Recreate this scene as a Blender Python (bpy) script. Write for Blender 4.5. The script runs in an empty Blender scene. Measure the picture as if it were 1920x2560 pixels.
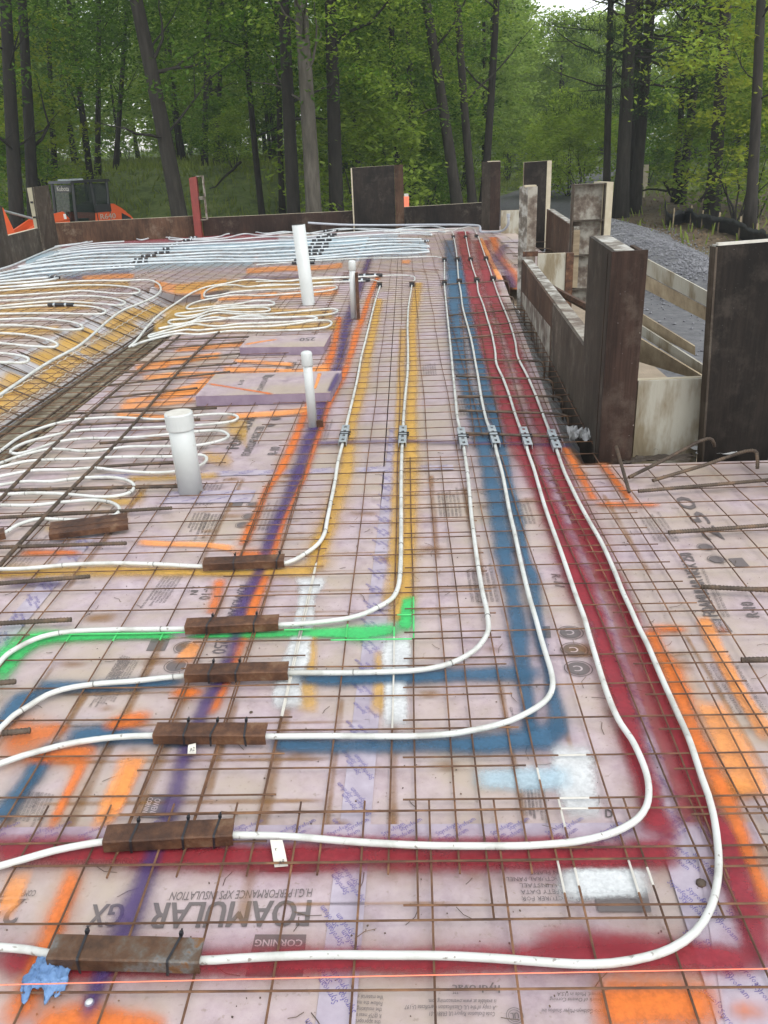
import bpy, bmesh, math, random
from mathutils import Vector, Matrix, noise
random.seed(7)
sc = bpy.context.scene
COL = sc.collection
# ------------------------------------------------------------------ camera
F_PX, PITCH, ROLL, EYE = 2100.0, 0.40042, math.radians(2.3), 1.4143
cam_d = bpy.data.cameras.new("camera"); cam = bpy.data.objects.new("camera", cam_d); COL.objects.link(cam)
cam_d.sensor_fit = 'VERTICAL'; cam_d.sensor_height = 36.0; cam_d.lens = F_PX / 2560 * 36.0
cam_d.clip_start = 0.05; cam_d.clip_end = 2000
_cp, _sp, _c, _s = math.cos(PITCH), math.sin(PITCH), math.cos(ROLL), math.sin(ROLL)
_R, _U, _Fw = Vector((1, 0, 0)), Vector((0, _sp, _cp)), Vector((0, _cp, -_sp))
_r2, _u2 = _R * _c - _U * _s, _R * _s + _U * _c
cam.matrix_world = Matrix(((_r2.x, _u2.x, -_Fw.x, 0), (_r2.y, _u2.y, -_Fw.y, 0), (_r2.z, _u2.z, -_Fw.z, EYE), (0, 0, 0, 1)))
sc.camera = cam
# ------------------------------------------------------------------ sky, sun, exposure (overcast)
SUN_EL, SUN_ROT = math.radians(58), math.radians(150)
w = bpy.data.worlds.new("World"); sc.world = w; w.use_nodes = True
nt = w.node_tree; nt.nodes.clear()
sky = nt.nodes.new("ShaderNodeTexSky"); sky.sky_type = 'NISHITA'; sky.sun_disc = False
sky.sun_elevation = SUN_EL; sky.sun_rotation = SUN_ROT; sky.air_density = 1.3; sky.dust_density = 1.2; sky.ozone_density = 1.0
hs = nt.nodes.new("ShaderNodeHueSaturation"); hs.inputs['Saturation'].default_value = 0.22
bg = nt.nodes.new("ShaderNodeBackground"); bg.inputs[1].default_value = 0.15
wo = nt.nodes.new("ShaderNodeOutputWorld")
nt.links.new(sky.outputs[0], hs.inputs['Color']); nt.links.new(hs.outputs[0], bg.inputs[0]); nt.links.new(bg.outputs[0], wo.inputs[0])
sd = bpy.data.lights.new("sun", 'SUN'); sd.energy = 0.55; sd.angle = math.radians(30); sd.color = (1.0, 0.97, 0.93)
sun = bpy.data.objects.new("sun", sd); COL.objects.link(sun)
_dir = Vector((math.sin(SUN_ROT) * math.cos(SUN_EL), math.cos(SUN_ROT) * math.cos(SUN_EL), math.sin(SUN_EL)))
sun.rotation_euler = _dir.to_track_quat('Z', 'Y').to_euler(); sun.location = (0, 0, 30)
vs = sc.view_settings; vs.view_transform = 'Standard'; vs.look = 'None'; vs.exposure = 1.2; vs.gamma = 1.0; vs.use_curve_mapping = False
sc.cycles.transparent_max_bounces = 24; sc.cycles.max_bounces = 6; sc.cycles.use_denoising = True

# ------------------------------------------------------------------ pixel -> place helpers (photo pixels, 1920 x 2560)
def ray(px, py):
    x, y = px - 960, py - 1280
    u, v = x * _c - y * _s, x * _s + y * _c
    return Vector((u / F_PX, _cp - v / F_PX * _sp, -_sp - v / F_PX * _cp))
def G(px, py, z=0.0):          # where the pixel's ray meets the level z
    d = ray(px, py); t = (z - EYE) / d.z
    return Vector((d.x * t, d.y * t, z))
def RY(px, py, Y):             # where the pixel's ray meets the upright plane at depth Y
    d = ray(px, py); t = Y / d.y
    return Vector((d.x * t, Y, EYE + d.z * t))
LR = -0.03876                  # slab axes: u to the right, v away
def L(u, v, z=0.0):
    return Vector((u * math.cos(LR) - v * math.sin(LR), u * math.sin(LR) + v * math.cos(LR), z))
def UVof(p):
    return (p.x * math.cos(LR) + p.y * math.sin(LR), -p.x * math.sin(LR) + p.y * math.cos(LR))
FOAM = -0.012                  # top of the foam; wire mesh lies just above at z = 0
# ------------------------------------------------------------------ materials
MATS = {}
def new_mat(name):
    m = bpy.data.materials.new(name); m.use_nodes = True
    t = m.node_tree; b = t.nodes.get("Principled BSDF")
    return m, t, b
def N(t, kind, **kw):
    n = t.nodes.new("ShaderNode" + kind)
    for k, v in kw.items(): setattr(n, k, v)
    return n
def noise_n(t, scale, detail=4, rough=0.6, coord='Object', vec=None):
    n = N(t, "TexNoise"); n.inputs['Scale'].default_value = scale; n.inputs['Detail'].default_value = detail; n.inputs['Roughness'].default_value = rough
    if vec is None:
        tc = N(t, "TexCoord"); vec = tc.outputs[coord]
    t.links.new(vec, n.inputs['Vector'])
    return n
def ramp(t, src, stops):
    r = N(t, "ValToRGB"); e = r.color_ramp.elements
    while len(e) < len(stops): e.new(0.5)
    for k, (p, c) in enumerate(stops):
        e[k].position = p; e[k].color = (c, c, c, 1) if isinstance(c, (int, float)) else (*c, 1)
    t.links.new(src, r.inputs[0]); return r
def mixc(t, fac, a, b):
    n = N(t, "Mix", data_type='RGBA')
    if isinstance(fac, (int, float)): n.inputs[0].default_value = fac
    else: t.links.new(fac, n.inputs[0])
    for s, v in ((6, a), (7, b)):
        if isinstance(v, tuple): n.inputs[s].default_value = (*v, 1)
        else: t.links.new(v, n.inputs[s])
    return n.outputs[2]
def math_n(t, op, a, b=None, clamp=False):
    n = N(t, "Math", operation=op); n.use_clamp = clamp
    for k, v in ((0, a), (1, b)):
        if v is None: continue
        if isinstance(v, (int, float)): n.inputs[k].default_value = v
        else: t.links.new(v, n.inputs[k])
    return n.outputs[0]
def surf(name, stops, scale=6, rough=0.7, bump=0.0, bscale=None, metallic=0.0, speck=None, rand=0.0, stretch=None, spec=None, coord='Object', detail=5, coat=0.0):
    """noise-driven colour (stops of a ramp), optional dark specks, bump and per-object brightness"""
    m, t, b = new_mat(name); MATS[name] = m
    tc = N(t, "TexCoord"); vec = tc.outputs[coord]
    if stretch:
        mp = N(t, "Mapping"); mp.inputs['Scale'].default_value = stretch; t.links.new(vec, mp.inputs[0]); vec = mp.outputs[0]
    n = noise_n(t, scale, detail, 0.62, vec=vec)
    col = ramp(t, n.outputs['Fac'], stops).outputs[0]
    if speck:
        n2 = noise_n(t, speck[1], 2, 0.5, vec=vec)
        f = ramp(t, n2.outputs['Fac'], [(speck[2], 0.0), (min(1, speck[2] + 0.06), 1.0)])
        col = mixc(t, f.outputs[0], col, speck[0])
    if rand:
        oi = N(t, "ObjectInfo")
        mr = N(t, "MapRange"); mr.inputs[3].default_value = 1 - rand; mr.inputs[4].default_value = 1 + rand
        t.links.new(oi.outputs['Random'], mr.inputs[0])
        h = N(t, "HueSaturation"); t.links.new(mr.outputs[0], h.inputs['Value']); t.links.new(col, h.inputs['Color']); col = h.outputs[0]
    t.links.new(col, b.inputs['Base Color'])
    b.inputs['Roughness'].default_value = rough; b.inputs['Metallic'].default_value = metallic
    if spec is not None: b.inputs['Specular IOR Level'].default_value = spec
    if coat: b.inputs['Coat Weight'].default_value = coat; b.inputs['Coat Roughness'].default_value = 0.25
    if bump:
        nb = noise_n(t, bscale or scale * 4, 4, 0.6, vec=vec)
        bp = N(t, "Bump"); bp.inputs['Strength'].default_value = bump; bp.inputs['Distance'].default_value = 0.01
        t.links.new(nb.outputs['Fac'], bp.inputs['Height']); t.links.new(bp.outputs[0], b.inputs['Normal'])
    return m
def paint(name, colr, opacity=0.93, soft=0.62, patch=0.3, rough=0.5, warp=0.3):
    """spray paint on a ribbon: solid in the middle, dusty towards the edges; u runs across, v = metres from the nearer end"""
    m, t, b = new_mat(name); MATS[name] = m
    tc = N(t, "TexCoord"); sp = N(t, "SeparateXYZ"); t.links.new(tc.outputs['UV'], sp.inputs[0])
    x = sp.outputs[0]
    e = math_n(t, 'MULTIPLY', math_n(t, 'MINIMUM', x, math_n(t, 'SUBTRACT', 1.0, x)), 2.0)
    n1 = noise_n(t, 7, 3, 0.6); n2 = noise_n(t, 90, 3, 0.7); n3 = noise_n(t, 3.1, 4, 0.6)
    q = math_n(t, 'ADD', e, math_n(t, 'MULTIPLY', math_n(t, 'SUBTRACT', n1.outputs['Fac'], 0.52), warp * 1.6))
    q = math_n(t, 'ADD', q, math_n(t, 'MULTIPLY', math_n(t, 'SUBTRACT', n2.outputs['Fac'], 0.5), 0.28))
    mr = N(t, "MapRange", interpolation_type='SMOOTHSTEP'); mr.inputs[1].default_value = 0.08; mr.inputs[2].default_value = 0.08 + soft
    t.links.new(q, mr.inputs[0])
    edge = N(t, "MapRange"); edge.inputs[1].default_value = 0.0; edge.inputs[2].default_value = 0.3; t.links.new(e, edge.inputs[0])
    me = N(t, "MapRange", interpolation_type='SMOOTHSTEP'); me.inputs[1].default_value = 0.0; me.inputs[2].default_value = 0.07
    t.links.new(math_n(t, 'ADD', sp.outputs[1], math_n(t, 'MULTIPLY', math_n(t, 'SUBTRACT', n1.outputs['Fac'], 0.5), 0.06)), me.inputs[0])
    ee = N(t, "MapRange"); ee.inputs[1].default_value = 0.0; ee.inputs[2].default_value = 0.02; t.links.new(sp.outputs[1], ee.inputs[0])
    pt = N(t, "MapRange"); pt.inputs[1].default_value = 0.3; pt.inputs[2].default_value = 0.6; pt.inputs[3].default_value = 1 - patch; pt.inputs[4].default_value = 1.0
    t.links.new(n3.outputs['Fac'], pt.inputs[0])
    a = math_n(t, 'MULTIPLY', mr.outputs[0], me.outputs[0])
    a = math_n(t, 'MULTIPLY', a, math_n(t, 'MULTIPLY', pt.outputs[0], opacity))
    a = math_n(t, 'MULTIPLY', a, math_n(t, 'MULTIPLY', edge.outputs[0], ee.outputs[0]), clamp=True)
    dark = tuple(c * 0.78 for c in colr)
    t.links.new(mixc(t, ramp(t, n2.outputs['Fac'], [(0.35, 0.0), (0.65, 1.0)]).outputs[0], dark, colr), b.inputs['Base Color'])
    b.inputs['Roughness'].default_value = rough; b.inputs['Specular IOR Level'].default_value = 0.3
    t.links.new(a, b.inputs['Alpha'])
    return m
def ply(name, dark, base, dust, splash=0.0):
    """used form plywood: blotches, upright grain, cement dust, white flecks"""
    m, t, b = new_mat(name); MATS[name] = m
    tc = N(t, "TexCoord"); mp = N(t, "Mapping"); mp.inputs['Scale'].default_value = (1, 1, 0.06); t.links.new(tc.outputs['Object'], mp.inputs[0])
    mp2 = N(t, "Mapping"); mp2.inputs['Scale'].default_value = (1, 1, 0.35); t.links.new(tc.outputs['Object'], mp2.inputs[0])
    n1 = noise_n(t, 3.2, 8, 0.66, vec=mp2.outputs[0]); n2 = noise_n(t, 70, 4, 0.6, vec=mp.outputs[0]); n3 = noise_n(t, 7, 9, 0.72); n4 = noise_n(t, 95, 2, 0.5); n5 = noise_n(t, 2.1, 3, 0.5, vec=mp2.outputs[0])
    col = ramp(t, n1.outputs['Fac'], [(0.38, dark), (0.60, base)]).outputs[0]
    g = ramp(t, n2.outputs['Fac'], [(0.40, 0.0), (0.62, 0.5)]).outputs[0]; col = mixc(t, g, col, tuple(c * 0.6 for c in dark))
    d = math_n(t, 'MULTIPLY', ramp(t, n3.outputs['Fac'], [(0.50 - splash, 0.0), (0.66 - splash, 1.0)]).outputs[0], ramp(t, n5.outputs['Fac'], [(0.40, 0.0), (0.66, 0.95)]).outputs[0])
    col = mixc(t, d, col, dust)
    f = math_n(t, 'MULTIPLY', ramp(t, n4.outputs['Fac'], [(0.735, 0.0), (0.76, 0.8)]).outputs[0], ramp(t, n5.outputs['Fac'], [(0.48, 0.0), (0.6, 1.0)]).outputs[0])
    col = mixc(t, f, col, (0.42, 0.40, 0.37))
    oi = N(t, "ObjectInfo"); mr = N(t, "MapRange"); mr.inputs[3].default_value = 0.82; mr.inputs[4].default_value = 1.18; t.links.new(oi.outputs['Random'], mr.inputs[0])
    h = N(t, "HueSaturation"); t.links.new(mr.outputs[0], h.inputs['Value']); t.links.new(col, h.inputs['Color']); t.links.new(h.outputs[0], b.inputs['Base Color'])
    b.inputs['Roughness'].default_value = 0.68; b.inputs['Specular IOR Level'].default_value = 0.2
    bp = N(t, "Bump"); bp.inputs['Strength'].default_value = 0.35; bp.inputs['Distance'].default_value = 0.006; t.links.new(n3.outputs['Fac'], bp.inputs['Height']); t.links.new(bp.outputs[0], b.inputs['Normal'])
    return m
def flat(name, c, rough=0.6, metallic=0.0, alpha=1.0, transmission=0.0):
    m, t, b = new_mat(name); MATS[name] = m
    b.inputs['Base Color'].default_value = (*c, 1); b.inputs['Roughness'].default_value = rough; b.inputs['Metallic'].default_value = metallic
    b.inputs['Alpha'].default_value = alpha; b.inputs['Transmission Weight'].default_value = transmission
    return m
# ------------------------------------------------------------------ mesh and object helpers
ORG = {}
class MB:
    def __init__(s): s.v = []; s.f = []; s.uv = None; s.mi = None
    def add(s, vs, fs):
        k = len(s.v); s.v += [Vector(p) for p in vs]; s.f += [tuple(i + k for i in f) for f in fs]; return s
    def quad(s, a, b, c, d): return s.add([a, b, c, d], [(0, 1, 2, 3)])
    def hexa(s, lo, hi):        # two 4-loops, ccw seen from above
        return s.add(list(lo) + list(hi), [(3, 2, 1, 0), (4, 5, 6, 7), (0, 1, 5, 4), (1, 2, 6, 5), (2, 3, 7, 6), (3, 0, 4, 7)])
    def box(s, c, dx, dy, dz, rz=0.0, M=None):
        vs = []
        for z in (-dz / 2, dz / 2):
            for x, y in ((-dx / 2, -dy / 2), (dx / 2, -dy / 2), (dx / 2, dy / 2), (-dx / 2, dy / 2)):
                p = Vector((x, y, z))
                if M is not None: p = M @ p
                elif rz: p = Vector((x * math.cos(rz) - y * math.sin(rz), x * math.sin(rz) + y * math.cos(rz), z))
                vs.append(p + Vector(c))
        return s.hexa(vs[:4], vs[4:])
    def tube(s, pts, r, n=8, cap=True):
        pts = [Vector(p) for p in pts]; m = len(pts)
        rs = r if isinstance(r, (list, tuple)) else [r] * m
        k = len(s.v); prev = None
        for i, p in enumerate(pts):
            d = (pts[min(i + 1, m - 1)] - pts[max(i - 1, 0)])
            if d.length < 1e-9: d = Vector((0, 0, 1))
            d.normalize()
            if prev is None:
                a = d.cross(Vector((0, 0, 1)));
                if a.length < 1e-3: a = d.cross(Vector((0, 1, 0)))
            else:
                a = prev - d * prev.dot(d)
                if a.length < 1e-6: a = d.cross(Vector((0, 1, 0)))
            a.normalize(); prev = a; b = d.cross(a)
            for j in range(n):
                t = 2 * math.pi * j / n
                s.v.append(p + (a * math.cos(t) + b * math.sin(t)) * rs[i])
        for i in range(m - 1):
            for j in range(n):
                s.f.append((k + i * n + j, k + i * n + (j + 1) % n, k + (i + 1) * n + (j + 1) % n, k + (i + 1) * n + j))
        if cap:
            s.f.append(tuple(k + j for j in range(n))[::-1]); s.f.append(tuple(k + (m - 1) * n + j for j in range(n)))
        return s
def link(o, parent):
    COL.objects.link(o)
    if parent is not None: o.parent = parent
    return o
def build(name, mb, mat, parent=None, smooth=False, origin=None, uvs=None):
    """one mesh object; vertices are given in world space and stored relative to the object's own origin"""
    po = ORG.get(parent.name, Vector()) if parent is not None else Vector()
    if origin is None:
        if parent is not None: origin = po
        else:
            n = len(mb.v); c = Vector((sum(p.x for p in mb.v) / n, sum(p.y for p in mb.v) / n, min(p.z for p in mb.v))); origin = c
    me = bpy.data.meshes.new(name); me.from_pydata([p - origin for p in mb.v], [], mb.f)
    if uvs is not None:
        ul = me.uv_layers.new(name="UVMap"); k = 0
        for poly in me.polygons:
            for li in poly.loop_indices: ul.data[li].uv = uvs[me.loops[li].vertex_index]
    if isinstance(mat, str): mat = MATS[mat]
    me.materials.append(mat)
    if smooth:
        for p in me.polygons: p.use_smooth = True
    me.update()
    o = bpy.data.objects.new(name, me); link(o, parent); o.location = origin - po; ORG[o.name] = Vector(origin)
    return o
def thing(name, loc, label, cat, group=None):
    o = bpy.data.objects.new(name, None); COL.objects.link(o); o.location = loc; ORG[o.name] = Vector(loc); o.empty_display_size = 0.1
    return tag(o, label, cat, group)
def tag(o, label, cat, group=None):
    o["label"] = label; o["category"] = cat
    if group: o["group"] = group
    return o
def structure(o): o["kind"] = "structure"; return o
def stuff(o): o["kind"] = "stuff"; return o
def smooth_path(pts, step=0.03, closed=False):
    """Catmull-Rom through the points, resampled roughly every `step` metres"""
    P = [Vector(p) for p in pts]; out = []
    for i in range(len(P) - 1):
        p0 = P[max(i - 1, 0)]; p1 = P[i]; p2 = P[i + 1]; p3 = P[min(i + 2, len(P) - 1)]
        n = max(2, int((p2 - p1).length / step))
        # centripetal parametrisation keeps uneven spacing from overshooting
        t0 = 0.0; t1 = t0 + max(1e-4, (p1 - p0).length ** 0.5); t2 = t1 + max(1e-4, (p2 - p1).length ** 0.5); t3 = t2 + max(1e-4, (p3 - p2).length ** 0.5)
        for k in range(n):
            t = t1 + (t2 - t1) * k / n
            A1 = p0 if t1 - t0 < 2e-4 else (p0 * (t1 - t) + p1 * (t - t0)) / (t1 - t0)
            A2 = (p1 * (t2 - t) + p2 * (t - t1)) / (t2 - t1)
            A3 = p3 if t3 - t2 < 2e-4 else (p2 * (t3 - t) + p3 * (t - t2)) / (t3 - t2)
            B1 = (A1 * (t2 - t) + A2 * (t - t0)) / (t2 - t0); B2 = (A2 * (t3 - t) + A3 * (t - t1)) / (t3 - t1)
            out.append((B1 * (t2 - t) + B2 * (t - t1)) / (t2 - t1))
    out.append(P[-1]); return out
def text_mesh(s, res=2, font_bold=False):
    c = bpy.data.curves.new("t", 'FONT'); c.body = s; c.size = 1.0; c.resolution_u = res
    o = bpy.data.objects.new("t", c); COL.objects.link(o)
    dg = bpy.context.evaluated_depsgraph_get(); me = bpy.data.meshes.new_from_object(o.evaluated_get(dg))
    vs = [v.co.copy() for v in me.vertices]; fs = [tuple(p.vertices) for p in me.polygons]
    bpy.data.objects.remove(o); bpy.data.curves.remove(c); bpy.data.meshes.remove(me)
    x0 = min(v.x for v in vs); x1 = max(v.x for v in vs); y1 = max(v.y for v in vs)
    return vs, fs, x0, x1, y1
_TC = {}
def text_on(mb, s, O, E, T, res=2, bold=False):
    """lay text into mb: left end of the baseline at O, right end at E, top-left corner at T (world points)"""
    key = (s, res, bold)
    if key not in _TC: _TC[key] = text_mesh(s, res, bold)
    vs, fs, x0, x1, y1 = _TC[key]
    ex, ty = E - O, T - O
    for k in ((0, 1) if bold else (0,)):      # bold: a second, slightly shifted strike
        sh = ex.normalized() * ty.length * 0.055 * k + Vector((0, 0, 0.00025 * k))
        mb.add([O + sh + ex * ((v.x - x0) / (x1 - x0)) + ty * (v.y / y1) for v in vs], fs)
# ------------------------------------------------------------------ palette
def foam_mat():
    m, t, b = new_mat("foam"); MATS["foam"] = m
    n1 = noise_n(t, 1.7, 5, 0.65); n2 = noise_n(t, 14, 5, 0.7); n3 = noise_n(t, 70, 3, 0.6)
    base = ramp(t, n2.outputs['Fac'], [(0.32, (0.305, 0.232, 0.252)), (0.5, (0.400, 0.316, 0.336)), (0.68, (0.465, 0.380, 0.394))]).outputs[0]
    d = ramp(t, n1.outputs['Fac'], [(0.40, 0.0), (0.62, 0.9)]).outputs[0]
    c1 = mixc(t, d, base, (0.385, 0.315, 0.245))
    f = ramp(t, n3.outputs['Fac'], [(0.62, 0.0), (0.70, 0.6)]).outputs[0]
    c2 = mixc(t, f, c1, (0.24, 0.185, 0.15))
    oi = N(t, "ObjectInfo"); mr = N(t, "MapRange"); mr.inputs[3].default_value = 0.9; mr.inputs[4].default_value = 1.06; t.links.new(oi.outputs['Random'], mr.inputs[0])
    h = N(t, "HueSaturation"); t.links.new(mr.outputs[0], h.inputs['Value']); t.links.new(c2, h.inputs['Color'])
    t.links.new(h.outputs[0], b.inputs['Base Color'])
    rr = ramp(t, n2.outputs['Fac'], [(0.3, 0.32), (0.7, 0.55)]); t.links.new(rr.outputs[0], b.inputs['Roughness'])
    bp = N(t, "Bump"); bp.inputs['Strength'].default_value = 0.25; bp.inputs['Distance'].default_value = 0.004
    t.links.new(n2.outputs['Fac'], bp.inputs['Height']); t.links.new(bp.outputs[0], b.inputs['Normal'])
foam_mat()
surf("foam_edge", [(0.38, (0.20, 0.145, 0.195)), (0.62, (0.26, 0.20, 0.25))], 8, 0.75, 0.15, 40)
surf("sand", [(0.3, (0.20, 0.16, 0.11)), (0.7, (0.30, 0.24, 0.17))], 5, 0.95, 0.6, 60)
surf("trench_dirt", [(0.36, (0.095, 0.075, 0.045)), (0.5, (0.17, 0.14, 0.085)), (0.64, (0.27, 0.24, 0.18))], 5, 0.85, 0.5, 30)
surf("foil", [(0.3, (0.30, 0.29, 0.29)), (0.7, (0.46, 0.44, 0.44))], 4, 0.55, 0.3, 18)
surf("rust_wire", [(0.36, (0.055, 0.025, 0.013)), (0.5, (0.105, 0.050, 0.024)), (0.62, (0.17, 0.085, 0.040)), (0.72, (0.26, 0.14, 0.065))], 9, 0.75, rand=0.25)
surf("rebar", [(0.36, (0.060, 0.044, 0.034)), (0.5, (0.105, 0.078, 0.056)), (0.66, (0.18, 0.115, 0.07))], 14, 0.7, 0.3, 80, metallic=0.35, rand=0.2)
surf("pex", [(0.36, (0.40, 0.40, 0.36)), (0.48, (0.52, 0.53, 0.49)), (0.64, (0.57, 0.58, 0.55))], 9, 0.42, rand=0.05, speck=((0.24, 0.22, 0.19), 70, 0.66), coat=0.1, detail=8)
surf("pex_tinted", [(0.38, (0.43, 0.46, 0.465)), (0.62, (0.55, 0.58, 0.58))], 5, 0.42, rand=0.08, speck=((0.30, 0.30, 0.30), 50, 0.68))
surf("pvc", [(0.25, (0.46, 0.48, 0.46)), (0.75, (0.55, 0.57, 0.55))], 6, 0.35, speck=((0.42, 0.40, 0.37), 24, 0.70))
surf("steel_rust", [(0.34, (0.036, 0.016, 0.009)), (0.48, (0.072, 0.031, 0.015)), (0.60, (0.115, 0.052, 0.024)), (0.72, (0.17, 0.10, 0.055))], 16, 0.62, 0.4, 90, metallic=0.25, rand=0.18)
surf("steel_worn", [(0.34, (0.050, 0.026, 0.014)), (0.47, (0.095, 0.048, 0.024)), (0.55, (0.105, 0.075, 0.052)), (0.61, (0.14, 0.135, 0.125)), (0.66, (0.17, 0.085, 0.034)), (0.76, (0.09, 0.046, 0.022))], 13, 0.5, 0.3, 90, metallic=0.35)
surf("zinc", [(0.3, (0.34, 0.38, 0.40)), (0.7, (0.50, 0.54, 0.55))], 20, 0.42, metallic=0.55)
flat("black_plastic", (0.012, 0.012, 0.014), 0.45)
surf("tie_wire", [(0.3, (0.10, 0.09, 0.08)), (0.7, (0.30, 0.29, 0.27))], 30, 0.45, metallic=0.6)
ply("dark_ply", (0.0085, 0.0068, 0.0056), (0.024, 0.018, 0.014), (0.062, 0.050, 0.040))
ply("brown_ply", (0.036, 0.020, 0.012), (0.092, 0.050, 0.030), (0.15, 0.115, 0.082))
ply("maroon_ply", (0.016, 0.0095, 0.007), (0.044, 0.025, 0.018), (0.085, 0.064, 0.049))
ply("grey_ply", (0.034, 0.026, 0.019), (0.078, 0.061, 0.046), (0.15, 0.132, 0.105))
surf("weathered_ply", [(0.22, (0.12, 0.088, 0.045)), (0.42, (0.22, 0.18, 0.115)), (0.52, (0.37, 0.35, 0.285)), (0.8, (0.46, 0.44, 0.37))], 3.0, 0.85, 0.3, 45, stretch=(1.6, 1.6, 0.45))
surf("splattered", [(0.30, (0.06, 0.048, 0.038)), (0.47, (0.17, 0.15, 0.12)), (0.56, (0.36, 0.35, 0.31)), (0.8, (0.46, 0.45, 0.41))], 9, 0.9, 0.6, 40)
surf("cement_coat", [(0.30, (0.055, 0.036, 0.026)), (0.45, (0.14, 0.11, 0.085)), (0.58, (0.29, 0.27, 0.225)), (0.8, (0.35, 0.33, 0.28))], 6, 0.9, 0.6, 40)
surf("lumber", [(0.25, (0.17, 0.125, 0.075)), (0.5, (0.29, 0.225, 0.14)), (0.8, (0.40, 0.33, 0.22))], 3, 0.8, 0.25, 40, stretch=(0.6, 4, 4), rand=0.12)
surf("pale_wood", [(0.25, (0.34, 0.29, 0.20)), (0.7, (0.50, 0.44, 0.32))], 5, 0.8, 0.2, 40)
surf("red_steel", [(0.25, (0.14, 0.022, 0.016)), (0.7, (0.23, 0.038, 0.028))], 6, 0.55, 0.2, 40)
surf("conduit", [(0.3, (0.30, 0.32, 0.35)), (0.7, (0.38, 0.40, 0.43))], 12, 0.5)
surf("poly_sheet", [(0.3, (0.28, 0.28, 0.27)), (0.7, (0.42, 0.42, 0.41))], 7, 0.35, 0.4, 20)
surf("tape", [(0.38, (0.31, 0.265, 0.31)), (0.62, (0.41, 0.36, 0.41))], 9, 0.4)
flat("tape_ink", (0.11, 0.09, 0.26), 0.6)
flat("print_ink", (0.10, 0.082, 0.08), 0.6)
flat("print_grey", (0.125, 0.105, 0.10), 0.55)
flat("print_light", (0.42, 0.35, 0.35), 0.6)
flat("paper", (0.60, 0.58, 0.50), 0.8)
flat("pen", (0.02, 0.02, 0.02), 0.7)
flat("string_orange", (0.95, 0.24, 0.13), 0.6)
surf("glove", [(0.36, (0.085, 0.17, 0.33)), (0.64, (0.15, 0.27, 0.47))], 25, 0.6, 0.4, 60)
surf("white_paint", [(0.3, (0.46, 0.44, 0.38)), (0.7, (0.57, 0.55, 0.49))], 20, 0.5)
RED, ORG_, BLU, PUR, YEL, GRN, WHT = (0.29, 0.026, 0.037), (0.76, 0.19, 0.032), (0.045, 0.122, 0.205), (0.085, 0.052, 0.165), (0.68, 0.40, 0.085), (0.055, 0.52, 0.14), (0.66, 0.68, 0.67)
paint("paint_red", RED, 0.9, 0.75, 0.3); paint("paint_red_thin", RED, 0.6, 0.8)
paint("paint_orange", ORG_, 0.82, 0.85, 0.45); paint("paint_orange_thin", (0.95, 0.36, 0.09), 0.74, 0.6, 0.35)
paint("paint_blue", BLU, 0.88, 0.8); paint("paint_blue_thin", BLU, 0.5, 0.9, 0.5)
paint("paint_purple", PUR, 0.76, 0.9, 0.4); paint("paint_purple_thin", PUR, 0.55, 0.9, 0.4)
paint("paint_yellow", YEL, 0.8, 0.8, 0.4); paint("paint_yellow_thin", YEL, 0.62, 0.7, 0.4)
paint("paint_green", GRN, 0.92, 0.7); paint("paint_white", WHT, 0.92, 0.5, 0.35); paint("paint_sky", (0.45, 0.62, 0.70), 0.7, 0.7, 0.4)
for hn_, hc_ in (("red", RED), ("orange", (0.80, 0.30, 0.08)), ("blue", BLU), ("yellow", (0.70, 0.47, 0.16)), ("purple", PUR), ("green", GRN)): paint("halo_" + hn_, hc_, 0.34 if hn_ != "yellow" else 0.42, 1.0, 0.4, 0.6, 0.35)
paint("rust_stain_mat", (0.30, 0.15, 0.045), 0.62, 0.9, 0.8, 0.8, 0.7)
# ------------------------------------------------------------------ insulation floor: boards, slopes, pads
floor_mb = MB()
_o = [L(-7.2, 0.2, -0.42), L(3.4, 0.2, -0.42), L(3.4, 4.1, -0.42), L(2.2, 4.1, -0.42), L(2.2, 19.6, -0.42), L(-7.2, 19.2, -0.42)]
floor_mb.add(_o, [(0, 1, 2, 3, 4, 5)])
floor = structure(build("slab_floor", floor_mb, "sand", origin=Vector((0, 0, 0))))
TL_U, TOE_U, RF_U, RT_U, TZ, T_V0, T_V1 = -3.30, -2.86, -2.35, -2.15, -0.25, 3.0, 10.6
def foam_edge_u(v): return 0.82 + (v - 4.6) * 0.056
cols = [-7.0, -5.74, -4.52, TL_U, None, RT_U, -1.37, -0.145, 0.60, 1.82, 3.05]
rows = [0.25, 1.47, 3.90, 6.33, 8.77, 11.2, 13.64, 16.07, 18.5]
def foam_board(u0, u1, v0, v1, cut=None):
    g = 0.0034; dz = random.uniform(-0.0040, 0.0)
    zt = [FOAM + dz + random.uniform(-0.0012, 0.0012) for _ in range(4)]
    us0, us1 = u0 + g, u1 - g
    e0 = e1 = us1
    if cut: e0, e1 = min(us1, cut(v0)), min(us1, cut(v1))
    if e0 < us0 + 0.03: return
    c = [(us0, v0 + g), (e0, v0 + g), (e1, v1 - g), (us0, v1 - g)]
    mb = MB(); mb.hexa([L(a, b, FOAM - 0.05) for a, b in c], [L(a, b, zt[k]) for k, (a, b) in enumerate(c)])
    build("foam_board", mb, "foam", floor)
for ri in range(len(rows) - 1):
    v0, v1 = rows[ri], rows[ri + 1]
    for ci in range(len(cols) - 1):
        if cols[ci] is None: continue
        u0, u1 = cols[ci], cols[ci + 1]
        if u1 is None:
            if v0 >= T_V1: u1 = cols[ci + 2]
            else: continue
        if v0 < 3.9:
            vv1 = v1 if u0 < 0.6 else min(v1, 3.95 if v1 > 3 else v1)
            foam_board(u0, u1, v0, vv1)
        elif u0 < 1.9:
            if v0 > 11: foam_board(u0, u1, v0, v1, lambda v: 2.05)
            else: foam_board(u0, u1, v0, v1, foam_edge_u)
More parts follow.
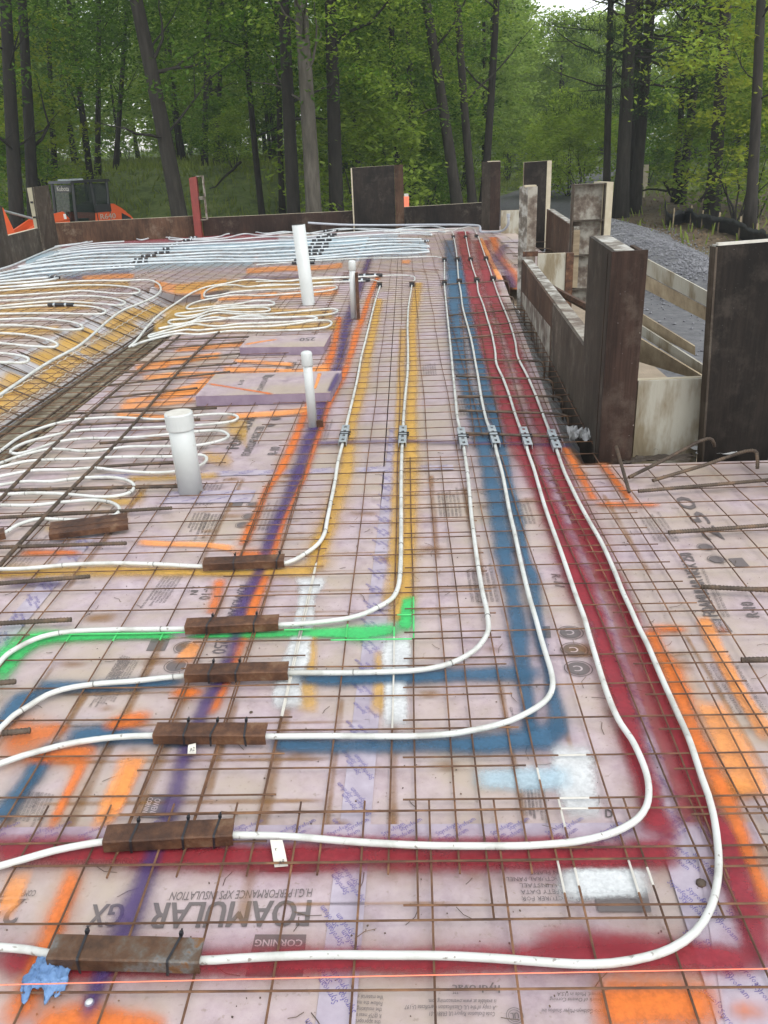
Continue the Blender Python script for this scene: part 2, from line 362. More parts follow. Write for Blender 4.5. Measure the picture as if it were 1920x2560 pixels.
# board ahead of the trench end, trench lining (sloped boards, floor and far ramp)
foam_board(TL_U, RT_U, T_V1 + 0.35, 11.2)
foam_board(TL_U, RT_U, 0.25, T_V0)
for k in range(4):
    a, b = T_V0 + k * 1.9 + 0.003, T_V0 + (k + 1) * 1.9 - 0.003
    mb = MB(); mb.hexa([L(TL_U - 0.03, a, FOAM - 0.07), L(TOE_U, a, TZ - 0.05), L(TOE_U, b, TZ - 0.05), L(TL_U - 0.03, b, FOAM - 0.07)],
                       [L(TL_U + 0.002, a, FOAM), L(TOE_U, a, TZ), L(TOE_U, b, TZ), L(TL_U + 0.002, b, FOAM)])
    build("slope_board", mb, "foil", floor)
    mb = MB(); mb.hexa([L(TOE_U + 0.003, a, TZ - 0.05), L(RF_U, a, TZ - 0.05), L(RF_U, b, TZ - 0.05), L(TOE_U + 0.003, b, TZ - 0.05)],
                       [L(TOE_U + 0.003, a, TZ - 0.004), L(RF_U, a, TZ - 0.004), L(RF_U, b, TZ - 0.004), L(TOE_U + 0.003, b, TZ - 0.004)])
    build("trench_floor_board", mb, "trench_dirt", floor)
    mb = MB(); mb.hexa([L(RF_U + 0.003, a, TZ - 0.05), L(RT_U + 0.03, a, TZ - 0.05), L(RT_U + 0.03, b, TZ - 0.05), L(RF_U + 0.003, b, TZ - 0.05)],
                       [L(RF_U + 0.003, a, TZ), L(RT_U, a, FOAM - 0.004), L(RT_U, b, FOAM - 0.004), L(RF_U + 0.003, b, TZ)])
    build("slope_board", mb, "foil", floor)
mb = MB(); mb.hexa([L(TL_U, T_V1, TZ - 0.05), L(RT_U, T_V1, TZ - 0.05), L(RT_U, T_V1 + 0.37, FOAM - 0.06), L(TL_U, T_V1 + 0.37, FOAM - 0.06)],
                   [L(TL_U, T_V1, TZ), L(RT_U, T_V1, TZ), L(RT_U, T_V1 + 0.36, FOAM), L(TL_U, T_V1 + 0.36, FOAM)])
build("slope_board", mb, "foil", floor)
# edge strip where the foam stops short of the right-hand forms
edge_bits = MB()
for k in range(16):
    v = 4.3 + k * 0.30
    u = foam_edge_u(v)
    edge_bits.hexa([L(u - 0.01, v, -0.30), L(u + 0.17, v, -0.30), L(u + 0.17, v + 0.31, -0.30), L(u - 0.01, v + 0.31, -0.30)],
                   [L(u + 0.004, v, -0.03), L(u + 0.16, v, -0.20 + random.uniform(-.02, .02)), L(u + 0.16, v + 0.31, -0.20), L(u + 0.004, v + 0.31, -0.03)])
build("edge_liner", edge_bits, "poly_sheet", floor)
# ------------------------------------------------------------------ tape and printing
_lay = [0]
def lift(base=0.0006):
    _lay[0] = (_lay[0] + 1) % 12
    return FOAM + base + _lay[0] * 0.00022
_tz = [0.0]
def tape_strip(pts, half, wid, vdir=False, skip=1.0, style=0):
    """printed seam tape along a line of slab points (u,v)"""
    _tz[0] += 0.0005; z = FOAM + 0.0012 + _tz[0]
    P = [Vector((a, b, 0)) for a, b in pts]
    mb = MB(); ink = MB()
    for i in range(len(P) - 1):
        d = (P[i + 1] - P[i]).normalized(); n = Vector((-d.y, d.x, 0)) * half
        q = [P[i] + n, P[i] - n, P[i + 1] - n, P[i + 1] + n]
        mb.quad(*[L(a.x, a.y, z) for a in q])
        length = (P[i + 1] - P[i]).length; s = 0.04; row = 0
        while s < length - 0.05:
            for lane in ((-0.5, 0.45) if row % 2 else (-0.1, 0.85)):
                c = P[i] + d * (s + (0.03 if row % 2 else 0) + lane * 0.02) + n * lane
                ang = 0.62
                tx = d * math.cos(ang) + (n / half) * math.sin(ang); ty = -d * math.sin(ang) + (n / half) * math.cos(ang)
                if style: tx, ty = -tx, -ty
                O = c - tx * wid / 2; E = c + tx * wid / 2; T = O + ty * wid * 0.22
                if random.random() < skip: text_on(ink, "Styrofoam", L(O.x, O.y, z + 0.0004), L(E.x, E.y, z + 0.0004), L(T.x, T.y, z + 0.0004), res=1)
            s += 0.062; row += 1
    o = build("seam_tape", mb, "tape", floor)
    build("tape_print", ink, "tape_ink", o)
tape_strip([(-0.165, 0.95), (-0.145, 2.0), (-0.12, 3.0), (-0.085, 4.6)], 0.036, 0.062)
tape_strip([(0.545, 1.0), (0.60, 2.3), (0.625, 4.05)], 0.036, 0.062, style=1)
tape_strip([(-1.375, 1.6), (-1.37, 3.2)], 0.036, 0.062, style=1)
tape_strip([(-1.9, 1.475), (-0.7, 1.475), (0.75, 1.465)], 0.036, 0.060, style=0)
tape_strip([(-1.6, 3.90), (0.2, 3.905)], 0.034, 0.058)
tape_strip([(0.56, 0.95), (0.66, 1.47)], 0.05, 0.06, style=1)
tape_strip([(-1.16, 3.60), (-0.74, 3.585)], 0.075, 0.06, style=1)
def printed(s, a, b, c, mat="print_ink", bold=False, res=2, name="printed_text", z=None):
    mb = MB(); z = z if z is not None else FOAM + 0.0011
    for k, line in enumerate(s if isinstance(s, list) else [s]):
        O, E, T = G(*a, z), G(*b, z), G(*c, z)
        if isinstance(s, list):
            dn = (T - O) * (-1.45 * k); ratio = min(1.0, len(line) / max(len(q) for q in s)); E = O + (E - O) * ratio
            O, E, T = O + dn, E + dn, T + dn
        text_on(mb, line, O, E, T, res, bold)
    return build(name, mb, mat, floor)
def grey_box(px, text=None, org=None):
    mb = MB(); z = FOAM + 0.0010
    mb.quad(*[G(a, b, z) for a, b in px]); o = build("printed_logo", mb, "print_grey", floor)
    if text:
        ink = MB()
        for s, a, b, c in text: text_on(ink, s, G(*a, z + .0005), G(*b, z + .0005), G(*c, z + .0005), 2, True)
        build("logo_lettering", ink, "print_light", o)
printed("FOAMULAR", (780, 2250), (388, 2257), (772, 2315), "print_grey", True, 3)
printed("GX", (318, 2259), (236, 2261), (300, 2316), "print_grey", True, 3)
printed("250", (66, 2247), (-60, 2251), (40, 2310), "print_grey", True, 3)
printed("H.G.I PERFORMANCE XPS INSULATION", (782, 2221), (430, 2230), (778, 2242), "print_grey")
printed("COMPLIES WITH ASTM C578 TYPE IV", (92, 2225), (-110, 2232), (86, 2240), "print_grey")
printed("INSULATION EXTRUDED POLYSTYRENE", (330, 2150), (20, 2156), (325, 2165), "print_grey")
printed("FOAMULAR NGX", (1235, 2136), (1018, 2138), (1238, 2164), "print_grey", True)
printed("XPS FOAM INSULATION", (820, 2118), (560, 2125), (812, 2135), "print_grey")
grey_box([(638, 2336), (766, 2336), (757, 2441), (613, 2441)], [("CORNING", (757, 2349), (640, 2349), (755, 2366)), ("OWENS", (752, 2376), (662, 2377), (748, 2393))])
grey_box([(370, 1985), (430, 1986), (409, 2046), (347, 2043)], [("OWENS", (388, 1996), (372, 2036), (403, 1997)), ("CORNING", (372, 1993), (352, 2038), (384, 1994))])
grey_box([(1751, 1546), (1807, 1547), (1832, 1579), (1770, 1579)], [("OWENS", (1807, 1576), (1795, 1552), (1796, 1576)), ("CORNING", (1824, 1577), (1808, 1551), (1812, 1577))])
grey_box([(1485, 2221), (1616, 2219), (1629, 2279), (1495, 2279)])
grey_box([(652, 2128), (795, 2128), (798, 2180), (648, 2180)])
printed("FOAMULAR NGX 250", (1797, 1540), (1728, 1382), (1760, 1541), "print_grey", True)
printed("R-10", (1900, 1542), (1882, 1505), (1868, 1542), "print_grey", True)
printed(["HIGH PERFORMANCE XPS INSULATION", "EXTRUDED POLYSTYRENE"], (1814, 1541), (1760, 1420), (1806, 1541), "print_grey")
printed("FOAMULAR NGX 250", (624, 1138), (662, 1066), (602, 1138), "print_grey", True)
printed("R-10", (692, 1136), (701, 1117), (668, 1136), "print_grey", True)
printed("R-10", (514, 1465), (497, 1498), (541, 1465), "print_grey", True)
printed("2 IN", (482, 1465), (474, 1486), (500, 1465), "print_grey", True)
printed("250", (541, 1599), (529, 1633), (575, 1599), "print_grey", True)
printed("FOAMULAR", (600, 1462), (566, 1542), (622, 1462), "print_grey", True)
printed("FOAMULAR NGX", (725, 940), (742, 905), (703, 940), "print_grey", True)
printed("R-11", (1377, 1434), (1388, 1464), (1400, 1436), "print_grey", True)
SMALL = ["CONSULT THE MANUFACTURER FOR", "INSTALLATION AND SAFETY DATA", "READ THIS BEFORE YOU INSTALL", "WARNING: NOT A STRUCTURAL PANEL", "KEEP AWAY FROM OPEN FLAME", "PROTECT FROM LONG EXPOSURE TO SUN", "EXTRUDED POLYSTYRENE", "MADE IN THE USA"]
printed(SMALL, (345, 1648), (268, 1775), (349, 1649)); printed(SMALL[:5], (322, 1648), (240, 1772), (326, 1649))
printed(SMALL[:6], (452, 1440), (396, 1520), (458, 1440)); printed(SMALL[3:], (130, 1985), (92, 2075), (136, 1986)); printed(SMALL[:4], (98, 1982), (60, 2062), (104, 1983))
printed(SMALL[:5], (520, 1282), (500, 1330), (526, 1282)); printed(SMALL[:6], (556, 1285), (530, 1350), (562, 1285))
printed(SMALL[:4], (1304, 1968), (1312, 2048), (1298, 1968)); printed(["COMMON INSULATING SYSTEMS CANADA"], (1362, 1968), (1378, 2095), (1355, 1968)); printed(SMALL[2:6], (1322, 1964), (1332, 2050), (1316, 1964))
printed("CSF-R2S", (1280, 1768), (1288, 1796), (1274, 1768))
printed(SMALL[:3], (1290, 1510), (1305, 1590), (1285, 1510)); printed(SMALL[:3], (1252, 1405), (1262, 1470), (1248, 1405))
printed("D", (1512, 2023), (1530, 2024), (1514, 2043), "print_grey", True); printed(["SHIPLAP EDGE"], (1535, 2075), (1475, 2086), (1536, 2086), "print_grey", True)
printed(["is available at www.owenscorning.com.", "A copy of the UL Classification Certificate U-197", "Code Evaluation Report UL ER8811-01"][::-1], (1238, 2530), (1010, 2528), (1237, 2541))
printed(["the appropriate building", "R @75F mean temper", "the insulating power", "Follow the manufactu", "the material shipment"], (952, 2551), (835, 2545), (951, 2562))
printed("hydrovac", (1250, 2463), (1132, 2462), (1250, 2482), "print_grey", True); printed("TM", (1147, 2479), (1133, 2479), (1147, 2485))
printed(["TOLEDO, OHIO 43659", "THE PINK PANTHER & 1964-2021 Metro-Goldwyn-Mayer Studios Inc", "All Rights Reserved.", "The color PINK is a registered trademark of Owens Corning", "2021 Owens Corning. All Rights Reserved. Made in U.S.A", "www.owenscorning.com", "1-800-GET-PINK (1-800-438-7465)"], (1690, 2539), (1352, 2536), (1690, 2549))
def print_block(u, v, wid, lines, flip, bold=None):
    z = FOAM + 0.0011; mb = MB(); sg = -1 if flip else 1
    for k, line in enumerate(lines):
        h = 0.011; o = Vector((u, v, 0)); O = L(u, v - sg * k * 0.017 * 1.0, z); ln_ = wid * len(line) / 34
        if flip: O, E, T = L(u, v + k * 0.017, z), L(u - ln_, v + k * 0.017, z), L(u, v + k * 0.017 - h, z)
        else: O, E, T = L(u + k * 0.017, v, z), L(u + k * 0.017, v + ln_, z), L(u + k * 0.017 - h, v, z)
        text_on(mb, line, O, E, T, 1)
    build("printed_text", mb, "print_ink", floor)
    if bold:
        mb = MB(); hh = 0.07
        if flip: text_on(mb, bold, L(u, v + 0.22, z), L(u - wid * 1.5, v + 0.22, z), L(u, v + 0.22 - hh, z), 2, True)
        else: text_on(mb, bold, L(u + 0.26, v, z), L(u + 0.26, v + wid * 1.5, z), L(u + 0.26 - hh, v, z), 2, True)
        build("printed_text", mb, "print_grey", floor)
for q in [(0.86, 1.9, 0.30, 0, None), (1.25, 2.2, 0.34, 0, None), (1.45, 2.75, 0.34, 0, "R-10"), (0.95, 3.0, 0.30, 0, "250"), (0.2, 2.55, 0.30, 0, None), (0.12, 3.3, 0.34, 0, None), (0.42, 3.2, 0.30, 0, "R-10"), (-0.7, 3.2, 0.34, 0, None), (-1.0, 3.5, 0.34, 0, None), (-1.2, 4.3, 0.4, 0, "FOAMULAR"), (-0.9, 5.2, 0.4, 0, None), (0.3, 4.8, 0.4, 0, None), (0.1, 5.8, 0.4, 0, None), (-0.55, 4.4, 0.4, 0, None), (-1.6, 2.9, 0.34, 0, "250"), (1.1, 1.35, 0.3, 1, None), (0.45, 1.30, 0.3, 1, None)]:
    print_block(q[0], q[1], q[2], SMALL[:6], q[3], q[4])
def ring_mark(px, py, rpx, fill=False, glyph=None):
    z = FOAM + 0.0011; c = G(px, py, z); r = (G(px + rpx, py, z) - c).length
    mb = MB(); n = 36
    rings = [(r, r * 0.93)] + ([(r * 0.80, 0.0)] if fill else [(r * 0.74, r * 0.68)])
    for ro, ri in rings:
        for k in range(n):
            a, b = 2 * math.pi * k / n, 2 * math.pi * (k + 1) / n
            p = [c + Vector((math.cos(t) * q, math.sin(t) * q, 0)) for t, q in ((a, ro), (b, ro), (b, ri), (a, ri))]
            mb.add(p if ri else p[:3], [(0, 1, 2, 3) if ri else (0, 1, 2)])
    o = build("printed_emblem", mb, "print_grey", floor)
    if glyph:
        ink = MB(); h = Vector((0, 0, 0.0006)); w_ = r * (0.9 if len(glyph) > 1 else 0.6)
        text_on(ink, glyph, c + Vector((w_ / 2, r * 0.32, 0)) + h, c + Vector((-w_ / 2, r * 0.32, 0)) + h, c + Vector((w_ / 2, -r * 0.36, 0)) + h, 3, True)
        build("emblem_glyph", ink, "print_light" if fill else "print_grey", o)
ring_mark(1287, 2539, 22, False, "UL")
for p in [(1426, 1581, 33), (1436, 1624, 35), (1446, 1671, 36), (462, 1618, 28), (440, 1664, 30), (676, 1062, 13), (690, 1046, 13), (1792, 1398, 24), (1764, 1367, 22), (635, 1262, 20), (624, 1290, 20), (608, 1312, 20)]:
    ring_mark(*p, fill=True, glyph="C" if p[2] > 30 else None)
for p in [[(378, 1598), (425, 1598), (412, 1627), (365, 1627)], [(1356, 1566), (1375, 1565), (1378, 1594), (1360, 1594)], [(1820, 1396), (1855, 1394), (1875, 1416), (1840, 1416)], [(575, 1254), (610, 1254), (602, 1268), (568, 1268)]]: grey_box(p)
# ------------------------------------------------------------------ spray paint
_ph = [0]
def ribbon(rows_, mat, name="paint_stripe", z=None, parent=None, plane=None, sub=4):
    """rows: (xa,ya,xb,yb) pixel pairs, the two edges of the stripe"""
    _ph[0] = (_ph[0] + 1) % 30
    z = z if z is not None else FOAM + 0.0062 + _ph[0] * 0.00010
    A = [G(r[0], r[1], z) for r in rows_]; B = [G(r[2], r[3], z) for r in rows_]
    A = smooth_path(A, 0.06); n = len(A)
    # resample B to the same count
    Bs = smooth_path(B, 0.02); acc = [0.0]
    for i in range(1, len(Bs)): acc.append(acc[-1] + (Bs[i] - Bs[i - 1]).length)
    la = [0.0]
    for i in range(1, n): la.append(la[-1] + (A[i] - A[i - 1]).length)
    # keep rows matched: parametrise by row index
    def param(P, raw):
        idx = []; j = 0
        for q in raw:
            k = min(range(j, len(P)), key=lambda i: (P[i] - q).length); idx.append(k); j = k
        return idx
    ia, ib = param(A, [G(r[0], r[1], z) for r in rows_]), param(Bs, [G(r[2], r[3], z) for r in rows_])
    C, D = [], []
    for s in range(len(rows_) - 1):
        m = max(2, int(max((A[ia[s + 1]] - A[ia[s]]).length, (Bs[ib[s + 1]] - Bs[ib[s]]).length) / 0.06))
        for k in range(m):
            f = k / m
            C.append(A[int(round(ia[s] + (ia[s + 1] - ia[s]) * f))]); D.append(Bs[int(round(ib[s] + (ib[s + 1] - ib[s]) * f))])
    C.append(A[ia[-1]]); D.append(Bs[ib[-1]])
    ln = [0.0]
    for i in range(1, len(C)): ln.append(ln[-1] + ((C[i] + D[i]) / 2 - (C[i - 1] + D[i - 1]) / 2).length)
    mb = MB(); uvs = []
    for i in range(len(C)):
        for k in range(sub + 1):
            f = k / sub; mb.v.append(C[i].lerp(D[i], f)); uvs.append((f, min(ln[i], ln[-1] - ln[i])))
    w_ = sub + 1
    for i in range(len(C) - 1):
        for k in range(sub): mb.f.append((i * w_ + k, i * w_ + k + 1, (i + 1) * w_ + k + 1, (i + 1) * w_ + k))
    return build(name, mb, mat, parent or floor, uvs=uvs)
def halo(rows_, mat):                 # the wide dusty overspray round a solid stripe
    c = mat.split('_')[1]
    if mat.count('_') == 1 and 'halo_' + c in MATS: ribbon(rows_, 'halo_' + c, 'paint_overspray', FOAM + 0.0048 + _ph[0] * 0.00004)
def lon(rows_, mat, grow=0.75):      # (y, xl, xr)
    f = lambda g: [(xl - (xr - xl) * g / 2, y, xr + (xr - xl) * g / 2, y) for y, xl, xr in rows_]
    halo(f(grow + 1.5), mat); return ribbon(f(grow), mat)
def lat(rows_, mat, grow=0.75):      # (x, ytop, ybottom)
    f = lambda g: [(x, a - (b - a) * g / 2, x, b + (b - a) * g / 2) for x, a, b in rows_]
    halo(f(grow + 1.3), mat); return ribbon(f(grow), mat)
def cen(pts, mat, grow=0.75):        # (x, y, width) upright-ish centre line
    return lon([(y, x - w_ / 2, x + w_ / 2) for x, y, w_ in pts], mat, grow)
# red
lon([(578, 1142, 1172), (640, 1150, 1180), (700, 1160, 1200), (780, 1180, 1225), (850, 1195, 1250), (950, 1225, 1278), (1050, 1255, 1310), (1103, 1270, 1335), (1160, 1300, 1350), (1240, 1338, 1385), (1320, 1368, 1420), (1400, 1395, 1452), (1480, 1425, 1490), (1573, 1478, 1527), (1660, 1500, 1553), (1776, 1530, 1598), (1863, 1556, 1613), (1960, 1582, 1650), (2019, 1604, 1660), (2109, 1615, 1705)], "paint_red")
lon([(600, 1186, 1220), (705, 1205, 1240), (850, 1262, 1292), (950, 1296, 1328), (1103, 1350, 1390), (1200, 1385, 1430), (1300, 1430, 1480), (1400, 1482, 1530), (1487, 1533, 1573), (1602, 1588, 1619), (1689, 1617, 1656), (1776, 1640, 1690), (1863, 1682, 1728), (1930, 1695, 1755), (2019, 1735, 1790), (2109, 1790, 1863), (2198, 1800, 1887), (2288, 1838, 1920), (2377, 1858, 1940), (2450, 1880, 1990)], "paint_red")
lat([(-60, 2092, 2168), (100, 2090, 2165), (300, 2098, 2172), (480, 2104, 2180), (700, 2106, 2186), (900, 2104, 2178), (1150, 2106, 2184), (1350, 2108, 2180), (1560, 2100, 2178), (1720, 2085, 2170)], "paint_red", 0.5)
lat([(-60, 2362, 2445), (130, 2362, 2450), (400, 2368, 2446), (640, 2365, 2446), (960, 2368, 2437), (1250, 2362, 2437), (1500, 2338, 2431), (1700, 2345, 2432), (1930, 2378, 2440)], "paint_red", 0.5)
lat([(1300, 2330, 2390), (1420, 2318, 2380), (1560, 2330, 2390), (1650, 2345, 2400)], "paint_red_thin")
lat([(760, 2080, 2110), (950, 2090, 2112), (1300, 2090, 2115), (1450, 2085, 2110)], "paint_red_thin")
lon([(1300, 1400, 1460), (1500, 1500, 1580), (1700, 1560, 1650), (1880, 1630, 1710), (2080, 1690, 1780)], "paint_red_thin", 0.2)
# white corrections
lon([(1436, 742, 812), (1470, 752, 800), (1500, 750, 785), (1560, 738, 780), (1610, 726, 772), (1660, 708, 764), (1720, 688, 748), (1785, 688, 748)], "paint_white")
lon([(1580, 968, 1018), (1650, 962, 1020), (1720, 964, 1010), (1780, 964, 1014), (1832, 962, 1018)], "paint_white")
lon([(1845, 1385, 1455), (1900, 1390, 1478), (1960, 1395, 1480), (2010, 1412, 1490), (2062, 1430, 1500)], "paint_white"); lat([(1165, 1925, 1965), (1250, 1922, 1972), (1350, 1920, 1975), (1450, 1918, 1975)], "paint_sky")
lat([(1375, 2170, 2262), (1450, 2168, 2258), (1530, 2168, 2250), (1600, 2168, 2248), (1650, 2172, 2245)], "paint_white", 0.25); lat([(1375, 2172, 2240), (1500, 2170, 2238), (1645, 2172, 2238)], "paint_white", 0.2)
# blue
lon([(600, 1112, 1134), (700, 1118, 1148), (800, 1120, 1155), (900, 1132, 1168), (947, 1145, 1176), (1046, 1172, 1214), (1145, 1197, 1234), (1244, 1217, 1262), (1320, 1230, 1275), (1400, 1244, 1285), (1487, 1264, 1300), (1573, 1272, 1319), (1660, 1288, 1326), (1747, 1302, 1336), (1815, 1308, 1346), (1870, 1315, 1350)], "paint_blue")
lon([(640, 1135, 1152), (799, 1162, 1182), (947, 1194, 1220), (1100, 1240, 1262), (1200, 1258, 1282), (1300, 1285, 1308), (1400, 1309, 1325), (1443, 1318, 1348), (1490, 1326, 1352), (1573, 1332, 1362), (1660, 1354, 1376), (1747, 1366, 1405), (1805, 1372, 1416), (1860, 1380, 1420)], "paint_blue")
lat([(715, 1684, 1712), (900, 1684, 1712), (1100, 1672, 1704), (1250, 1668, 1700), (1380, 1666, 1698)], "paint_blue"); lat([(70, 1700, 1740), (200, 1703, 1728), (340, 1698, 1722), (475, 1686, 1710)], "paint_blue")
cen([(96, 1712, 60), (60, 1745, 58), (20, 1790, 50), (-30, 1840, 50)], "paint_blue")
lat([(650, 1846, 1876), (850, 1846, 1880), (1050, 1842, 1880), (1200, 1838, 1882), (1340, 1815, 1872), (1420, 1800, 1870)], "paint_blue"); lat([(140, 1826, 1872), (220, 1815, 1862), (300, 1818, 1858), (400, 1838, 1862), (500, 1846, 1870)], "paint_blue")
cen([(168, 1838, 70), (120, 1880, 52), (88, 1930, 48), (50, 1980, 50), (10, 2030, 60), (-40, 2080, 70)], "paint_blue")
# yellow
lon([(746, 940, 957), (816, 926, 944), (893, 908, 928), (970, 890, 916), (1047, 868, 894), (1115, 856, 886), (1182, 848, 880), (1250, 822, 862), (1321, 794, 838), (1384, 772, 815), (1432, 762, 810)], "paint_yellow"); lat([(-40, 1420, 1442), (150, 1416, 1440), (300, 1414, 1438), (480, 1420, 1438), (640, 1422, 1440), (800, 1410, 1440)], "paint_yellow")
lon([(705, 1036, 1056), (816, 1022, 1040), (931, 1022, 1044), (1047, 1014, 1040), (1100, 1012, 1044), (1163, 1010, 1045), (1280, 1008, 1042), (1400, 1004, 1036), (1458, 998, 1034), (1510, 990, 1030), (1560, 970, 1012)], "paint_yellow")
lon([(820, 1000, 1016), (1000, 990, 1010), (1200, 980, 1004), (1400, 970, 1000), (1520, 950, 990)], "paint_yellow_thin"); lon([(1560, 760, 790), (1640, 752, 790), (1720, 744, 790), (1790, 740, 790)], "paint_yellow_thin"); lon([(1620, 940, 975), (1700, 935, 970), (1800, 925, 965)], "paint_yellow_thin")
for r in [[(560, 1056, 1075), (600, 1050, 1100), (622, 1060, 1120)], [(500, 1128, 1150), (560, 1135, 1165), (590, 1140, 1170)], [(300, 1190, 1204), (420, 1184, 1200), (560, 1180, 1196)], [(330, 1215, 1262), (350, 1210, 1265), (372, 1215, 1260)], [(240, 1240, 1256), (300, 1246, 1262), (350, 1245, 1262)], [(290, 1280, 1330), (312, 1278, 1330), (330, 1285, 1320)], [(100, 1310, 1330), (200, 1312, 1330), (300, 1312, 1328)]]: lat(r, "paint_yellow_thin")
for r in [[(-20, 706, 745), (120, 700, 735), (250, 705, 722), (330, 702, 715)], [(-20, 760, 800), (120, 755, 785), (240, 752, 772)], [(-20, 822, 850), (80, 818, 840), (160, 812, 830)], [(430, 715, 735), (560, 700, 725), (700, 700, 722), (840, 690, 712)], [(400, 770, 800), (520, 760, 800), (680, 770, 790), (840, 775, 800)], [(380, 800, 835), (520, 806, 835), (680, 812, 828), (850, 802, 822)]]: lat(r, "paint_yellow_thin")
# purple
cen([(925, 640, 12), (905, 700, 15), (880, 770, 18), (866, 816, 22), (857, 866, 20), (845, 916, 22), (830, 951, 25), (807, 1001, 27), (791, 1059, 28), (768, 1109, 30), (749, 1174, 30), (718, 1245, 26), (688, 1313, 28), (664, 1380, 28), (642, 1443, 28), (619, 1487, 28), (601, 1530, 28), (587, 1602, 32), (570, 1649, 32), (541, 1715, 34), (520, 1747, 34), (497, 1799, 32), (472, 1860, 34), (453, 1918, 36), (438, 1989, 42), (418, 2049, 40), (385, 2130, 40), (349, 2228, 52), (337, 2258, 60), (313, 2318, 60), (280, 2390, 44), (248, 2452, 44), (227, 2511, 42), (200, 2590, 44)], "paint_purple", 0.9)
lat([(785, 1102, 1116), (900, 1098, 1110), (1050, 1098, 1108), (1200, 1104, 1113), (1330, 1104, 1114), (1440, 1108, 1122)], "paint_purple_thin")
lon([(610, 1255, 1275), (650, 1225, 1262), (690, 1262, 1290), (720, 1275, 1300)], "paint_purple_thin")
lat([(600, 690, 712), (680, 690, 705), (760, 684, 700)], "paint_purple_thin"); lat([(150, 690, 706), (260, 676, 692), (330, 672, 690)], "paint_purple_thin"); lat([(0, 1440, 1470), (90, 1448, 1468), (180, 1452, 1470)], "paint_purple_thin")
# orange
cen([(945, 690, 10), (922, 746, 12), (907, 793, 14), (892, 830, 18), (880, 874, 16), (869, 908, 18), (850, 960, 16), (830, 993, 16), (811, 1039, 15), (799, 1078, 16), (784, 1117, 14), (764, 1182, 14), (735, 1245, 12), (705, 1310, 14), (680, 1390, 22), (654, 1458, 28), (633, 1516, 30), (605, 1600, 28), (575, 1680, 22), (538, 1765, 26), (518, 1796, 26)], "paint_orange")
cen([(848, 790, 14), (838, 850, 16), (820, 910, 22), (800, 950, 20), (760, 1040, 18), (740, 1090, 20), (726, 1124, 22), (706, 1163, 22), (692, 1190, 18), (667, 1225, 18), (645, 1280, 16), (624, 1322, 20), (606, 1370, 26)], "paint_orange")
lat([(575, 1372, 1400), (620, 1374, 1402), (670, 1378, 1402), (700, 1380, 1396)], "paint_orange"); lat([(330, 1348, 1362), (430, 1354, 1366), (520, 1356, 1368), (600, 1366, 1385)], "paint_orange_thin"); lat([(40, 1376, 1388), (120, 1374, 1388), (215, 1376, 1386)], "paint_orange")
cen([(556, 1440, 24), (549, 1455, 26), (541, 1495, 26), (526, 1539, 22)], "paint_orange"); cen([(505, 1590, 20), (472, 1631, 40), (455, 1665, 45)], "paint_orange_thin")
lat([(405, 1722, 1750), (450, 1718, 1748), (500, 1720, 1742), (530, 1722, 1738)], "paint_orange"); lat([(240, 1800, 1828), (300, 1790, 1822), (350, 1780, 1812), (400, 1775, 1800)], "paint_orange")
lat([(-20, 1850, 1900), (40, 1810, 1890), (90, 1808, 1866), (150, 1808, 1836), (190, 1812, 1830)], "paint_orange"); lat([(40, 1880, 1905), (130, 1870, 1908), (210, 1862, 1905), (255, 1870, 1895)], "paint_orange")
cen([(212, 1885, 42), (198, 1925, 26), (172, 1975, 24), (146, 2030, 24), (122, 2085, 26)], "paint_orange"); cen([(338, 1868, 66), (318, 1930, 56), (290, 1990, 56), (262, 2050, 50), (240, 2090, 44)], "paint_orange_thin")
cen([(338, 1880, 30), (322, 1930, 30), (300, 1990, 30), (265, 2060, 30)], "paint_orange_thin")
cen([(196, 2150, 48), (176, 2210, 46), (152, 2270, 52), (126, 2340, 56), (100, 2400, 60), (72, 2470, 66), (40, 2545, 80), (10, 2600, 90)], "paint_orange"); cen([(60, 2160, 50), (30, 2240, 44), (0, 2320, 40)], "paint_orange_thin")
lat([(40, 2530, 2600), (150, 2520, 2600), (230, 2505, 2600), (320, 2530, 2600), (440, 2545, 2600)], "paint_orange"); cen([(290, 2495, 60), (280, 2530, 60), (270, 2570, 60)], "paint_orange")
lon([(1562, 1606, 1650), (1600, 1622, 1652), (1640, 1640, 1678), (1680, 1662, 1708), (1760, 1688, 1734), (1840, 1718, 1764), (1930, 1762, 1806), (1960, 1777, 1825), (2049, 1820, 1860), (2139, 1856, 1890), (2228, 1892, 1930), (2300, 1920, 1960)], "paint_orange"); lat([(1606, 1560, 1580), (1680, 1562, 1578), (1740, 1566, 1580)], "paint_orange")
cen([(1752, 1535, 26), (1770, 1575, 36), (1828, 1689, 34), (1860, 1745, 36), (1891, 1790, 40), (1935, 1860, 50)], "paint_orange_thin"); lon([(1740, 1740, 1800), (1820, 1770, 1840), (1920, 1810, 1900), (2010, 1850, 1930)], "paint_orange_thin"); lat([(1775, 1566, 1582), (1830, 1570, 1584)], "paint_orange")
cen([(1408, 1112, 16), (1436, 1160, 20), (1466, 1212, 22), (1488, 1256, 24)], "paint_orange"); cen([(1502, 1154, 22), (1530, 1190, 22), (1565, 1235, 18), (1588, 1262, 16)], "paint_orange"); lat([(1478, 1254, 1266), (1560, 1255, 1266), (1660, 1258, 1266)], "paint_orange")
lat([(1455, 2465, 2600), (1560, 2455, 2580), (1680, 2462, 2570), (1790, 2475, 2560), (1830, 2500, 2550)], "paint_orange"); lat([(1800, 2500, 2545), (1860, 2502, 2550), (1960, 2505, 2555)], "paint_orange")
lon([(592, 1222, 1242), (640, 1240, 1258), (690, 1275, 1300), (725, 1290, 1312)], "paint_orange"); lon([(595, 1195, 1206), (650, 1222, 1232), (700, 1245, 1258)], "paint_orange_thin")
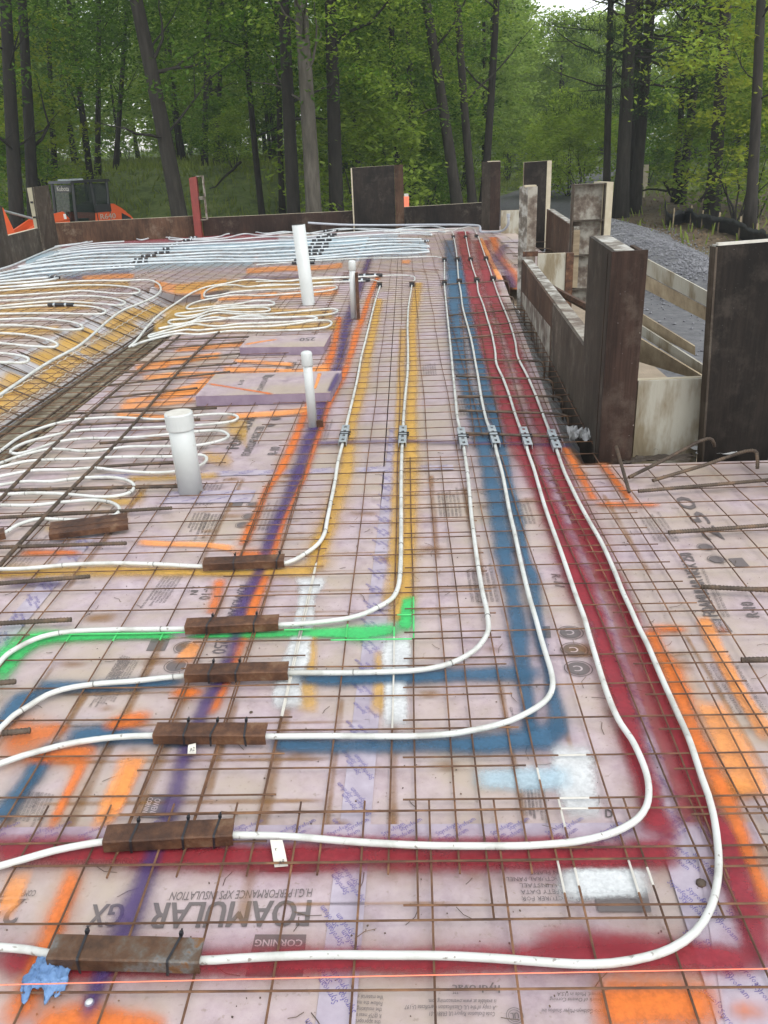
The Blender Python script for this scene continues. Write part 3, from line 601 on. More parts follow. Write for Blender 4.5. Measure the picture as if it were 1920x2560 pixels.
lat([(560, 1035, 1046), (650, 1030, 1042), (740, 1022, 1034), (790, 1012, 1024)], "paint_orange_thin"); lat([(550, 916, 930), (650, 920, 932), (760, 922, 934), (830, 905, 930)], "paint_orange_thin"); lat([(580, 898, 904), (660, 902, 910), (740, 908, 916)], "paint_orange_thin")
lat([(330, 915, 935), (430, 900, 915)], "paint_orange_thin"); lat([(290, 1012, 1026), (420, 1000, 1012), (500, 992, 1004)], "paint_orange_thin")
for r in [[(390, 905, 922), (470, 890, 905), (560, 880, 894)], [(350, 940, 954), (450, 930, 944), (570, 930, 940)], [(300, 1000, 1012), (420, 982, 994), (510, 965, 980)], [(280, 1030, 1046), (380, 1036, 1048), (470, 1040, 1050)], [(400, 985, 1000), (480, 960, 985), (530, 940, 965)], [(430, 870, 880), (530, 862, 872), (620, 852, 864)]]: lat(r, "paint_orange_thin")
for r in [[(200, 690, 700), (270, 686, 697), (340, 684, 694)], [(385, 700, 716), (450, 712, 735), (520, 705, 730), (570, 696, 712)], [(500, 735, 748), (515, 720, 750)], [(610, 672, 684), (700, 666, 678), (800, 664, 674), (860, 656, 668)], [(690, 735, 750), (780, 725, 740), (850, 715, 735)], [(540, 745, 752), (620, 738, 748), (700, 728, 742)], [(1000, 650, 658), (1030, 650, 660)]]: lat(r, "paint_orange_thin")
for r in [[(-20, 690, 720), (200, 650, 690), (420, 640, 675), (640, 635, 665)], [(60, 640, 672), (260, 615, 650), (500, 605, 640), (760, 600, 640), (1000, 590, 630)], [(640, 630, 664), (860, 620, 652), (1070, 600, 640)]]: lat(r, 'paint_sky')
lat([(150, 590, 640), (420, 585, 615), (700, 580, 605)], 'paint_red_thin'); cen([(764, 1070, 40), (790, 1078, 40)], 'paint_purple')
# green
lat([(-30, 1650, 1720), (20, 1608, 1690), (60, 1590, 1640), (100, 1576, 1610), (180, 1578, 1602), (290, 1580, 1598), (460, 1580, 1596)], "paint_green", 0.7); lat([(450, 1582, 1594), (600, 1580, 1594), (740, 1572, 1592), (830, 1570, 1592), (900, 1566, 1598), (960, 1562, 1592), (1020, 1560, 1586)], "paint_green", 0.7)
lon([(1484, 1008, 1036), (1520, 1003, 1030), (1560, 998, 1030), (1586, 985, 1022)], "paint_green", 0.7)
# yellow on the trench side
def slope_patch(v0, v1, s0, s1, mat="paint_yellow"):
    mb = MB(); uvs = []; m, n = max(3, int((v1 - v0) / 0.1)), 5; up = Vector((0.25, 0, 0.43)).normalized() * random.uniform(0.003, 0.006)
    for i in range(m + 1):
        for j in range(n + 1):
            f = s0 + (s1 - s0) * j / n; v = v0 + (v1 - v0) * i / m; mb.v.append(L(TL_U + (TOE_U - TL_U) * f, v, FOAM + (TZ - FOAM) * f) + up); uvs.append((j / n, min(i, m - i) * (v1 - v0) / m))
    for i in range(m):
        for j in range(n): a = i * (n + 1) + j; mb.f.append((a, a + 1, a + n + 2, a + n + 1))
    build("paint_stripe", mb, mat, floor, uvs=uvs)
for a, b, c, d in [(4.6, 6.6, 0.1, 0.7), (5.6, 7.6, 0.35, 1.0), (6.9, 8.4, 0.0, 0.6), (7.6, 9.2, 0.4, 1.0), (8.6, 9.8, 0.1, 0.8), (9.4, 10.3, 0.3, 0.95)]: slope_patch(a, b, c, d)
# dirt and rust rings in the near field
for k in range(60):
    u, v = random.uniform(-1.3, 0.9), random.uniform(1.1, 3.9); p = L(u, v)
    rr = random.uniform(0.03, 0.1); q = [L(u - rr, v - rr * .4), L(u - rr, v + rr * .4)]
    z = FOAM + 0.0019; mb = MB(); uvs = []
    for i in range(5):
        for j in range(5):
            mb.v.append(L(u + (i / 2 - 1) * rr, v + (j / 2 - 1) * rr * 0.6, z)); uvs.append((j / 4, min(i, 4 - i) * rr / 2))
    for i in range(4):
        for j in range(4): mb.f.append((i * 5 + j, i * 5 + j + 1, i * 5 + j + 6, i * 5 + j + 5))
    build("dirt_patch", mb, "rust_stain_mat", floor, uvs=uvs)
# ------------------------------------------------------------------ raised foam pads
def foam_pad(name, lab, bl, br, btl, btr, h, lines):
    a, b = G(*bl), G(*br); zt = RY(bl[0], bl[1] - h, a.y).z
    c, d = G(*btr, zt), G(*btl, zt)
    lo = [Vector((p.x, p.y, FOAM)) for p in (a, b, c, d)]; hi = [Vector((p.x, p.y, zt)) for p in (a, b, c, d)]
    t = thing(name, (lo[0] + lo[2]) / 2, lab, "foam pad")
    m2 = MB(); m2.hexa(lo, hi); build("pad_block", m2, "foam_edge", t)
    top = MB(); top.hexa([p + Vector((0, 0, 0.0005)) for p in hi], [p + Vector((0, 0, 0.003)) for p in hi]); build("printed_face", top, "foam", t)
    for q, m_ in lines:
        ribbon(q, m_, "paint_stripe", zt + 0.0045 + 0.0005 * random.random(), t)
    return t, zt
t1, z1 = foam_pad("foam_pad", "large lilac foam pad crossed by orange line and purple paint beside the thin capped pipe", (491, 1011), (827, 1002), (539, 936), (854, 928), 20,
         [([(517, 955, 515, 962), (600, 968, 598, 975), (690, 982, 684, 990)], "paint_orange"), ([(835, 929, 858, 929), (822, 955, 848, 955), (812, 981, 832, 981)], "paint_purple"), ([(792, 930, 808, 930), (786, 958, 798, 958), (780, 975, 790, 975)], "paint_orange_thin")])
m2 = MB(); text_on(m2, "FOAMULAR", G(655, 978, z1 + .004), G(672, 944, z1 + .004), G(640, 978, z1 + .004), 2, True); build("printed_text", m2, "print_grey", t1)
m2 = MB(); text_on(m2, "R-10", G(606, 962, z1 + .004), G(612, 950, z1 + .004), G(594, 962, z1 + .004), 2, True); build("printed_text", m2, "print_grey", t1)
m2 = MB(); m2.quad(G(654, 944, z1 + .0042), G(678, 943, z1 + .0042), G(688, 936, z1 + .0042), G(664, 937, z1 + .0042)); build("printed_logo", m2, "print_grey", t1)
t2, z2 = foam_pad("foam_pad", "smaller lilac foam pad printed 250 behind the larger one", (600, 885), (811, 883), (624, 841), (826, 838), 16, [([(606, 858, 606, 866), (660, 850, 660, 856), (700, 845, 700, 850)], "paint_orange_thin")])
m2 = MB(); text_on(m2, "250", G(790, 843, z2 + .004), G(752, 845, z2 + .004), G(788, 851, z2 + .004), 2, True); build("printed_text", m2, "print_grey", t2)
# ------------------------------------------------------------------ welded wire mesh sheets
GP = 0.1524
ORD = 'first second third fourth fifth sixth seventh eighth ninth tenth eleventh twelfth thirteenth fourteenth fifteenth sixteenth'.split()
surf('green_paint', [(0.3, (0.05, 0.40, 0.10)), (0.7, (0.07, 0.58, 0.16))], 20, 0.5)
def wob(p, a=0.004, s=1.7, k=0.0):
    return Vector((noise.noise(p * s + Vector((k, 0, 3))), noise.noise(p * s + Vector((7, k, 1))), noise.noise(p * s * 1.3 + Vector((2, 9, k))))) * a
WHITE = [(735, 1405, 815, 1500), (690, 1500, 790, 1800), (962, 1590, 1008, 1835), (1395, 1850, 1480, 2070), (1165, 1918, 1445, 1950), (1385, 2150, 1635, 2235)]
GREEN = [(60, 1575, 480, 1605), (700, 1560, 1035, 1600), (990, 1490, 1035, 1590)]
def to_px(p):
    q = Vector((p.x, p.y, p.z - EYE)); zc = q.dot(_Fw); return 960 + F_PX * q.dot(_r2) / zc, 1280 - F_PX * q.dot(_u2) / zc
def overspray(pts, t, r, isv):
    for zones, m in ((WHITE if isv else WHITE[3:], "white_paint"), (GREEN, "green_paint")):
        run = []
        D = [a.lerp(b, k / 6) for a, b in zip(pts[:-1], pts[1:]) for k in range(6)] + [pts[-1]]
        for p in D + [None]:
            ins = False
            if p is not None:
                x, y = to_px(p); ins = any(a < x < c and b < y < d for a, b, c, d in zones)
            if ins: run.append(p)
            else:
                if len(run) > 2: mb = MB(); mb.tube(run, r * 1.1, 5); build("oversprayed_wire", mb, m, t)
                run = []
def mesh_sheet(lab, u0, nu, v0, nv, ext=0.03, seed=0, zoff=0.0, r=0.0025, shear=0.0, mat="rust_wire", zf=None, bend=None):
    """nu wires running away (from u0), nv wires across (from v0), GP apart; each wire its own part"""
    base = L(u0 + nu * GP / 2, v0)
    t = thing("wire_mesh_sheet", base, lab, "wire mesh")
    u1, v1 = u0 + (nu - 1) * GP, v0 + (nv - 1) * GP
    def P(u, v, dz):
        b = bend(u, v) if bend else 0.0
        p = L(u + shear * (v - v0) + b, v, 0); q = wob(p, 0.010, 0.9, seed); p += q; p.z = dz + zoff + abs(q.z) * 0.4
        if zf: p.z += zf(u, v)
        return p
    n8 = 5 if v0 < 2.5 else 4
    for i in range(nu):
        u = u0 + i * GP
        m = max(6, int((v1 - v0) / 0.12)); pts = [P(u, v0 - ext + (v1 - v0 + 2 * ext) * k / m, 0.0) for k in range(m + 1)]
        mb = MB(); mb.tube(pts, r, n8); build("wire", mb, mat, t); v0 < 2.5 and overspray(pts, t, r, True)
    for j in range(nv):
        v = v0 + j * GP
        m = max(5, int((u1 - u0) / 0.12)); pts = [P(u0 - ext + (u1 - u0 + 2 * ext) * k / m, v, r * 1.9) for k in range(m + 1)]
        mb = MB(); mb.tube(pts, r, n8); build("wire", mb, mat, t); v0 < 2.5 and overspray(pts, t, r, False)
    return t
UA = -1.14
def in_trench(u, v):
    if v < T_V0 or v > T_V1 + 0.35: return 0.0
    if TL_U < u <= TOE_U: z = (u - TL_U) / (TOE_U - TL_U) * TZ
    elif TOE_U < u <= RF_U: z = TZ
    elif RF_U < u < RT_U: z = TZ * (RT_U - u) / (RT_U - RF_U)
    else: return 0.0
    if v > T_V1: z *= 1 - (v - T_V1) / 0.35
    return z * 0.97
mesh_sheet("rusty wire mesh sheet under the pipe sleeves at lower left", UA - 5 * GP, 11, 1.75 - 2 * GP, 16, seed=1)
mesh_sheet("rusty wire mesh sheet under the yellow lined pipes, centre foreground", UA + 3 * GP, 7, 1.75 - 2.45 * GP, 20, seed=2, zoff=0.0012)
mesh_sheet("dense rusty mesh sheet along the blue painted stripes", UA + 7.4 * GP, 7, 1.75 - 3.2 * GP, 19, seed=3, zoff=0.0024)
def bendR(u, v): return 0.05 * math.sin((v - 1.3) * 1.1)
mesh_sheet("rusty mesh sheet on bare foam at the right edge", UA + 11.6 * GP, 11, 1.75 - 2.6 * GP, 17, seed=4, zoff=0.006, bend=bendR)
pe = UVof(G(910, 2009))
mesh_sheet("rusty mesh sheet nearest the camera with its cut ends at the red band", pe[0] - 9 * GP, 17, pe[1] - 6 * GP - 0.035, 7, ext=0.04, seed=5, zoff=0.0035)
mesh_sheet("rusty mesh sheet around the big capped pipe", UA - 11 * GP, 13, 4.02, 19, seed=6, zoff=0.001)
mesh_sheet("rusty mesh sheet between the yellow and blue pipes, mid slab", UA + 2 * GP, 9, 4.36, 22, seed=7, zoff=0.002)
mesh_sheet("rusty mesh sheet under the red pipes beside the near forms", UA + 9.6 * GP, 5, 4.2, 30, seed=8, zoff=0.0015, shear=0.045)
mesh_sheet("rusty mesh sheet around the tall open pipe", UA - 6 * GP, 9, 6.9, 22, seed=9, zoff=0.001)
mesh_sheet("rusty mesh sheet behind the yellow pipe ends", UA + 2 * GP, 9, 7.7, 26, seed=10, zoff=0.002)
mesh_sheet("rusty mesh sheet dipping through the yellow trench", TL_U - 0.25, 9, 4.2, 44, seed=11, zoff=0.008, zf=in_trench)
mesh_sheet("rusty mesh sheet on the raised left side under yellow loops", -5.6, 14, 6.2, 32, seed=12)
mesh_sheet("rusty mesh sheet at the far left under pale blue pipes", -6.2, 17, 11.0, 30, seed=13, zoff=0.002)
mesh_sheet("rusty mesh sheet at the far middle under pale blue pipes", -3.7, 20, 10.5, 34, seed=14)
mesh_sheet("rusty mesh sheet at the far right end by the conduit", -0.7, 16, 11.4, 36, seed=15, zoff=0.001)
# rust stains under the nearest wires: one soft stain per wire line
for k in range(17):
    u = UA + (k - 2) * GP + 0.006
    for (va, vb) in ((1.2, 2.4), (2.5, 3.9)):
        if random.random() < 0.25: continue
        z = FOAM + 0.0016; mb = MB(); uvs = []
        m = 8; hw = random.uniform(0.012, 0.028); a, b = va + random.uniform(0, .4), vb - random.uniform(0, .4)
        for i in range(m + 1):
            for j in range(3):
                mb.v.append(L(u + (j - 1) * hw, a + (b - a) * i / m, z)); uvs.append((j / 2, min(i, m - i) * (b - a) / m))
        for i in range(m):
            for j in range(2): mb.f.append((i * 3 + j, i * 3 + j + 1, i * 3 + j + 4, i * 3 + j + 3))
        build("rust_stain", mb, "rust_stain_mat", floor, uvs=uvs)
for k in range(16):
    v = 1.75 + (k - 3) * GP - 0.008; a = random.uniform(-1.3, 0.2); b = a + random.uniform(0.4, 1.0)
    z = FOAM + 0.0017; mb = MB(); uvs = []; m = 6; hw = random.uniform(0.008, 0.016)
    for i in range(m + 1):
        for j in range(3): mb.v.append(L(a + (b - a) * i / m, v + (j - 1) * hw, z)); uvs.append((j / 2, min(i, m - i) * (b - a) / m))
    for i in range(m):
        for j in range(2): mb.f.append((i * 3 + j, i * 3 + j + 1, i * 3 + j + 4, i * 3 + j + 3))
    build("rust_stain", mb, "rust_stain_mat", floor, uvs=uvs)
# white over-sprayed lengths of wire and shiny white wire in the trench
for uu in (-3.04, -2.92):
    pts = [L(uu + (0.012 if k % 2 else -0.012), 5.0 + k * 0.09, in_trench(uu, 6) + 0.02) for k in range(62)]
    mb = MB(); mb.tube(pts, 0.0035, 5); tag(build("slope_wire", mb, "white_paint"), "pale kinked wire %s on the yellow trench slope" % ("higher up" if uu < -3 else "lower down"), "wire", "pale wires on the trench slope")
# ------------------------------------------------------------------ reinforcing bars
def rebar(pts, lab, r=0.0078, group=None, step=0.05):
    P = smooth_path(pts, step) if len(pts) > 2 else [pts[0].lerp(pts[1], k / max(2, int((pts[1] - pts[0]).length / step))) for k in range(max(2, int((pts[1] - pts[0]).length / step)) + 1)]
    o = None; mb = MB(); near = min(p.y for p in P) < 4.6
    mb.tube(P, r, 8 if near else 6)
    o = build("rebar", mb, "rebar", smooth=True); tag(o, lab, "rebar", group)
    if near:                                                   # rolled ribs
        rb = MB(); step_r = 0.011; acc = 0.0
        for i in range(len(P) - 1):
            d = P[i + 1] - P[i]; ln_ = d.length; dn = d.normalized(); s = 0.0
            while s < ln_ and len(rb.f) < 9000:
                c = P[i] + dn * s; rb.tube([c - dn * 0.0016, c + dn * 0.0016 + Vector((0, 0, 0.0001))], r * 1.17, 8, False); s += step_r
        k = build("ribs", rb, "rebar", o)
    return o
gR = "rebars laid on the foam at the right"
rebar([G(1541, 1118, 0.10), G(1573, 1230, 0.018)], "short upright leaning rebar stub with orange paint at its foot")
rebar([G(1573, 1193, 0.02), G(1660, 1150, 0.05), G(1768, 1097, 0.10), G(1780, 1099, 0.10), G(1786, 1116, 0.06)], "hooked rebar reaching up to the pale plywood panel", group=gR)
rebar([G(1633, 1201, 0.02), G(1760, 1163, 0.05), G(1880, 1126, 0.09), G(1892, 1132, 0.085), G(1893, 1172, 0.02)], "long hooked rebar below the dark right-hand panel", group=gR)
rebar([G(1597, 1228, 0.02), G(1930, 1199, 0.025)], "straight rebar lying just below the hooked pair", group=gR)
rebar([G(1673, 1331, 0.018), G(1940, 1312, 0.02)], "rebar running off frame above the printed NGX lettering", group=gR)
rebar([G(1755, 1467, 0.018), G(1940, 1476, 0.02)], "rebar crossing the printed lettering at the right edge", group=gR)
rebar([G(1855, 1650, 0.018), G(1940, 1648, 0.02)], "shortest visible rebar end at the right edge", group=gR)
gL = "rebars laid on the foam at the left"
for a, b, lab in [((-30, 1461), (225, 1441), "grey rebar end beneath the uppermost straight pipe at left"), ((-30, 1560), (177, 1549), "greenish rebar end just above the green spray line"), ((-30, 1709), (39, 1704), "stub of rebar at the left edge above the blue bend"), ((8, 1833), (76, 1826), "brown rebar stub in orange paint at left"),
                  ((-30, 1296), (430, 1270), "rebar passing behind the loose steel angles"), ((-30, 1369), (316, 1358), "rebar lying just below the loose steel angles"), ((-20, 1226), (447, 1216), "rebar reaching the foot of the big capped pipe"), ((232, 1168), (440, 1155), "rebar behind the middle of the big capped pipe"), ((250, 1108), (430, 1096), "rebar behind the cap of the big pipe")]:
    rebar([G(*a, 0.016), G(*b, 0.016)], lab, group=gL)
gC = "cross bars over the trench edge"
for k, (a, b) in enumerate([((170, 1034), (542, 1020)), ((262, 995), (494, 970)), ((270, 963), (575, 929)), ((301, 932), (592, 908)), ((309, 911), (600, 884)), ((395, 873), (612, 854)), ((405, 851), (625, 842)), ((190, 1062), (500, 1048))]):
    rebar([G(*a, 0.012), G(*b, 0.014)], ["front-most cross bar below the large foam pad", "second cross bar ending left of the large foam pad", "third cross bar pointing at the large foam pad's back corner", "fourth cross bar ending near the small pad", "fifth cross bar touching the small foam pad", "sixth cross bar behind the small foam pad", "farthest cross bar just below the white loops", "cross bar close behind the big cap"][k], group=gC)
gV = "long bars beside the trench"
rebar([G(-30, 1446, 0.02), G(118, 1284, 0.02), G(304, 1094, 0.02), G(473, 900, 0.02), G(548, 830, 0.02)], "long dark bar nearest the big capped pipe, running away from camera", 0.008, gV, 0.1)
rebar([G(-40, 1290, 0.02), G(169, 1081, 0.02), G(380, 900, 0.02), G(450, 838, 0.02)], "long dark bar left of the trench edge bars, orange at one spot", 0.008, gV, 0.1)
for k, uu in enumerate((-2.83, -2.72, -2.6, -2.48, -2.36, -2.24)):
    zz = TZ + 0.03 + (0.02 if k % 2 else 0) + (0.10 if k == 5 else 0)
    rebar([L(uu, 4.0, zz), L(uu + random.uniform(-.03, .03), 10.4 - 0.3 * (k % 3), zz)], "%s long bar lying in the trench bottom" % ["leftmost", "second", "third", "fourth", "fifth", "rightmost"][k], 0.008, "long bars in the trench", 0.2)
for k in range(15):
    v = 5.0 + k * 0.40
    rebar([L(TL_U - 0.02, v, 0.012), L(TOE_U + 0.03, v + 0.03, TZ + 0.02)], "%s sloping bar on the yellow trench side, counted from the camera" % ORD[k], 0.0065, "sloping bars on the yellow trench side", 0.1)
gH = "hooked bars at the right-hand form wall"
for k, (a, b, hook) in enumerate([((1120, 788), (1308, 773), 1), ((1124, 819), (1325, 805), 1), ((1126, 848), (1337, 829), 1), ((1134, 899), (1355, 903), 1), ((1140, 940), (1377, 950), 1), ((1144, 991), (1401, 992), 1), ((1148, 1026), (1414, 1036), 1), ((1164, 1083), (1424, 1093), 0), ((1116, 711), (1269, 702), 1), ((1116, 745), (1280, 741), 1), ((1252, 607), (1370, 605), 1), ((1259, 619), (1378, 622), 1), ((1266, 634), (1388, 631), 1), ((1282, 640), (1304, 640), 0), ((1285, 662), (1303, 662), 0)]):
    A, B = G(*a, 0.014), G(*b, 0.016)
    d = (B - A).normalized()
    pts = [A, A.lerp(B, .5), B] if not hook else [A, A.lerp(B, .5), B - d * .03, B + Vector((0.008, 0, -0.012)), B + Vector((0.018, 0, -0.05)), B + Vector((0.02, 0, -0.16))]
    rebar(pts, "%s hooked bar along the right-hand forms counted from the camera" % ["seventh", "sixth", "fifth", "fourth", "third", "second-nearest bent", "nearest bent", "straight unhooked", "ninth", "eighth", "far", "far second", "far third", "far stub", "far lower stub"][k], 0.0075, gH, 0.03)
# ------------------------------------------------------------------ heating pipes
PR = 0.0082
def tie(p, d, parent, tail=True, r=PR):
    d = d.normalized(); side = d.cross(Vector((0, 0, 1))).normalized(); up = side.cross(d)
    mb = MB(); n = 9; pts = [p + (side * math.cos(2 * math.pi * k / n) + up * math.sin(2 * math.pi * k / n)) * (r + 0.0012) + d * 0.0015 * k / n for k in range(n + 1)]
    mb.tube(pts, 0.0013, 5)
    if tail:
        s = random.choice((-1, 1)); q = p + side * s * (r + 0.001)
        mb.tube([q, q + side * s * 0.012 + up * 0.006 + d * random.uniform(-.012, .012), q + side * s * 0.02 + up * random.uniform(0.004, 0.02) + d * random.uniform(-.025, .025), q + side * s * 0.012 + up * random.uniform(.006, .024) + d * random.uniform(-.02, .02)], 0.0011, 4)
    build("tie_wire", mb, "tie_wire", parent)
def pipe(px, lab, z=0.0135, group="white heating pipes", zs=None, ties=0.27, n=10, step=0.025, r=PR, world=None, mat="pex"):
    pts = world or [G(a, b, z if zs is None else zs[k]) for k, (a, b) in enumerate(px)]
    P = smooth_path(pts, step)
    far = sum(p.y for p in P) / len(P)
    mb = MB(); mb.tube(P, r, n); o = build("heating_pipe", mb, mat, smooth=True); tag(o, lab, "pipe", group)
    if ties and far < 9:
        acc = random.uniform(0.1, ties)
        for i in range(1, len(P)):
            acc += (P[i] - P[i - 1]).length
            if acc > ties and abs(P[i].x) < 4.2:
                acc = random.uniform(-0.08, 0.08); tie(P[i], P[i] - P[i - 1], o, far < 5.5, r)
    return o
P1 = [(-60, 2362), (0, 2368), (69, 2374), (134, 2386), (230, 2392), (400, 2398), (504, 2401), (623, 2394), (766, 2388), (868, 2387), (960, 2388), (1103, 2389), (1228, 2395), (1348, 2404), (1440, 2410), (1529, 2408), (1619, 2392), (1679, 2371), (1738, 2330), (1777, 2270), (1792, 2213), (1797, 2154), (1794, 2109), (1786, 2049), (1771, 1989), (1753, 1939), (1738, 1892), (1722, 1846), (1696, 1788), (1666, 1721), (1642, 1666), (1617, 1608), (1598, 1571), (1576, 1521), (1556, 1478), (1535, 1425), (1502, 1353), (1476, 1308), (1449, 1259), (1427, 1214), (1410, 1177), (1395, 1134), (1384, 1102), (1369, 1066), (1352, 1021), (1337, 982), (1317, 937), (1295, 893), (1288, 853), (1275, 809), (1261, 774), (1243, 730), (1232, 697), (1226, 678), (1215, 647), (1207, 624), (1196, 593), (1190, 581), (1184, 571), (1172, 567), (1153, 570), (1120, 578), (1060, 578), (960, 580)]
P2 = [(-60, 2180), (0, 2165), (60, 2148), (134, 2127), (209, 2112), (262, 2104), (400, 2092), (587, 2088), (719, 2091), (868, 2103), (960, 2109), (1079, 2114), (1199, 2115), (1318, 2114), (1392, 2109), (1440, 2104), (1514, 2088), (1559, 2070), (1595, 2046), (1616, 2016), (1622, 1986), (1620, 1951), (1612, 1921), (1598, 1886), (1579, 1848), (1553, 1811), (1535, 1776), (1518, 1733), (1501, 1681), (1486, 1631), (1473, 1588), (1462, 1548), (1442, 1494), (1423, 1439), (1401, 1375), (1378, 1312), (1360, 1259), (1348, 1218), (1334, 1170), (1320, 1130), (1313, 1102), (1298, 1063), (1285, 1026), (1273, 987), (1258, 947), (1241, 908), (1238, 878), (1228, 828), (1219, 799), (1209, 764), (1196, 730), (1192, 701), (1182, 670), (1176, 647), (1170, 620), (1165, 593), (1162, 578), (1156, 573), (1138, 572), (1080, 574), (1000, 575), (900, 580)]
P3 = [(-60, 1930), (0, 1909), (58, 1889), (113, 1874), (174, 1859), (260, 1846), (318, 1841), (388, 1839), (520, 1840), (668, 1841), (827, 1840), (960, 1841), (1047, 1840), (1133, 1834), (1168, 1828), (1220, 1818), (1278, 1801), (1322, 1780), (1359, 1756), (1377, 1733), (1382, 1707), (1377, 1675), (1368, 1646), (1353, 1597), (1339, 1545), (1324, 1495), (1311, 1443), (1301, 1400), (1286, 1330), (1275, 1283), (1256, 1184), (1243, 1135), (1232, 1090), (1218, 1056), (1204, 997), (1196, 947), (1189, 908), (1179, 853), (1169, 814), (1157, 769), (1152, 730), (1147, 702), (1143, 651), (1140, 624), (1134, 593), (1131, 581), (1122, 577), (1090, 579), (1000, 582)]
P4 = [(-40, 1880), (0, 1822), (14, 1808), (35, 1788), (72, 1765), (116, 1738), (159, 1723), (208, 1714), (260, 1708), (333, 1703), (405, 1695), (463, 1690), (600, 1684), (729, 1682), (856, 1682), (960, 1680), (1047, 1675), (1105, 1665), (1148, 1649), (1186, 1626), (1209, 1600), (1221, 1574), (1220, 1550), (1216, 1521), (1207, 1484), (1200, 1446), (1193, 1400), (1185, 1340), (1179, 1293), (1174, 1234), (1169, 1184), (1162, 1135), (1155, 1090), (1144, 1046), (1139, 997), (1133, 937), (1127, 873), (1122, 823), (1117, 774), (1113, 735), (1111, 709), (1111, 660), (1109, 648), (1098, 643), (1076, 641), (1000, 644), (900, 646), (780, 652), (640, 662)]
P5 = [(-40, 1705), (0, 1655), (17, 1637), (43, 1620), (87, 1598), (124, 1587), (174, 1579), (284, 1574), (460, 1572), (580, 1567), (698, 1562), (758, 1559), (827, 1552), (873, 1545), (914, 1533), (943, 1519), (965, 1507), (983, 1493), (995, 1469), (1000, 1438), (1002, 1400), (1003, 1300), (1003, 1200), (1005, 1124), (1007, 1093), (1009, 1047), (1013, 993), (1019, 931), (1020, 873), (1019, 816), (1021, 769), (1027, 731), (1031, 708), (1037, 697), (1032, 691), (1003, 688), (956, 689), (880, 692), (780, 694), (720, 702), (640, 704)]
P6 = [(-60, 1424), (0, 1423), (69, 1421), (174, 1412), (289, 1408), (400, 1411), (506, 1416), (610, 1412), (716, 1407), (760, 1386), (794, 1361), (811, 1334), (818, 1300), (828, 1250), (838, 1200), (845, 1155), (855, 1115), (861, 1090), (868, 1055), (882, 997), (894, 943), (903, 893), (915, 846), (926, 800), (940, 746), (950, 715), (951, 706), (943, 703), (923, 699), (860, 703), (790, 708), (720, 712), (640, 716)]
pipe(P1, "outermost white pipe sweeping along the red band, tagged A9", n=12, group=None)
pipe(P2, "second white pipe along the inner red stripe with the paper tag", n=12, group=None)
pipe(P3, "white pipe following the right blue stripe and turning left", n=12, group=None)
pipe(P4, "white pipe left of the blue stripes turning above the blue cross line", n=12, group=None)
pipe(P5, "white pipe beside the right yellow stripe curving into the green paint", n=12, group=None)
pipe(P6, "leftmost of the six long pipes, curving left at the upper sleeve", n=12, group=None)
Z7 = lambda pts: [(x / 2.37, 900 + y / 2.37) for x, y in pts]
Z6 = lambda pts: [(x / 2.592, 640 + y / 2.592) for x, y in pts]
Z4 = lambda pts: [(640 + x / 2.592, 400 + y / 2.592) for x, y in pts]
ZM = lambda pts: [(330 + x / 2.911, 680 + y / 2.911) for x, y in pts]
gl = "loops around the big capped pipe"
pipe(Z7([(-80, 600), (0, 540), (150, 440), (350, 372), (500, 350), (680, 340), (800, 345), (970, 352), (1150, 330), (1280, 320), (1380, 324), (1410, 340), (1380, 362), (1250, 380), (1000, 395), (800, 403), (600, 410), (450, 420), (300, 450), (150, 490), (80, 525), (62, 545), (100, 556), (200, 532), (350, 484), (500, 466), (700, 462), (850, 455), (1000, 440), (1150, 425), (1290, 418), (1345, 435), (1350, 458), (1300, 480), (1150, 508), (960, 512), (750, 515), (600, 535), (480, 540), (380, 530), (280, 530), (150, 560), (0, 612), (-60, 640)]), "topmost white loops passing behind the big cap", group=gl, ties=0.5)
pipe(Z7([(-60, 650), (0, 636), (150, 602), (300, 590), (500, 585), (700, 575), (900, 573), (1050, 572), (1190, 562), (1225, 580), (1215, 605), (1190, 622), (1040, 660), (900, 668), (700, 655), (550, 640), (400, 650), (200, 655), (0, 690), (-60, 705)]), "white loop ending just right of the big capped pipe's middle", group=gl, ties=0.5)
pipe(Z7([(-60, 750), (0, 740), (150, 720), (300, 720), (430, 705), (550, 695), (680, 697), (760, 715), (795, 745), (770, 785), (700, 805), (600, 812), (450, 800), (300, 790), (150, 790), (0, 800), (-60, 810)]), "white loop left of the big pipe's foot", group=gl, ties=0.5)
pipe(Z7([(-60, 860), (0, 860), (200, 860), (400, 840), (550, 830), (660, 845), (708, 880), (680, 920), (600, 945), (480, 950), (350, 945), (210, 945), (100, 980), (30, 1022), (-60, 1045)]), "lowest white loop, just above the loose steel angles", group=gl, ties=0.5)
gu = "loops on the raised left side"
pipe(Z6([(-60, 208), (0, 205), (200, 185), (400, 170), (600, 160), (800, 160), (950, 155), (1010, 170), (1040, 200), (1035, 235), (990, 270), (900, 310), (800, 350), (700, 420), (600, 510), (500, 590), (350, 670), (250, 730), (120, 820), (0, 900), (-60, 940)]), "long white pipe running diagonally down the yellow trench slope", group=gu, z=0.02, ties=0, r=0.012)
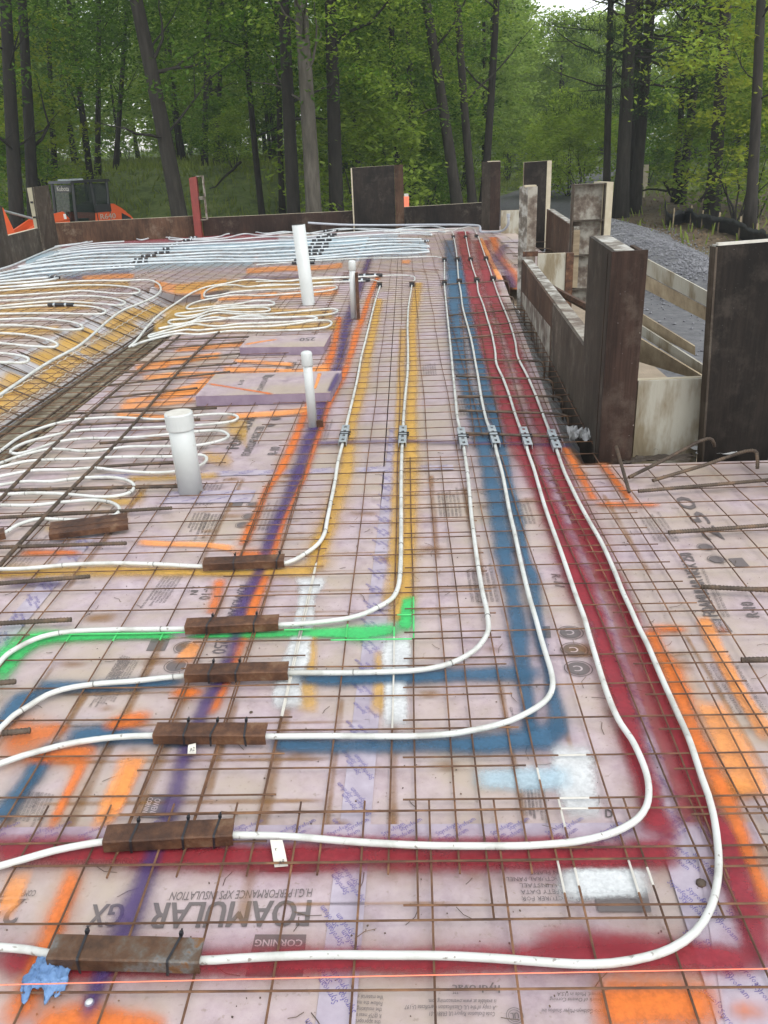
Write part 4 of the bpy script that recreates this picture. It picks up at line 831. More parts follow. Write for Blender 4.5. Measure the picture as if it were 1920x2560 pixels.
for k, q in enumerate([[(-60, 228), (0, 225), (250, 205), (500, 190), (700, 190), (850, 205), (905, 225), (880, 242), (780, 245), (650, 235), (520, 225), (400, 235), (250, 245), (100, 255), (-60, 262)],
          [(-60, 292), (0, 290), (200, 280), (400, 262), (550, 258), (700, 270), (790, 290), (812, 306), (780, 320), (650, 310), (500, 300), (350, 295), (200, 305), (0, 325), (-60, 328)],
          [(-60, 342), (0, 340), (200, 325), (350, 318), (480, 320), (600, 330), (684, 355), (660, 375), (550, 378), (400, 372), (200, 372), (-60, 376)],
          [(-60, 414), (0, 412), (200, 405), (330, 412), (470, 430), (534, 455), (520, 475), (400, 478), (250, 460), (100, 450), (-60, 450)],
          [(-60, 498), (0, 500), (150, 510), (300, 540), (374, 575), (350, 590), (200, 585), (0, 565), (-60, 562)], [(-60, 626), (0, 630), (100, 640), (184, 665), (160, 690), (0, 690), (-60, 690)]]):
    pipe(Z6(q), "%s hairpin loop at the left edge over the yellow side, counting from the back" % ["first", "second", "third", "fourth", "fifth", "sixth"][k], group=gu, ties=0, n=8, r=0.012)
gm = "loops beside the tall open pipe"
pipe(ZM([(-20, 545), (30, 500), (110, 400), (200, 310), (330, 220), (450, 145), (560, 105), (680, 85), (800, 60), (900, 55), (1100, 68), (1300, 52), (1600, 38), (1800, 28)]), "white pipe rising diagonally from the trench to the far couplings", group=gm, ties=0, n=8, r=0.0105)
pipe(ZM([(0, 540), (60, 515), (180, 480), (330, 450), (480, 455), (620, 440), (720, 430), (1000, 428), (1250, 420), (1400, 405), (1450, 380), (1430, 355), (1330, 355), (1200, 375), (1000, 395), (800, 400), (600, 415), (480, 425), (400, 420), (330, 430), (200, 455), (130, 475), (125, 462), (200, 440), (330, 405), (450, 380), (560, 392), (640, 395), (760, 380), (1000, 370), (1200, 360), (1330, 345), (1345, 335), (1300, 325), (1100, 332), (900, 340), (700, 338), (600, 330), (500, 345), (400, 375), (300, 395), (195, 412)]), "front-most long loops left of the thin capped pipe", group=gm, ties=0, n=8, r=0.0105)
pipe(ZM([(195, 412), (300, 390), (420, 365), (520, 320), (620, 298), (760, 305), (900, 310), (1100, 298), (1300, 280), (1450, 268), (1495, 278), (1470, 300), (1380, 315), (1100, 330), (800, 322), (650, 345), (500, 360), (400, 372), (300, 380), (265, 365), (290, 350), (400, 340), (480, 320), (560, 285), (680, 268), (800, 262), (950, 258), (1005, 270), (985, 285), (850, 292), (750, 290), (600, 280), (480, 310), (400, 322), (330, 318), (322, 305), (400, 295), (520, 280), (620, 258), (760, 250), (900, 245), (1020, 240), (1035, 225), (990, 210), (880, 212), (760, 235), (640, 245), (520, 258), (420, 270), (398, 262), (410, 245), (480, 215), (600, 190), (740, 170), (950, 172), (1200, 155), (1400, 140), (1490, 118), (1470, 102), (1350, 105), (1150, 125), (950, 130), (760, 145), (620, 170), (540, 180), (525, 160), (560, 125), (640, 100), (740, 95), (850, 108), (1000, 92), (1200, 92), (1400, 75), (1600, 68), (1700, 64)]), "bundle of white serpentine loops in front of the tall open pipe", group=gm, ties=0, n=8, r=0.0105)
# far field of pale pipes: hairpins running from the left wall to the right
ZA = lambda pts: [(x / 2.9625, 560 + y / 2.9625) for x, y in pts]          # far-left view
ZB = lambda pts: [(500 + x / 2.676, 540 + y / 2.676) for x, y in pts]      # far-middle view
gf = "pale pipes of the far field"
runs = [  # left part in ZA, right part in ZB
 ([(0, 310), (130, 250), (260, 205), (420, 165), (540, 150), (660, 135), (760, 100), (900, 95), (1050, 78), (1150, 80), (1250, 95), (1270, 85), (1260, 115), (1330, 118), (1400, 110)], [(30, 150), (120, 140), (200, 118), (350, 108), (450, 118), (560, 105), (700, 120), (800, 105), (950, 85), (1100, 92), (1250, 100), (1400, 75), (1540, 68), (1640, 85)]),
 ([(0, 335), (80, 310), (200, 260), (330, 205), (450, 165), (560, 152), (700, 120), (820, 108), (960, 100), (1050, 118), (1150, 95), (1240, 100)], [(-150, 128), (0, 160), (150, 150), (300, 120), (420, 130), (620, 108), (800, 120), (950, 92), (1100, 85), (1300, 92), (1450, 88), (1640, 108)]),
 ([(430, 200), (520, 175), (700, 145), (920, 130)], None),
 ([(440, 205), (520, 185), (700, 160), (950, 150), (1250, 145), (1500, 130)], [(0, 170), (200, 160), (450, 140), (700, 140), (900, 120), (1200, 100), (1400, 105), (1530, 115), (1550, 125)]),
 ([(400, 225), (560, 190), (800, 168), (1100, 165), (1300, 160), (1600, 145)], [(0, 190), (250, 180), (500, 165), (700, 160), (900, 145), (1200, 125), (1400, 118), (1550, 128)]),
 ([(270, 275), (450, 220), (700, 195), (1000, 185), (1250, 182), (1600, 172)], [(0, 215), (300, 200), (520, 185), (750, 180), (950, 170), (1150, 155), (1350, 152), (1480, 155)]),
 ([(280, 272), (480, 240), (700, 215), (1000, 205), (1250, 205), (1600, 190)], [(0, 240), (300, 220), (520, 205), (760, 200), (950, 195), (1150, 175), (1350, 168), (1500, 168)]),
 ([(135, 318), (300, 285), (600, 245), (900, 235), (1200, 232), (1600, 212)], [(0, 265), (300, 245), (560, 235), (800, 222), (1000, 210), (1200, 190), (1400, 190), (1530, 200)]),
 ([(140, 322), (350, 300), (650, 270), (950, 262), (1200, 255), (1600, 235)], [(0, 290), (300, 268), (560, 258), (820, 245), (1000, 230), (1250, 212), (1400, 205), (1535, 208)]),
 ([(0, 365), (200, 325), (500, 295), (800, 285), (1100, 270), (1600, 258)], [(0, 312), (300, 290), (560, 282), (820, 268), (1000, 250), (1250, 232), (1400, 222), (1530, 230)]),
 ([(0, 385), (250, 345), (600, 318), (900, 305), (1150, 290), (1600, 280)], [(0, 330), (300, 305), (560, 300), (820, 282), (1000, 268), (1250, 252), (1400, 250), (1535, 240)]),
 ([(0, 405), (250, 372), (500, 350), (800, 328), (1000, 318)], None), ([(0, 425), (200, 408), (360, 395)], None), ([(0, 445), (200, 432), (350, 418), (430, 400)], None), ([(0, 470), (250, 455), (500, 430)], None)]
for k, (a, b) in enumerate(runs):
    q = ZA([(-40, a[0][1] + (a[0][1] - a[1][1]) * 40 / max(60, a[1][0] - a[0][0]))] + a if a[0][0] == 0 else a)
    if b:
        xl = q[-1][0]; q = q + [p for p in ZB(b) if p[0] > xl + 30]
    pipe(q, "%s pale pipe of the far field, counted from the back wall" % ["first", "second", "third", "fourth", "fifth", "sixth", "seventh", "eighth", "ninth", "tenth", "eleventh", "twelfth", "thirteenth", "fourteenth", "fifteenth"][k], group=gf, ties=0, n=8, step=0.08, z=0.018, r=0.0155, mat="pex_tinted")
# couplings and sleeves of the far field
def coupling(a, b, lab, grp, z=0.020, r=0.022):
    p, q = G(*a, z), G(*b, z); mb = MB(); mb.tube([p, q], r, 8); o = build("pipe_sleeve", mb, "black_plastic"); tag(o, lab, "pipe sleeve", grp)
    for f in (0.25, 0.7):
        m3 = MB(); c = p.lerp(q, f); d = (q - p).normalized(); m3.tube([c - d * 0.012, c + d * 0.012], r * 1.08, 8); build("band", m3, "zinc", o)
for k, (x, y, w_) in enumerate([(870, 322, 100), (990, 298, 90), (1040, 283, 110), (1045, 262, 100), (1100, 237, 110), (1200, 212, 110), (1245, 182, 80), (1295, 158, 80), (1335, 138, 90), (1395, 118, 80), (1430, 100, 60)]):
    c = ZA([(x - w_ / 2, y + 2), (x + w_ / 2, y - 3)]); coupling(c[0], c[1], "%s dark sleeve of the slanting row left of the tall pipe, from the front" % ["first", "second", "third", "fourth", "fifth", "sixth", "seventh", "eighth", "ninth", "tenth", "last"][k], "dark sleeves left of the tall pipe")
for k, (x, y, w_) in enumerate([(690, 315, 150), (700, 298, 140), (770, 255, 90), (775, 232, 110), (790, 210, 140), (800, 188, 120), (815, 162, 130), (840, 142, 120), (855, 125, 120), (870, 100, 110)]):
    c = ZB([(x - w_ / 2, y + 1), (x + w_ / 2, y - 3)]); coupling(c[0], c[1], "%s dark sleeve of the row right of the tall pipe, from the front" % ["first", "second", "third", "fourth", "fifth", "sixth", "seventh", "eighth", "ninth", "last"][k], "dark sleeves right of the tall pipe")
for a, b, lab in [((897, 689), (956, 688), "upper dark sleeve on the yellow pipe behind the slim pipe"), ((858, 702), (925, 700), "lower dark sleeve on the yellow pipe behind the slim pipe"), ((121, 762), (184, 762), "dark sleeve on the third yellow-side loop"), ((120, 692), (148, 694), "dark pipe end at the far left above the loops"), ((1062, 603), (1072, 602), "short black end cap at the far right of the pale pipes")]:
    coupling(a, b, lab, None)
# ------------------------------------------------------------------ steel angle sleeves with cable ties
def angle_sleeve(a, b, lab, ties, mat="steel_rust", W=0.048, Hh=0.030, top=0.036, tilt=0.004, z=0.0135, tails=True):
    p, q = G(*a, z), G(*b, z); d = (q - p).normalized(); side = Vector((-d.y, d.x, 0))       # side points away from camera
    t = thing("pipe_sleeve", (p.x, p.y, 0) and Vector(((p.x + q.x) / 2, (p.y + q.y) / 2, 0)), lab, "pipe sleeve", "steel angle sleeves over the pipes")
    th = 0.0045; f0, f1 = -side * (W * 0.5), side * (W * 0.5)
    mb = MB()
    def at(base, s, zz): return Vector((base.x, base.y, 0)) + s + Vector((0, 0, zz))
    # cross-section of an angle: flat top leg, front leg hanging down, small bevel at the heel
    prof = [(-W / 2 - 0.001, top - Hh), (-W / 2 - 0.001, top - 0.003), (-W / 2 + 0.002, top), (W / 2, top + tilt), (W / 2, top + tilt - th), (-W / 2 + th, top - th - 0.001), (-W / 2 + th - 0.001, top - Hh)]
    n = len(prof); ends = []
    segs = 6
    for k in range(segs + 1):
        base = p.lerp(q, k / segs); ends.append([at(base, side * s, zz + 0.0006 * math.sin(k * 2.1)) for s, zz in prof])
    for k in range(segs):
        for i in range(n):
            j = (i + 1) % n; mb.quad(ends[k][i], ends[k][j], ends[k + 1][j], ends[k + 1][i])
    mb.add(ends[0], [tuple(range(n))]); mb.add(ends[-1], [tuple(range(n))[::-1]])
    build("steel_angle", mb, mat, t)
    for f in ties:
        c = p.lerp(q, f); sl = d * random.uniform(-.010, .012)
        m3 = MB(); path = [at(c, side * (-W / 2 - 0.003) - sl * .3, 0.002), at(c, side * (-W / 2 - 0.003), top - 0.002), at(c, side * (-W / 2) , top + 0.002), at(c + sl * .5, side * 0, top + tilt / 2 + 0.0018), at(c + sl, side * (W / 2 + 0.001), top + tilt + 0.0016), at(c + sl, side * (W / 2 + 0.004), top - 0.005), at(c + sl, side * (W / 2 + 0.004), 0.002)]
        for i in range(len(path) - 1):
            a_, b_ = path[i], path[i + 1]; hw = d * 0.0026; nn = Vector((0, 0, 0.0005))
            m3.quad(a_ - hw, a_ + hw, b_ + hw, b_ - hw)
        hd = at(c + sl, side * (W / 2 + 0.005), top + tilt + 0.004); m3.box(hd, 0.007, 0.007, 0.008, math.atan2(d.y, d.x))
        if tails: m3.tube([hd, hd + Vector((0.002, 0.004, 0.008))], 0.0018, 5)
        build("cable_tie", m3, "black_plastic", t)
    return t
angle_sleeve((134, 2389), (508, 2399), "worn grey and rust steel angle over the outermost pipe, nearest the camera", [0.21, 0.80], "steel_worn", W=0.050, top=0.038)
angle_sleeve((266, 2104), (586, 2087), "rusty steel angle over the second pipe with three cable ties", [0.22, 0.62, 0.86])
angle_sleeve((390, 1840), (668, 1841), "brown steel angle over the third pipe, above the small paper tag", [0.28, 0.52, 0.82], tails=True)
angle_sleeve((466, 1690), (722, 1683), "brown steel angle over the fourth pipe, crossing orange and purple paint", [0.24, 0.5])
angle_sleeve((466, 1572), (698, 1562), "brown steel angle over the pipe on the green line", [0.24, 0.74])
angle_sleeve((510, 1416), (712, 1407), "brown steel angle over the uppermost of the six pipes", [0.38, 0.91])
angle_sleeve((-60, 1352), (14, 1338), "end of a brown steel angle at the left edge", [])
def loose_angle(a, b, lab, z0):
    p, q = G(*a, z0), G(*b, z0); d = (q - p).normalized(); s = Vector((-d.y, d.x, 0)); mb = MB()
    for k in range(1):
        prof = [(-0.03, 0.0), (-0.03, 0.024), (0.032, 0.03), (0.032, 0.024), (-0.024, 0.018), (-0.024, 0.0)]
        e0 = [p + s * x + Vector((0, 0, y)) for x, y in prof]; e1 = [q + s * x + Vector((0, 0, y)) for x, y in prof]; n = len(prof)
        for i in range(n): mb.quad(e0[i], e0[(i + 1) % n], e1[(i + 1) % n], e1[i])
        mb.add(e0, [tuple(range(n))]); mb.add(e1, [tuple(range(n))[::-1]])
    tag(build("steel_angle", mb, "steel_rust"), lab, "steel angle", "loose steel angles")
loose_angle((126, 1343), (322, 1318), "front loose dark steel angle lying below the lowest loop", 0.006); loose_angle((127, 1329), (320, 1305), "rear loose dark steel angle of the nested pair", 0.012)
# ------------------------------------------------------------------ strut clamps on the six pipes
def strut(c, d, lab, mat="zinc"):
    p = G(*c, 0.0135); d = Vector((d[0], d[1], 0)).normalized(); s = Vector((d.y, -d.x, 0)); M = Matrix((s, d, Vector((0, 0, 1)))).transposed()
    t = thing("strut_clamp", Vector((p.x, p.y, 0)), lab, "pipe clamp", "strut clamps in a row across the pipes")
    W, Ln, zt = 0.041, 0.30, 0.030
    mb = MB(); o = Vector((p.x, p.y, 0))
    slots = [-0.11, -0.04, 0.04, 0.11]
    # top web built around its slots
    ys = [-Ln / 2] + [y for c_ in slots for y in (c_ - 0.016, c_ + 0.016)] + [Ln / 2]
    for i in range(len(ys) - 1):
        y0, y1 = ys[i], ys[i + 1]
        if i % 2 == 0: mb.box(o + M @ Vector((0, (y0 + y1) / 2, zt)), W, y1 - y0, 0.0028, M=M)
        else:
            for sx in (-1, 1): mb.box(o + M @ Vector((sx * (W / 2 - 0.0065), (y0 + y1) / 2, zt)), 0.013, y1 - y0, 0.0028, M=M)
    for sx in (-1, 1): mb.box(o + M @ Vector((sx * (W / 2 - 0.0013), 0, zt - 0.0135)), 0.0026, Ln, 0.024, M=M)
    build("channel", mb, mat, t)
    for y in (-0.02, 0.02):
        m3 = MB(); m3.box(o + M @ Vector((0, y + random.uniform(-.006, .006), zt + 0.003)), W + 0.006, 0.006, 0.003, M=M)
        for sx in (-1, 1): m3.box(o + M @ Vector((sx * (W / 2 + 0.003), y, zt - 0.012)), 0.003, 0.006, 0.03, M=M)
        m3.box(o + M @ Vector((W / 2 + 0.008, y, zt)), 0.012, 0.009, 0.008, M=M); build("cable_tie", m3, "black_plastic", t)
for k, c in enumerate([(861, 1090), (1007, 1092), (1156, 1097), (1234, 1092), (1314, 1096), (1385, 1103)]):
    Pn = [P6, P5, P4, P3, P2, P1][k]; i = min(range(1, len(Pn) - 1), key=lambda i: abs(Pn[i][0] - c[0]) + abs(Pn[i][1] - c[1]))
    dd = G(*Pn[i - 1]) - G(*Pn[i + 1]); dd = -dd if dd.y < 0 else dd
    strut(c, dd, "%s slotted grey strut clamp in the near row, from the left" % ["first", "second", "third", "fourth", "fifth", "sixth"][k])
def mini_clamp(px, lab):
    p = G(*px, 0.012); mb = MB(); mb.box(p + Vector((0, 0, 0.008)), 0.055, 0.14, 0.04)
    t = thing("pipe_clip", Vector((p.x, p.y, 0)), lab, "pipe clip", "small dark clips across the far pipes")
    build("clip_body", mb, "black_plastic", t); m3 = MB(); m3.box(p + Vector((0, 0, 0.030)), 0.07, 0.02, 0.006); m3.box(p + Vector((0, 0.045, 0.029)), 0.06, 0.02, 0.005); build("clip_strap", m3, "steel_rust", t)
for k, (x, y) in enumerate([(1010, 808), (802, 812), (1220, 648), (1305, 646), (1390, 645), (1490, 640), (1220, 798), (1318, 790), (1430, 780), (1535, 770), (1278, 500), (1358, 500), (1428, 495)]):
    mini_clamp(Z4([(x, y)])[0], "dark clip on the %s" % ["right yellow pipe's far end", "left yellow pipe's far end", "pipe left of blue, rear row", "blue pipe, rear row", "inner red pipe, rear row", "outer red pipe, rear row", "pipe left of blue, front row", "blue pipe, front row", "inner red pipe, front row", "outer red pipe, front row", "blue pipe at the back wall", "inner red pipe at the back wall", "outer red pipe at the back wall"][k])
# ------------------------------------------------------------------ plastic stub pipes
def cyl(mb, p, q, r0, r1=None, n=28, cap=True): mb.tube([p, q], [r0, r1 if r1 is not None else r0], n, cap)
def stub(base, top, r, lab, cap=None, hollow=False):
    b = G(*base, FOAM); tp = RY(*top, b.y)
    t = thing("stub_pipe", b, lab, "drain pipe"); ax = (tp - b).normalized(); mb = MB()
    if hollow:
        cyl(mb, b, tp, r, n=32, cap=False); cyl(mb, b + ax * 0.1, tp, r * 0.92, n=32, cap=False)
        k = len(mb.v)
        for i in range(32): mb.f.append((32 + i, 32 + (i + 1) % 32, 96 + (i + 1) % 32, 96 + i))
    else: cyl(mb, b, tp, r, n=32)
    build("pipe_body", mb, "pvc", t, smooth=False)
    for p_ in t.children[0].data.polygons: p_.use_smooth = len(p_.vertices) == 4
    if cap == "flat":
        m2 = MB(); h = r * 1.25; c0 = tp - ax * h; m2.tube([c0, c0 + ax * 0.003, tp, tp + ax * 0.006], [r * 1.10, r * 1.13, r * 1.13, r * 1.07], 32); build("end_cap", m2, "pvc", t)
        m2 = MB(); m2.tube([tp + ax * 0.0062, tp + ax * 0.007], [r * 1.0, r * 0.98], 32); build("cap_membrane", m2, "white_paint", t)
    if cap == "dome":
        m2 = MB(); h = r * 2.6; c0 = tp - ax * h; m2.tube([c0, c0 + ax * 0.003, tp, tp + ax * r * 0.35, tp + ax * r * 0.55, tp + ax * r * 0.62], [r * 1.16, r * 1.22, r * 1.22, r * 1.08, r * 0.7, r * 0.2], 24); build("end_cap", m2, "pvc", t, smooth=True)
    return t, b, tp
stub((478, 1232), (446, 1034), 0.057, "wide white capped drain pipe standing in the left loops", "flat")
stub((772, 762), (746, 562), 0.068, "tall white open drain pipe standing before the far pipes", None, True)
stub((783, 1070), (766, 884), 0.026, "thin white pipe with domed cap beside the large foam pad", "dome")
s4, b4, t4 = stub((884, 798), (880, 655), 0.028, "slim white capped pipe with a brown steel angle at its side", "dome")
mb = MB(); bA = G(896, 800, FOAM); tA = RY(891, 682, bA.y); mb.box((bA + tA) / 2, 0.03, 0.006, (tA - bA).length); mb.box((bA + tA) / 2 + Vector((0.013, 0.016, 0)), 0.005, 0.034, (tA - bA).length); tag(build("stake", mb, "steel_rust"), "brown steel angle stake strapped to the slim capped pipe", "stake")
mb = MB(); bA = G(793, 1072, FOAM); mb.box(bA + Vector((0.01, 0.02, 0.02)), 0.05, 0.03, 0.05); tag(build("steel_block", mb, "steel_rust"), "small brown steel block at the foot of the thin capped pipe", "steel block")
# ------------------------------------------------------------------ conduit, string line, glove, tags, scraps
pts = [RY(770, 557, 18.5), RY(860, 562, 18.5), RY(960, 563, 18.6), RY(1080, 562, 18.2), RY(1180, 563, 17.6), RY(1198, 565, 17.4), RY(1203, 580, 17.0), RY(1215, 581, 16.9), RY(1252, 578, 16.4), RY(1264, 571, 16.2), RY(1271, 558, 16.1), RY(1271, 543, 16.1)]
mb = MB(); mb.tube(smooth_path(pts, 0.06), 0.022, 8); cd = tag(build("conduit", mb, "conduit", smooth=True), "grey electrical conduit with upturned end at the far right wall", "conduit")
mb = MB(); mb.tube([pts[-1], pts[-1] + Vector((0, 0, 0.06))], 0.032, 10); build("end_cap", mb, "conduit", cd)
mb = MB(); mb.tube([G(-80, 2464, 0.03), G(960, 2440, 0.03), G(2000, 2420, 0.03)], 0.0011, 6); tag(build("string_line", mb, "string_orange"), "taut orange mason's string across the foreground", "string")
def glove():
    c = G(122, 2455, FOAM + 0.006); s = 0.001
    t = MB(); n = 22
    import itertools
    outl = []
    # crumpled sheet with finger lobes pulled towards the camera
    for i in range(n + 1):
        for j in range(n + 1):
            x, y = (i / n - 0.5), (j / n - 0.5)
            lobes = 0.0
            for fx, ln_ in ((-0.34, 0.42), (-0.05, 0.12), (0.18, 0.5), (0.4, 0.3)): lobes = max(lobes, math.exp(-((x - fx) / 0.13) ** 2) * ln_)
            yy = y if y > -0.1 else -0.1 + (y + 0.1) * (0.25 + 1.9 * lobes)
            w_ = 1.0 - 0.35 * max(0, y)
            p = Vector((x * 0.082 * w_, yy * 0.10, 0)); q = Vector((x * 7, y * 7, 0.3))
            p.z = 0.010 + 0.014 * abs(noise.noise(q)) + 0.010 * abs(noise.noise(q * 2.3)) + 0.012 * max(0, 0.3 - (x * x + y * y)) / 0.3
            p += Vector((noise.noise(q + Vector((5, 0, 0))), noise.noise(q + Vector((0, 5, 0))), 0)) * 0.007
            t.v.append(c + p)
    for i in range(n):
        for j in range(n): a = i * (n + 1) + j; t.f.append((a, a + n + 1, a + n + 2, a + 1))
    o = build("glove", t, "glove", smooth=True); m = o.modifiers.new("thick", 'SOLIDIFY'); m.thickness = 0.0012
    tag(o, "crumpled blue rubber glove on the orange paint, lower left", "glove")
glove()
def tagpaper(px4, lab, texts, z0, z1):
    zs = [z0, z0, z1, z1]; a, b, c, d = [G(*p, zs[k]) for k, p in enumerate(px4)]; mb = MB(); n = 6; vs = []
    for i in range(n + 1):
        f = i / n; wv = Vector((0, 0, 0.004 * math.sin(f * 5)))
        for h in (0, 0.0006): mb.v += [a.lerp(d, f) + wv + Vector((0, 0, h)), b.lerp(c, f) + wv + Vector((0, 0, h))]
    for i in range(n):
        k = i * 4; mb.f += [(k + 2, k + 3, k + 7, k + 6), (k, k + 4, k + 5, k + 1), (k, k + 2, k + 6, k + 4), (k + 1, k + 5, k + 7, k + 3)]
    mb.f += [(0, 1, 3, 2), (n * 4, n * 4 + 2, n * 4 + 3, n * 4 + 1)]
    o = build("paper_tag", mb, "paper"); tag(o, lab, "tag")
    for s, o_, e_, t_ in texts:
        ink = MB(); text_on(ink, s, G(*o_, z0 * .5 + z1 * .5 + 0.006), G(*e_, z0 * .5 + z1 * .5 + 0.006), G(*t_, z0 * .5 + z1 * .5 + 0.006), 2); build("tag_writing", ink, "pen", o)
tagpaper([(675, 2100), (706, 2100), (720, 2162), (686, 2165)], "folded paper tag marked A7 and A9 hanging from the second pipe", [("A7", (690, 2128), (698, 2113), (684, 2122)), ("A9", (697, 2164), (711, 2158), (696, 2153))], 0.016, 0.002)
tagpaper([(472, 1862), (490, 1858), (490, 1884), (468, 1883)], "small paper tag below the third steel sleeve", [("A2", (474, 1880), (487, 1876), (474, 1870))], 0.012, 0.002)
def crumple(c, sx, sy, h, name, mat, lab, cat, seed, n=14):
    mb = MB()
    for i in range(n + 1):
        for j in range(n + 1):
            x, y = i / n - .5, j / n - .5; q = Vector((x * 5 + seed, y * 5, seed)); e = 1 + 0.45 * noise.noise(q * 0.8)
            mb.v.append(c + Vector((x * sx * e, y * sy * e, h * abs(noise.noise(q)) + h * 0.5 * abs(noise.noise(q * 2.1)) + 0.002)))
    for i in range(n):
        for j in range(n): a = i * (n + 1) + j; mb.f.append((a, a + n + 1, a + n + 2, a + 1))
    o = build(name, mb, mat, smooth=False); m = o.modifiers.new("thick", 'SOLIDIFY'); m.thickness = 0.001
    return tag(o, lab, cat)
crumple(G(1452, 1098, -0.02), 0.13, 0.16, 0.09, "plastic_scrap", "poly_sheet", "torn clear plastic sheet at the corner of the near form", "plastic sheet", 3.1)
crumple(G(1640, 1150, -0.02), 0.34, 0.08, 0.02, "felt_scrap", "grey_ply", "grey felt strip at the foot of the pale plywood panel", "felt", 6.4)
crumple(G(1790, 1128, -0.01), 0.22, 0.14, 0.02, "plastic_scrap", "poly_sheet", "folded plastic sheet corner under the hooked rebars", "plastic sheet", 9.2)
for k, (px, lab) in enumerate([((225, 2512), "small white pebble on the purple line, lower left"), ((1752, 2212), "dark crumb beside the outermost pipe bend"), ((628, 1782), "small dark stone right of the third sleeve"), ((1668, 1657), "dark bolt head on the orange stripe")]):
    c = G(*px, FOAM); mb = MB(); n1, n2 = 5, 8; rr = [0.011, 0.012, 0.005, 0.007][k]
    pts_, rs_ = [], []
    for i in range(n1 + 1):
        f = i / n1; pts_.append(c + Vector((0, 0, rr * 1.1 * f))); rs_.append(max(0.0005, rr * math.sin(math.pi * (0.12 + 0.86 * f)) * (1 + 0.3 * noise.noise(Vector((f * 3, k, 0))))))
    mb.tube(pts_, rs_, n2); tag(build("pebble", mb, "pvc" if k == 0 else "rebar", smooth=True), lab, "pebble")
# twigs, wire clippings and grit scattered over the boards
deb = MB()
for k in range(1100):
    u, v = random.uniform(-1.6, 1.3), 1.0 + 3.2 * random.random() ** 1.4; c = L(u, v, FOAM + 0.003); a = random.uniform(0, 6.3)
    if random.random() < 0.22:
        ln_ = random.uniform(0.008, 0.03); d = Vector((math.cos(a), math.sin(a), 0)) * ln_; e = Vector((-d.y, d.x, 0)) * random.uniform(-.3, .3)
        deb.tube([c - d, c + e, c + d], 0.0009, 4)
    else:
        r_ = random.uniform(0.0006, 0.0019); deb.box(c, r_ * 2, r_ * 1.4, r_ * 1.3, a)
tag(stuff(build("grit", deb, "rebar")), "scattered grit, twigs and wire clippings on the foam", "debris")
# ------------------------------------------------------------------ concrete formwork
def form(lab, A, B, z0, zA, zB, back, mat, depth=0.09, cap="splattered", studs=2, capt=0.012, lean=None, name="concrete_form", ply=0.018, capw=None):
    """plywood face from A to B (plan points), framed behind in direction `back`"""
    A, B = Vector((A[0], A[1], 0)), Vector((B[0], B[1], 0)); d = (B - A).normalized(); n = Vector((-d.y, d.x, 0)); bk = Vector((back[0], back[1], 0))
    if n.dot(bk) < 0: n = -n
    le = Vector(lean) if lean else Vector((0, 0, 0))
    Z = lambda z: Vector((0, 0, z)); t = thing(name, (A + B) / 2 + Z(z0), lab, "formwork", "concrete form panels")
    def slab(a, b, n0, n1, za0, za1, zb1, m, nm, zb0=None):
        zb0 = za0 if zb0 is None else zb0
        f = lambda z: le * (z - z0)
        lo = [a + n * n0 + Z(za0) + f(za0), b + n * n0 + Z(zb0) + f(zb0), b + n * n1 + Z(zb0) + f(zb0), a + n * n1 + Z(za0) + f(za0)]
        hi = [a + n * n0 + Z(za1) + f(za1), b + n * n0 + Z(zb1) + f(zb1), b + n * n1 + Z(zb1) + f(zb1), a + n * n1 + Z(za1) + f(za1)]
        mb_ = MB(); mb_.hexa(lo, hi); return build(nm, mb_, m, t)
    slab(A, B, 0, ply, z0, zA, zB, mat, "plywood_face")
    if depth > ply:
        slab(A + d * 0.001, B - d * 0.001, ply + 0.001, depth, zA - 0.04, zA + capt * 0.2, zB + capt * 0.2, cap, "top_plate", zB - 0.04)
        for k in range(studs):
            f = 0.5 if studs == 1 else k / (studs - 1); c = A.lerp(B, f); c = c + d * (0.02 if f == 0 else -0.02 if f == 1 else 0)
            slab(c - d * 0.019, c + d * 0.019, ply + 0.002, depth - 0.002, z0 + 0.02, zA + (zB - zA) * f - 0.041, zA + (zB - zA) * f - 0.041, "lumber", "stud")
    return t, slab, A, B, d, n
# near low wall at the right, two panels
A0, A1 = RY(1460, 868, 4.63), RY(1304, 649, 8.7); Am = A0.lerp(A1, 0.36)
form("near low brown form panel with a cement-splattered top, beside the bent bars", Am, A0, -0.30, 0.405, 0.40, (1, 0), "grey_ply", 0.10, "cement_coat", 3)
tw, slab, a_, b_, d_, n_ = form("farther low form panel, half washed with grey cement", A1, Am - (Am - A1).normalized() * 0.006, -0.30, 0.41, 0.405, (1, 0), "brown_ply", 0.10, "splattered", 3)
slab(a_.lerp(b_, 0.05), a_.lerp(b_, 0.98), -0.002, -0.0005, -0.29, 0.12, 0.22, "cement_coat", "cement_wash")
# near column form: side panel, end panel, top plate
C0, C1, C2 = RY(1474, 587, 4.63), RY(1534, 636, 3.92), RY(1617, 630, 3.92)
tcol, slab, a_, b_, d_, n_ = form("tall dark column form with pale top beside the red pipes", (C0.x, C0.y), (C1.x, C1.y), -0.30, 0.985, 0.975, (1, 0), "grey_ply", 0.105, "splattered", 2)
slab(a_.lerp(b_, 0.80), a_.lerp(b_, 0.815), -0.002, -0.0004, -0.28, 0.96, 0.96, "maroon_ply", "panel_joint")
mb = MB(); p, q = Vector((C1.x - 0.012, C1.y - 0.001, 0)), Vector((C2.x, C2.y - 0.001, 0)); nn = Vector((0, -0.02, 0))
mb.hexa([p + nn + Vector((0, 0, -.3)), q + nn + Vector((0, 0, -.3)), q + Vector((0, 0, -.3)), p + Vector((0, 0, -.3))], [p + nn + Vector((0, 0, .982)), q + nn + Vector((0, 0, .985)), q + Vector((0, 0, .985)), p + Vector((0, 0, .982))]); build("end_panel", mb, "maroon_ply", tcol)
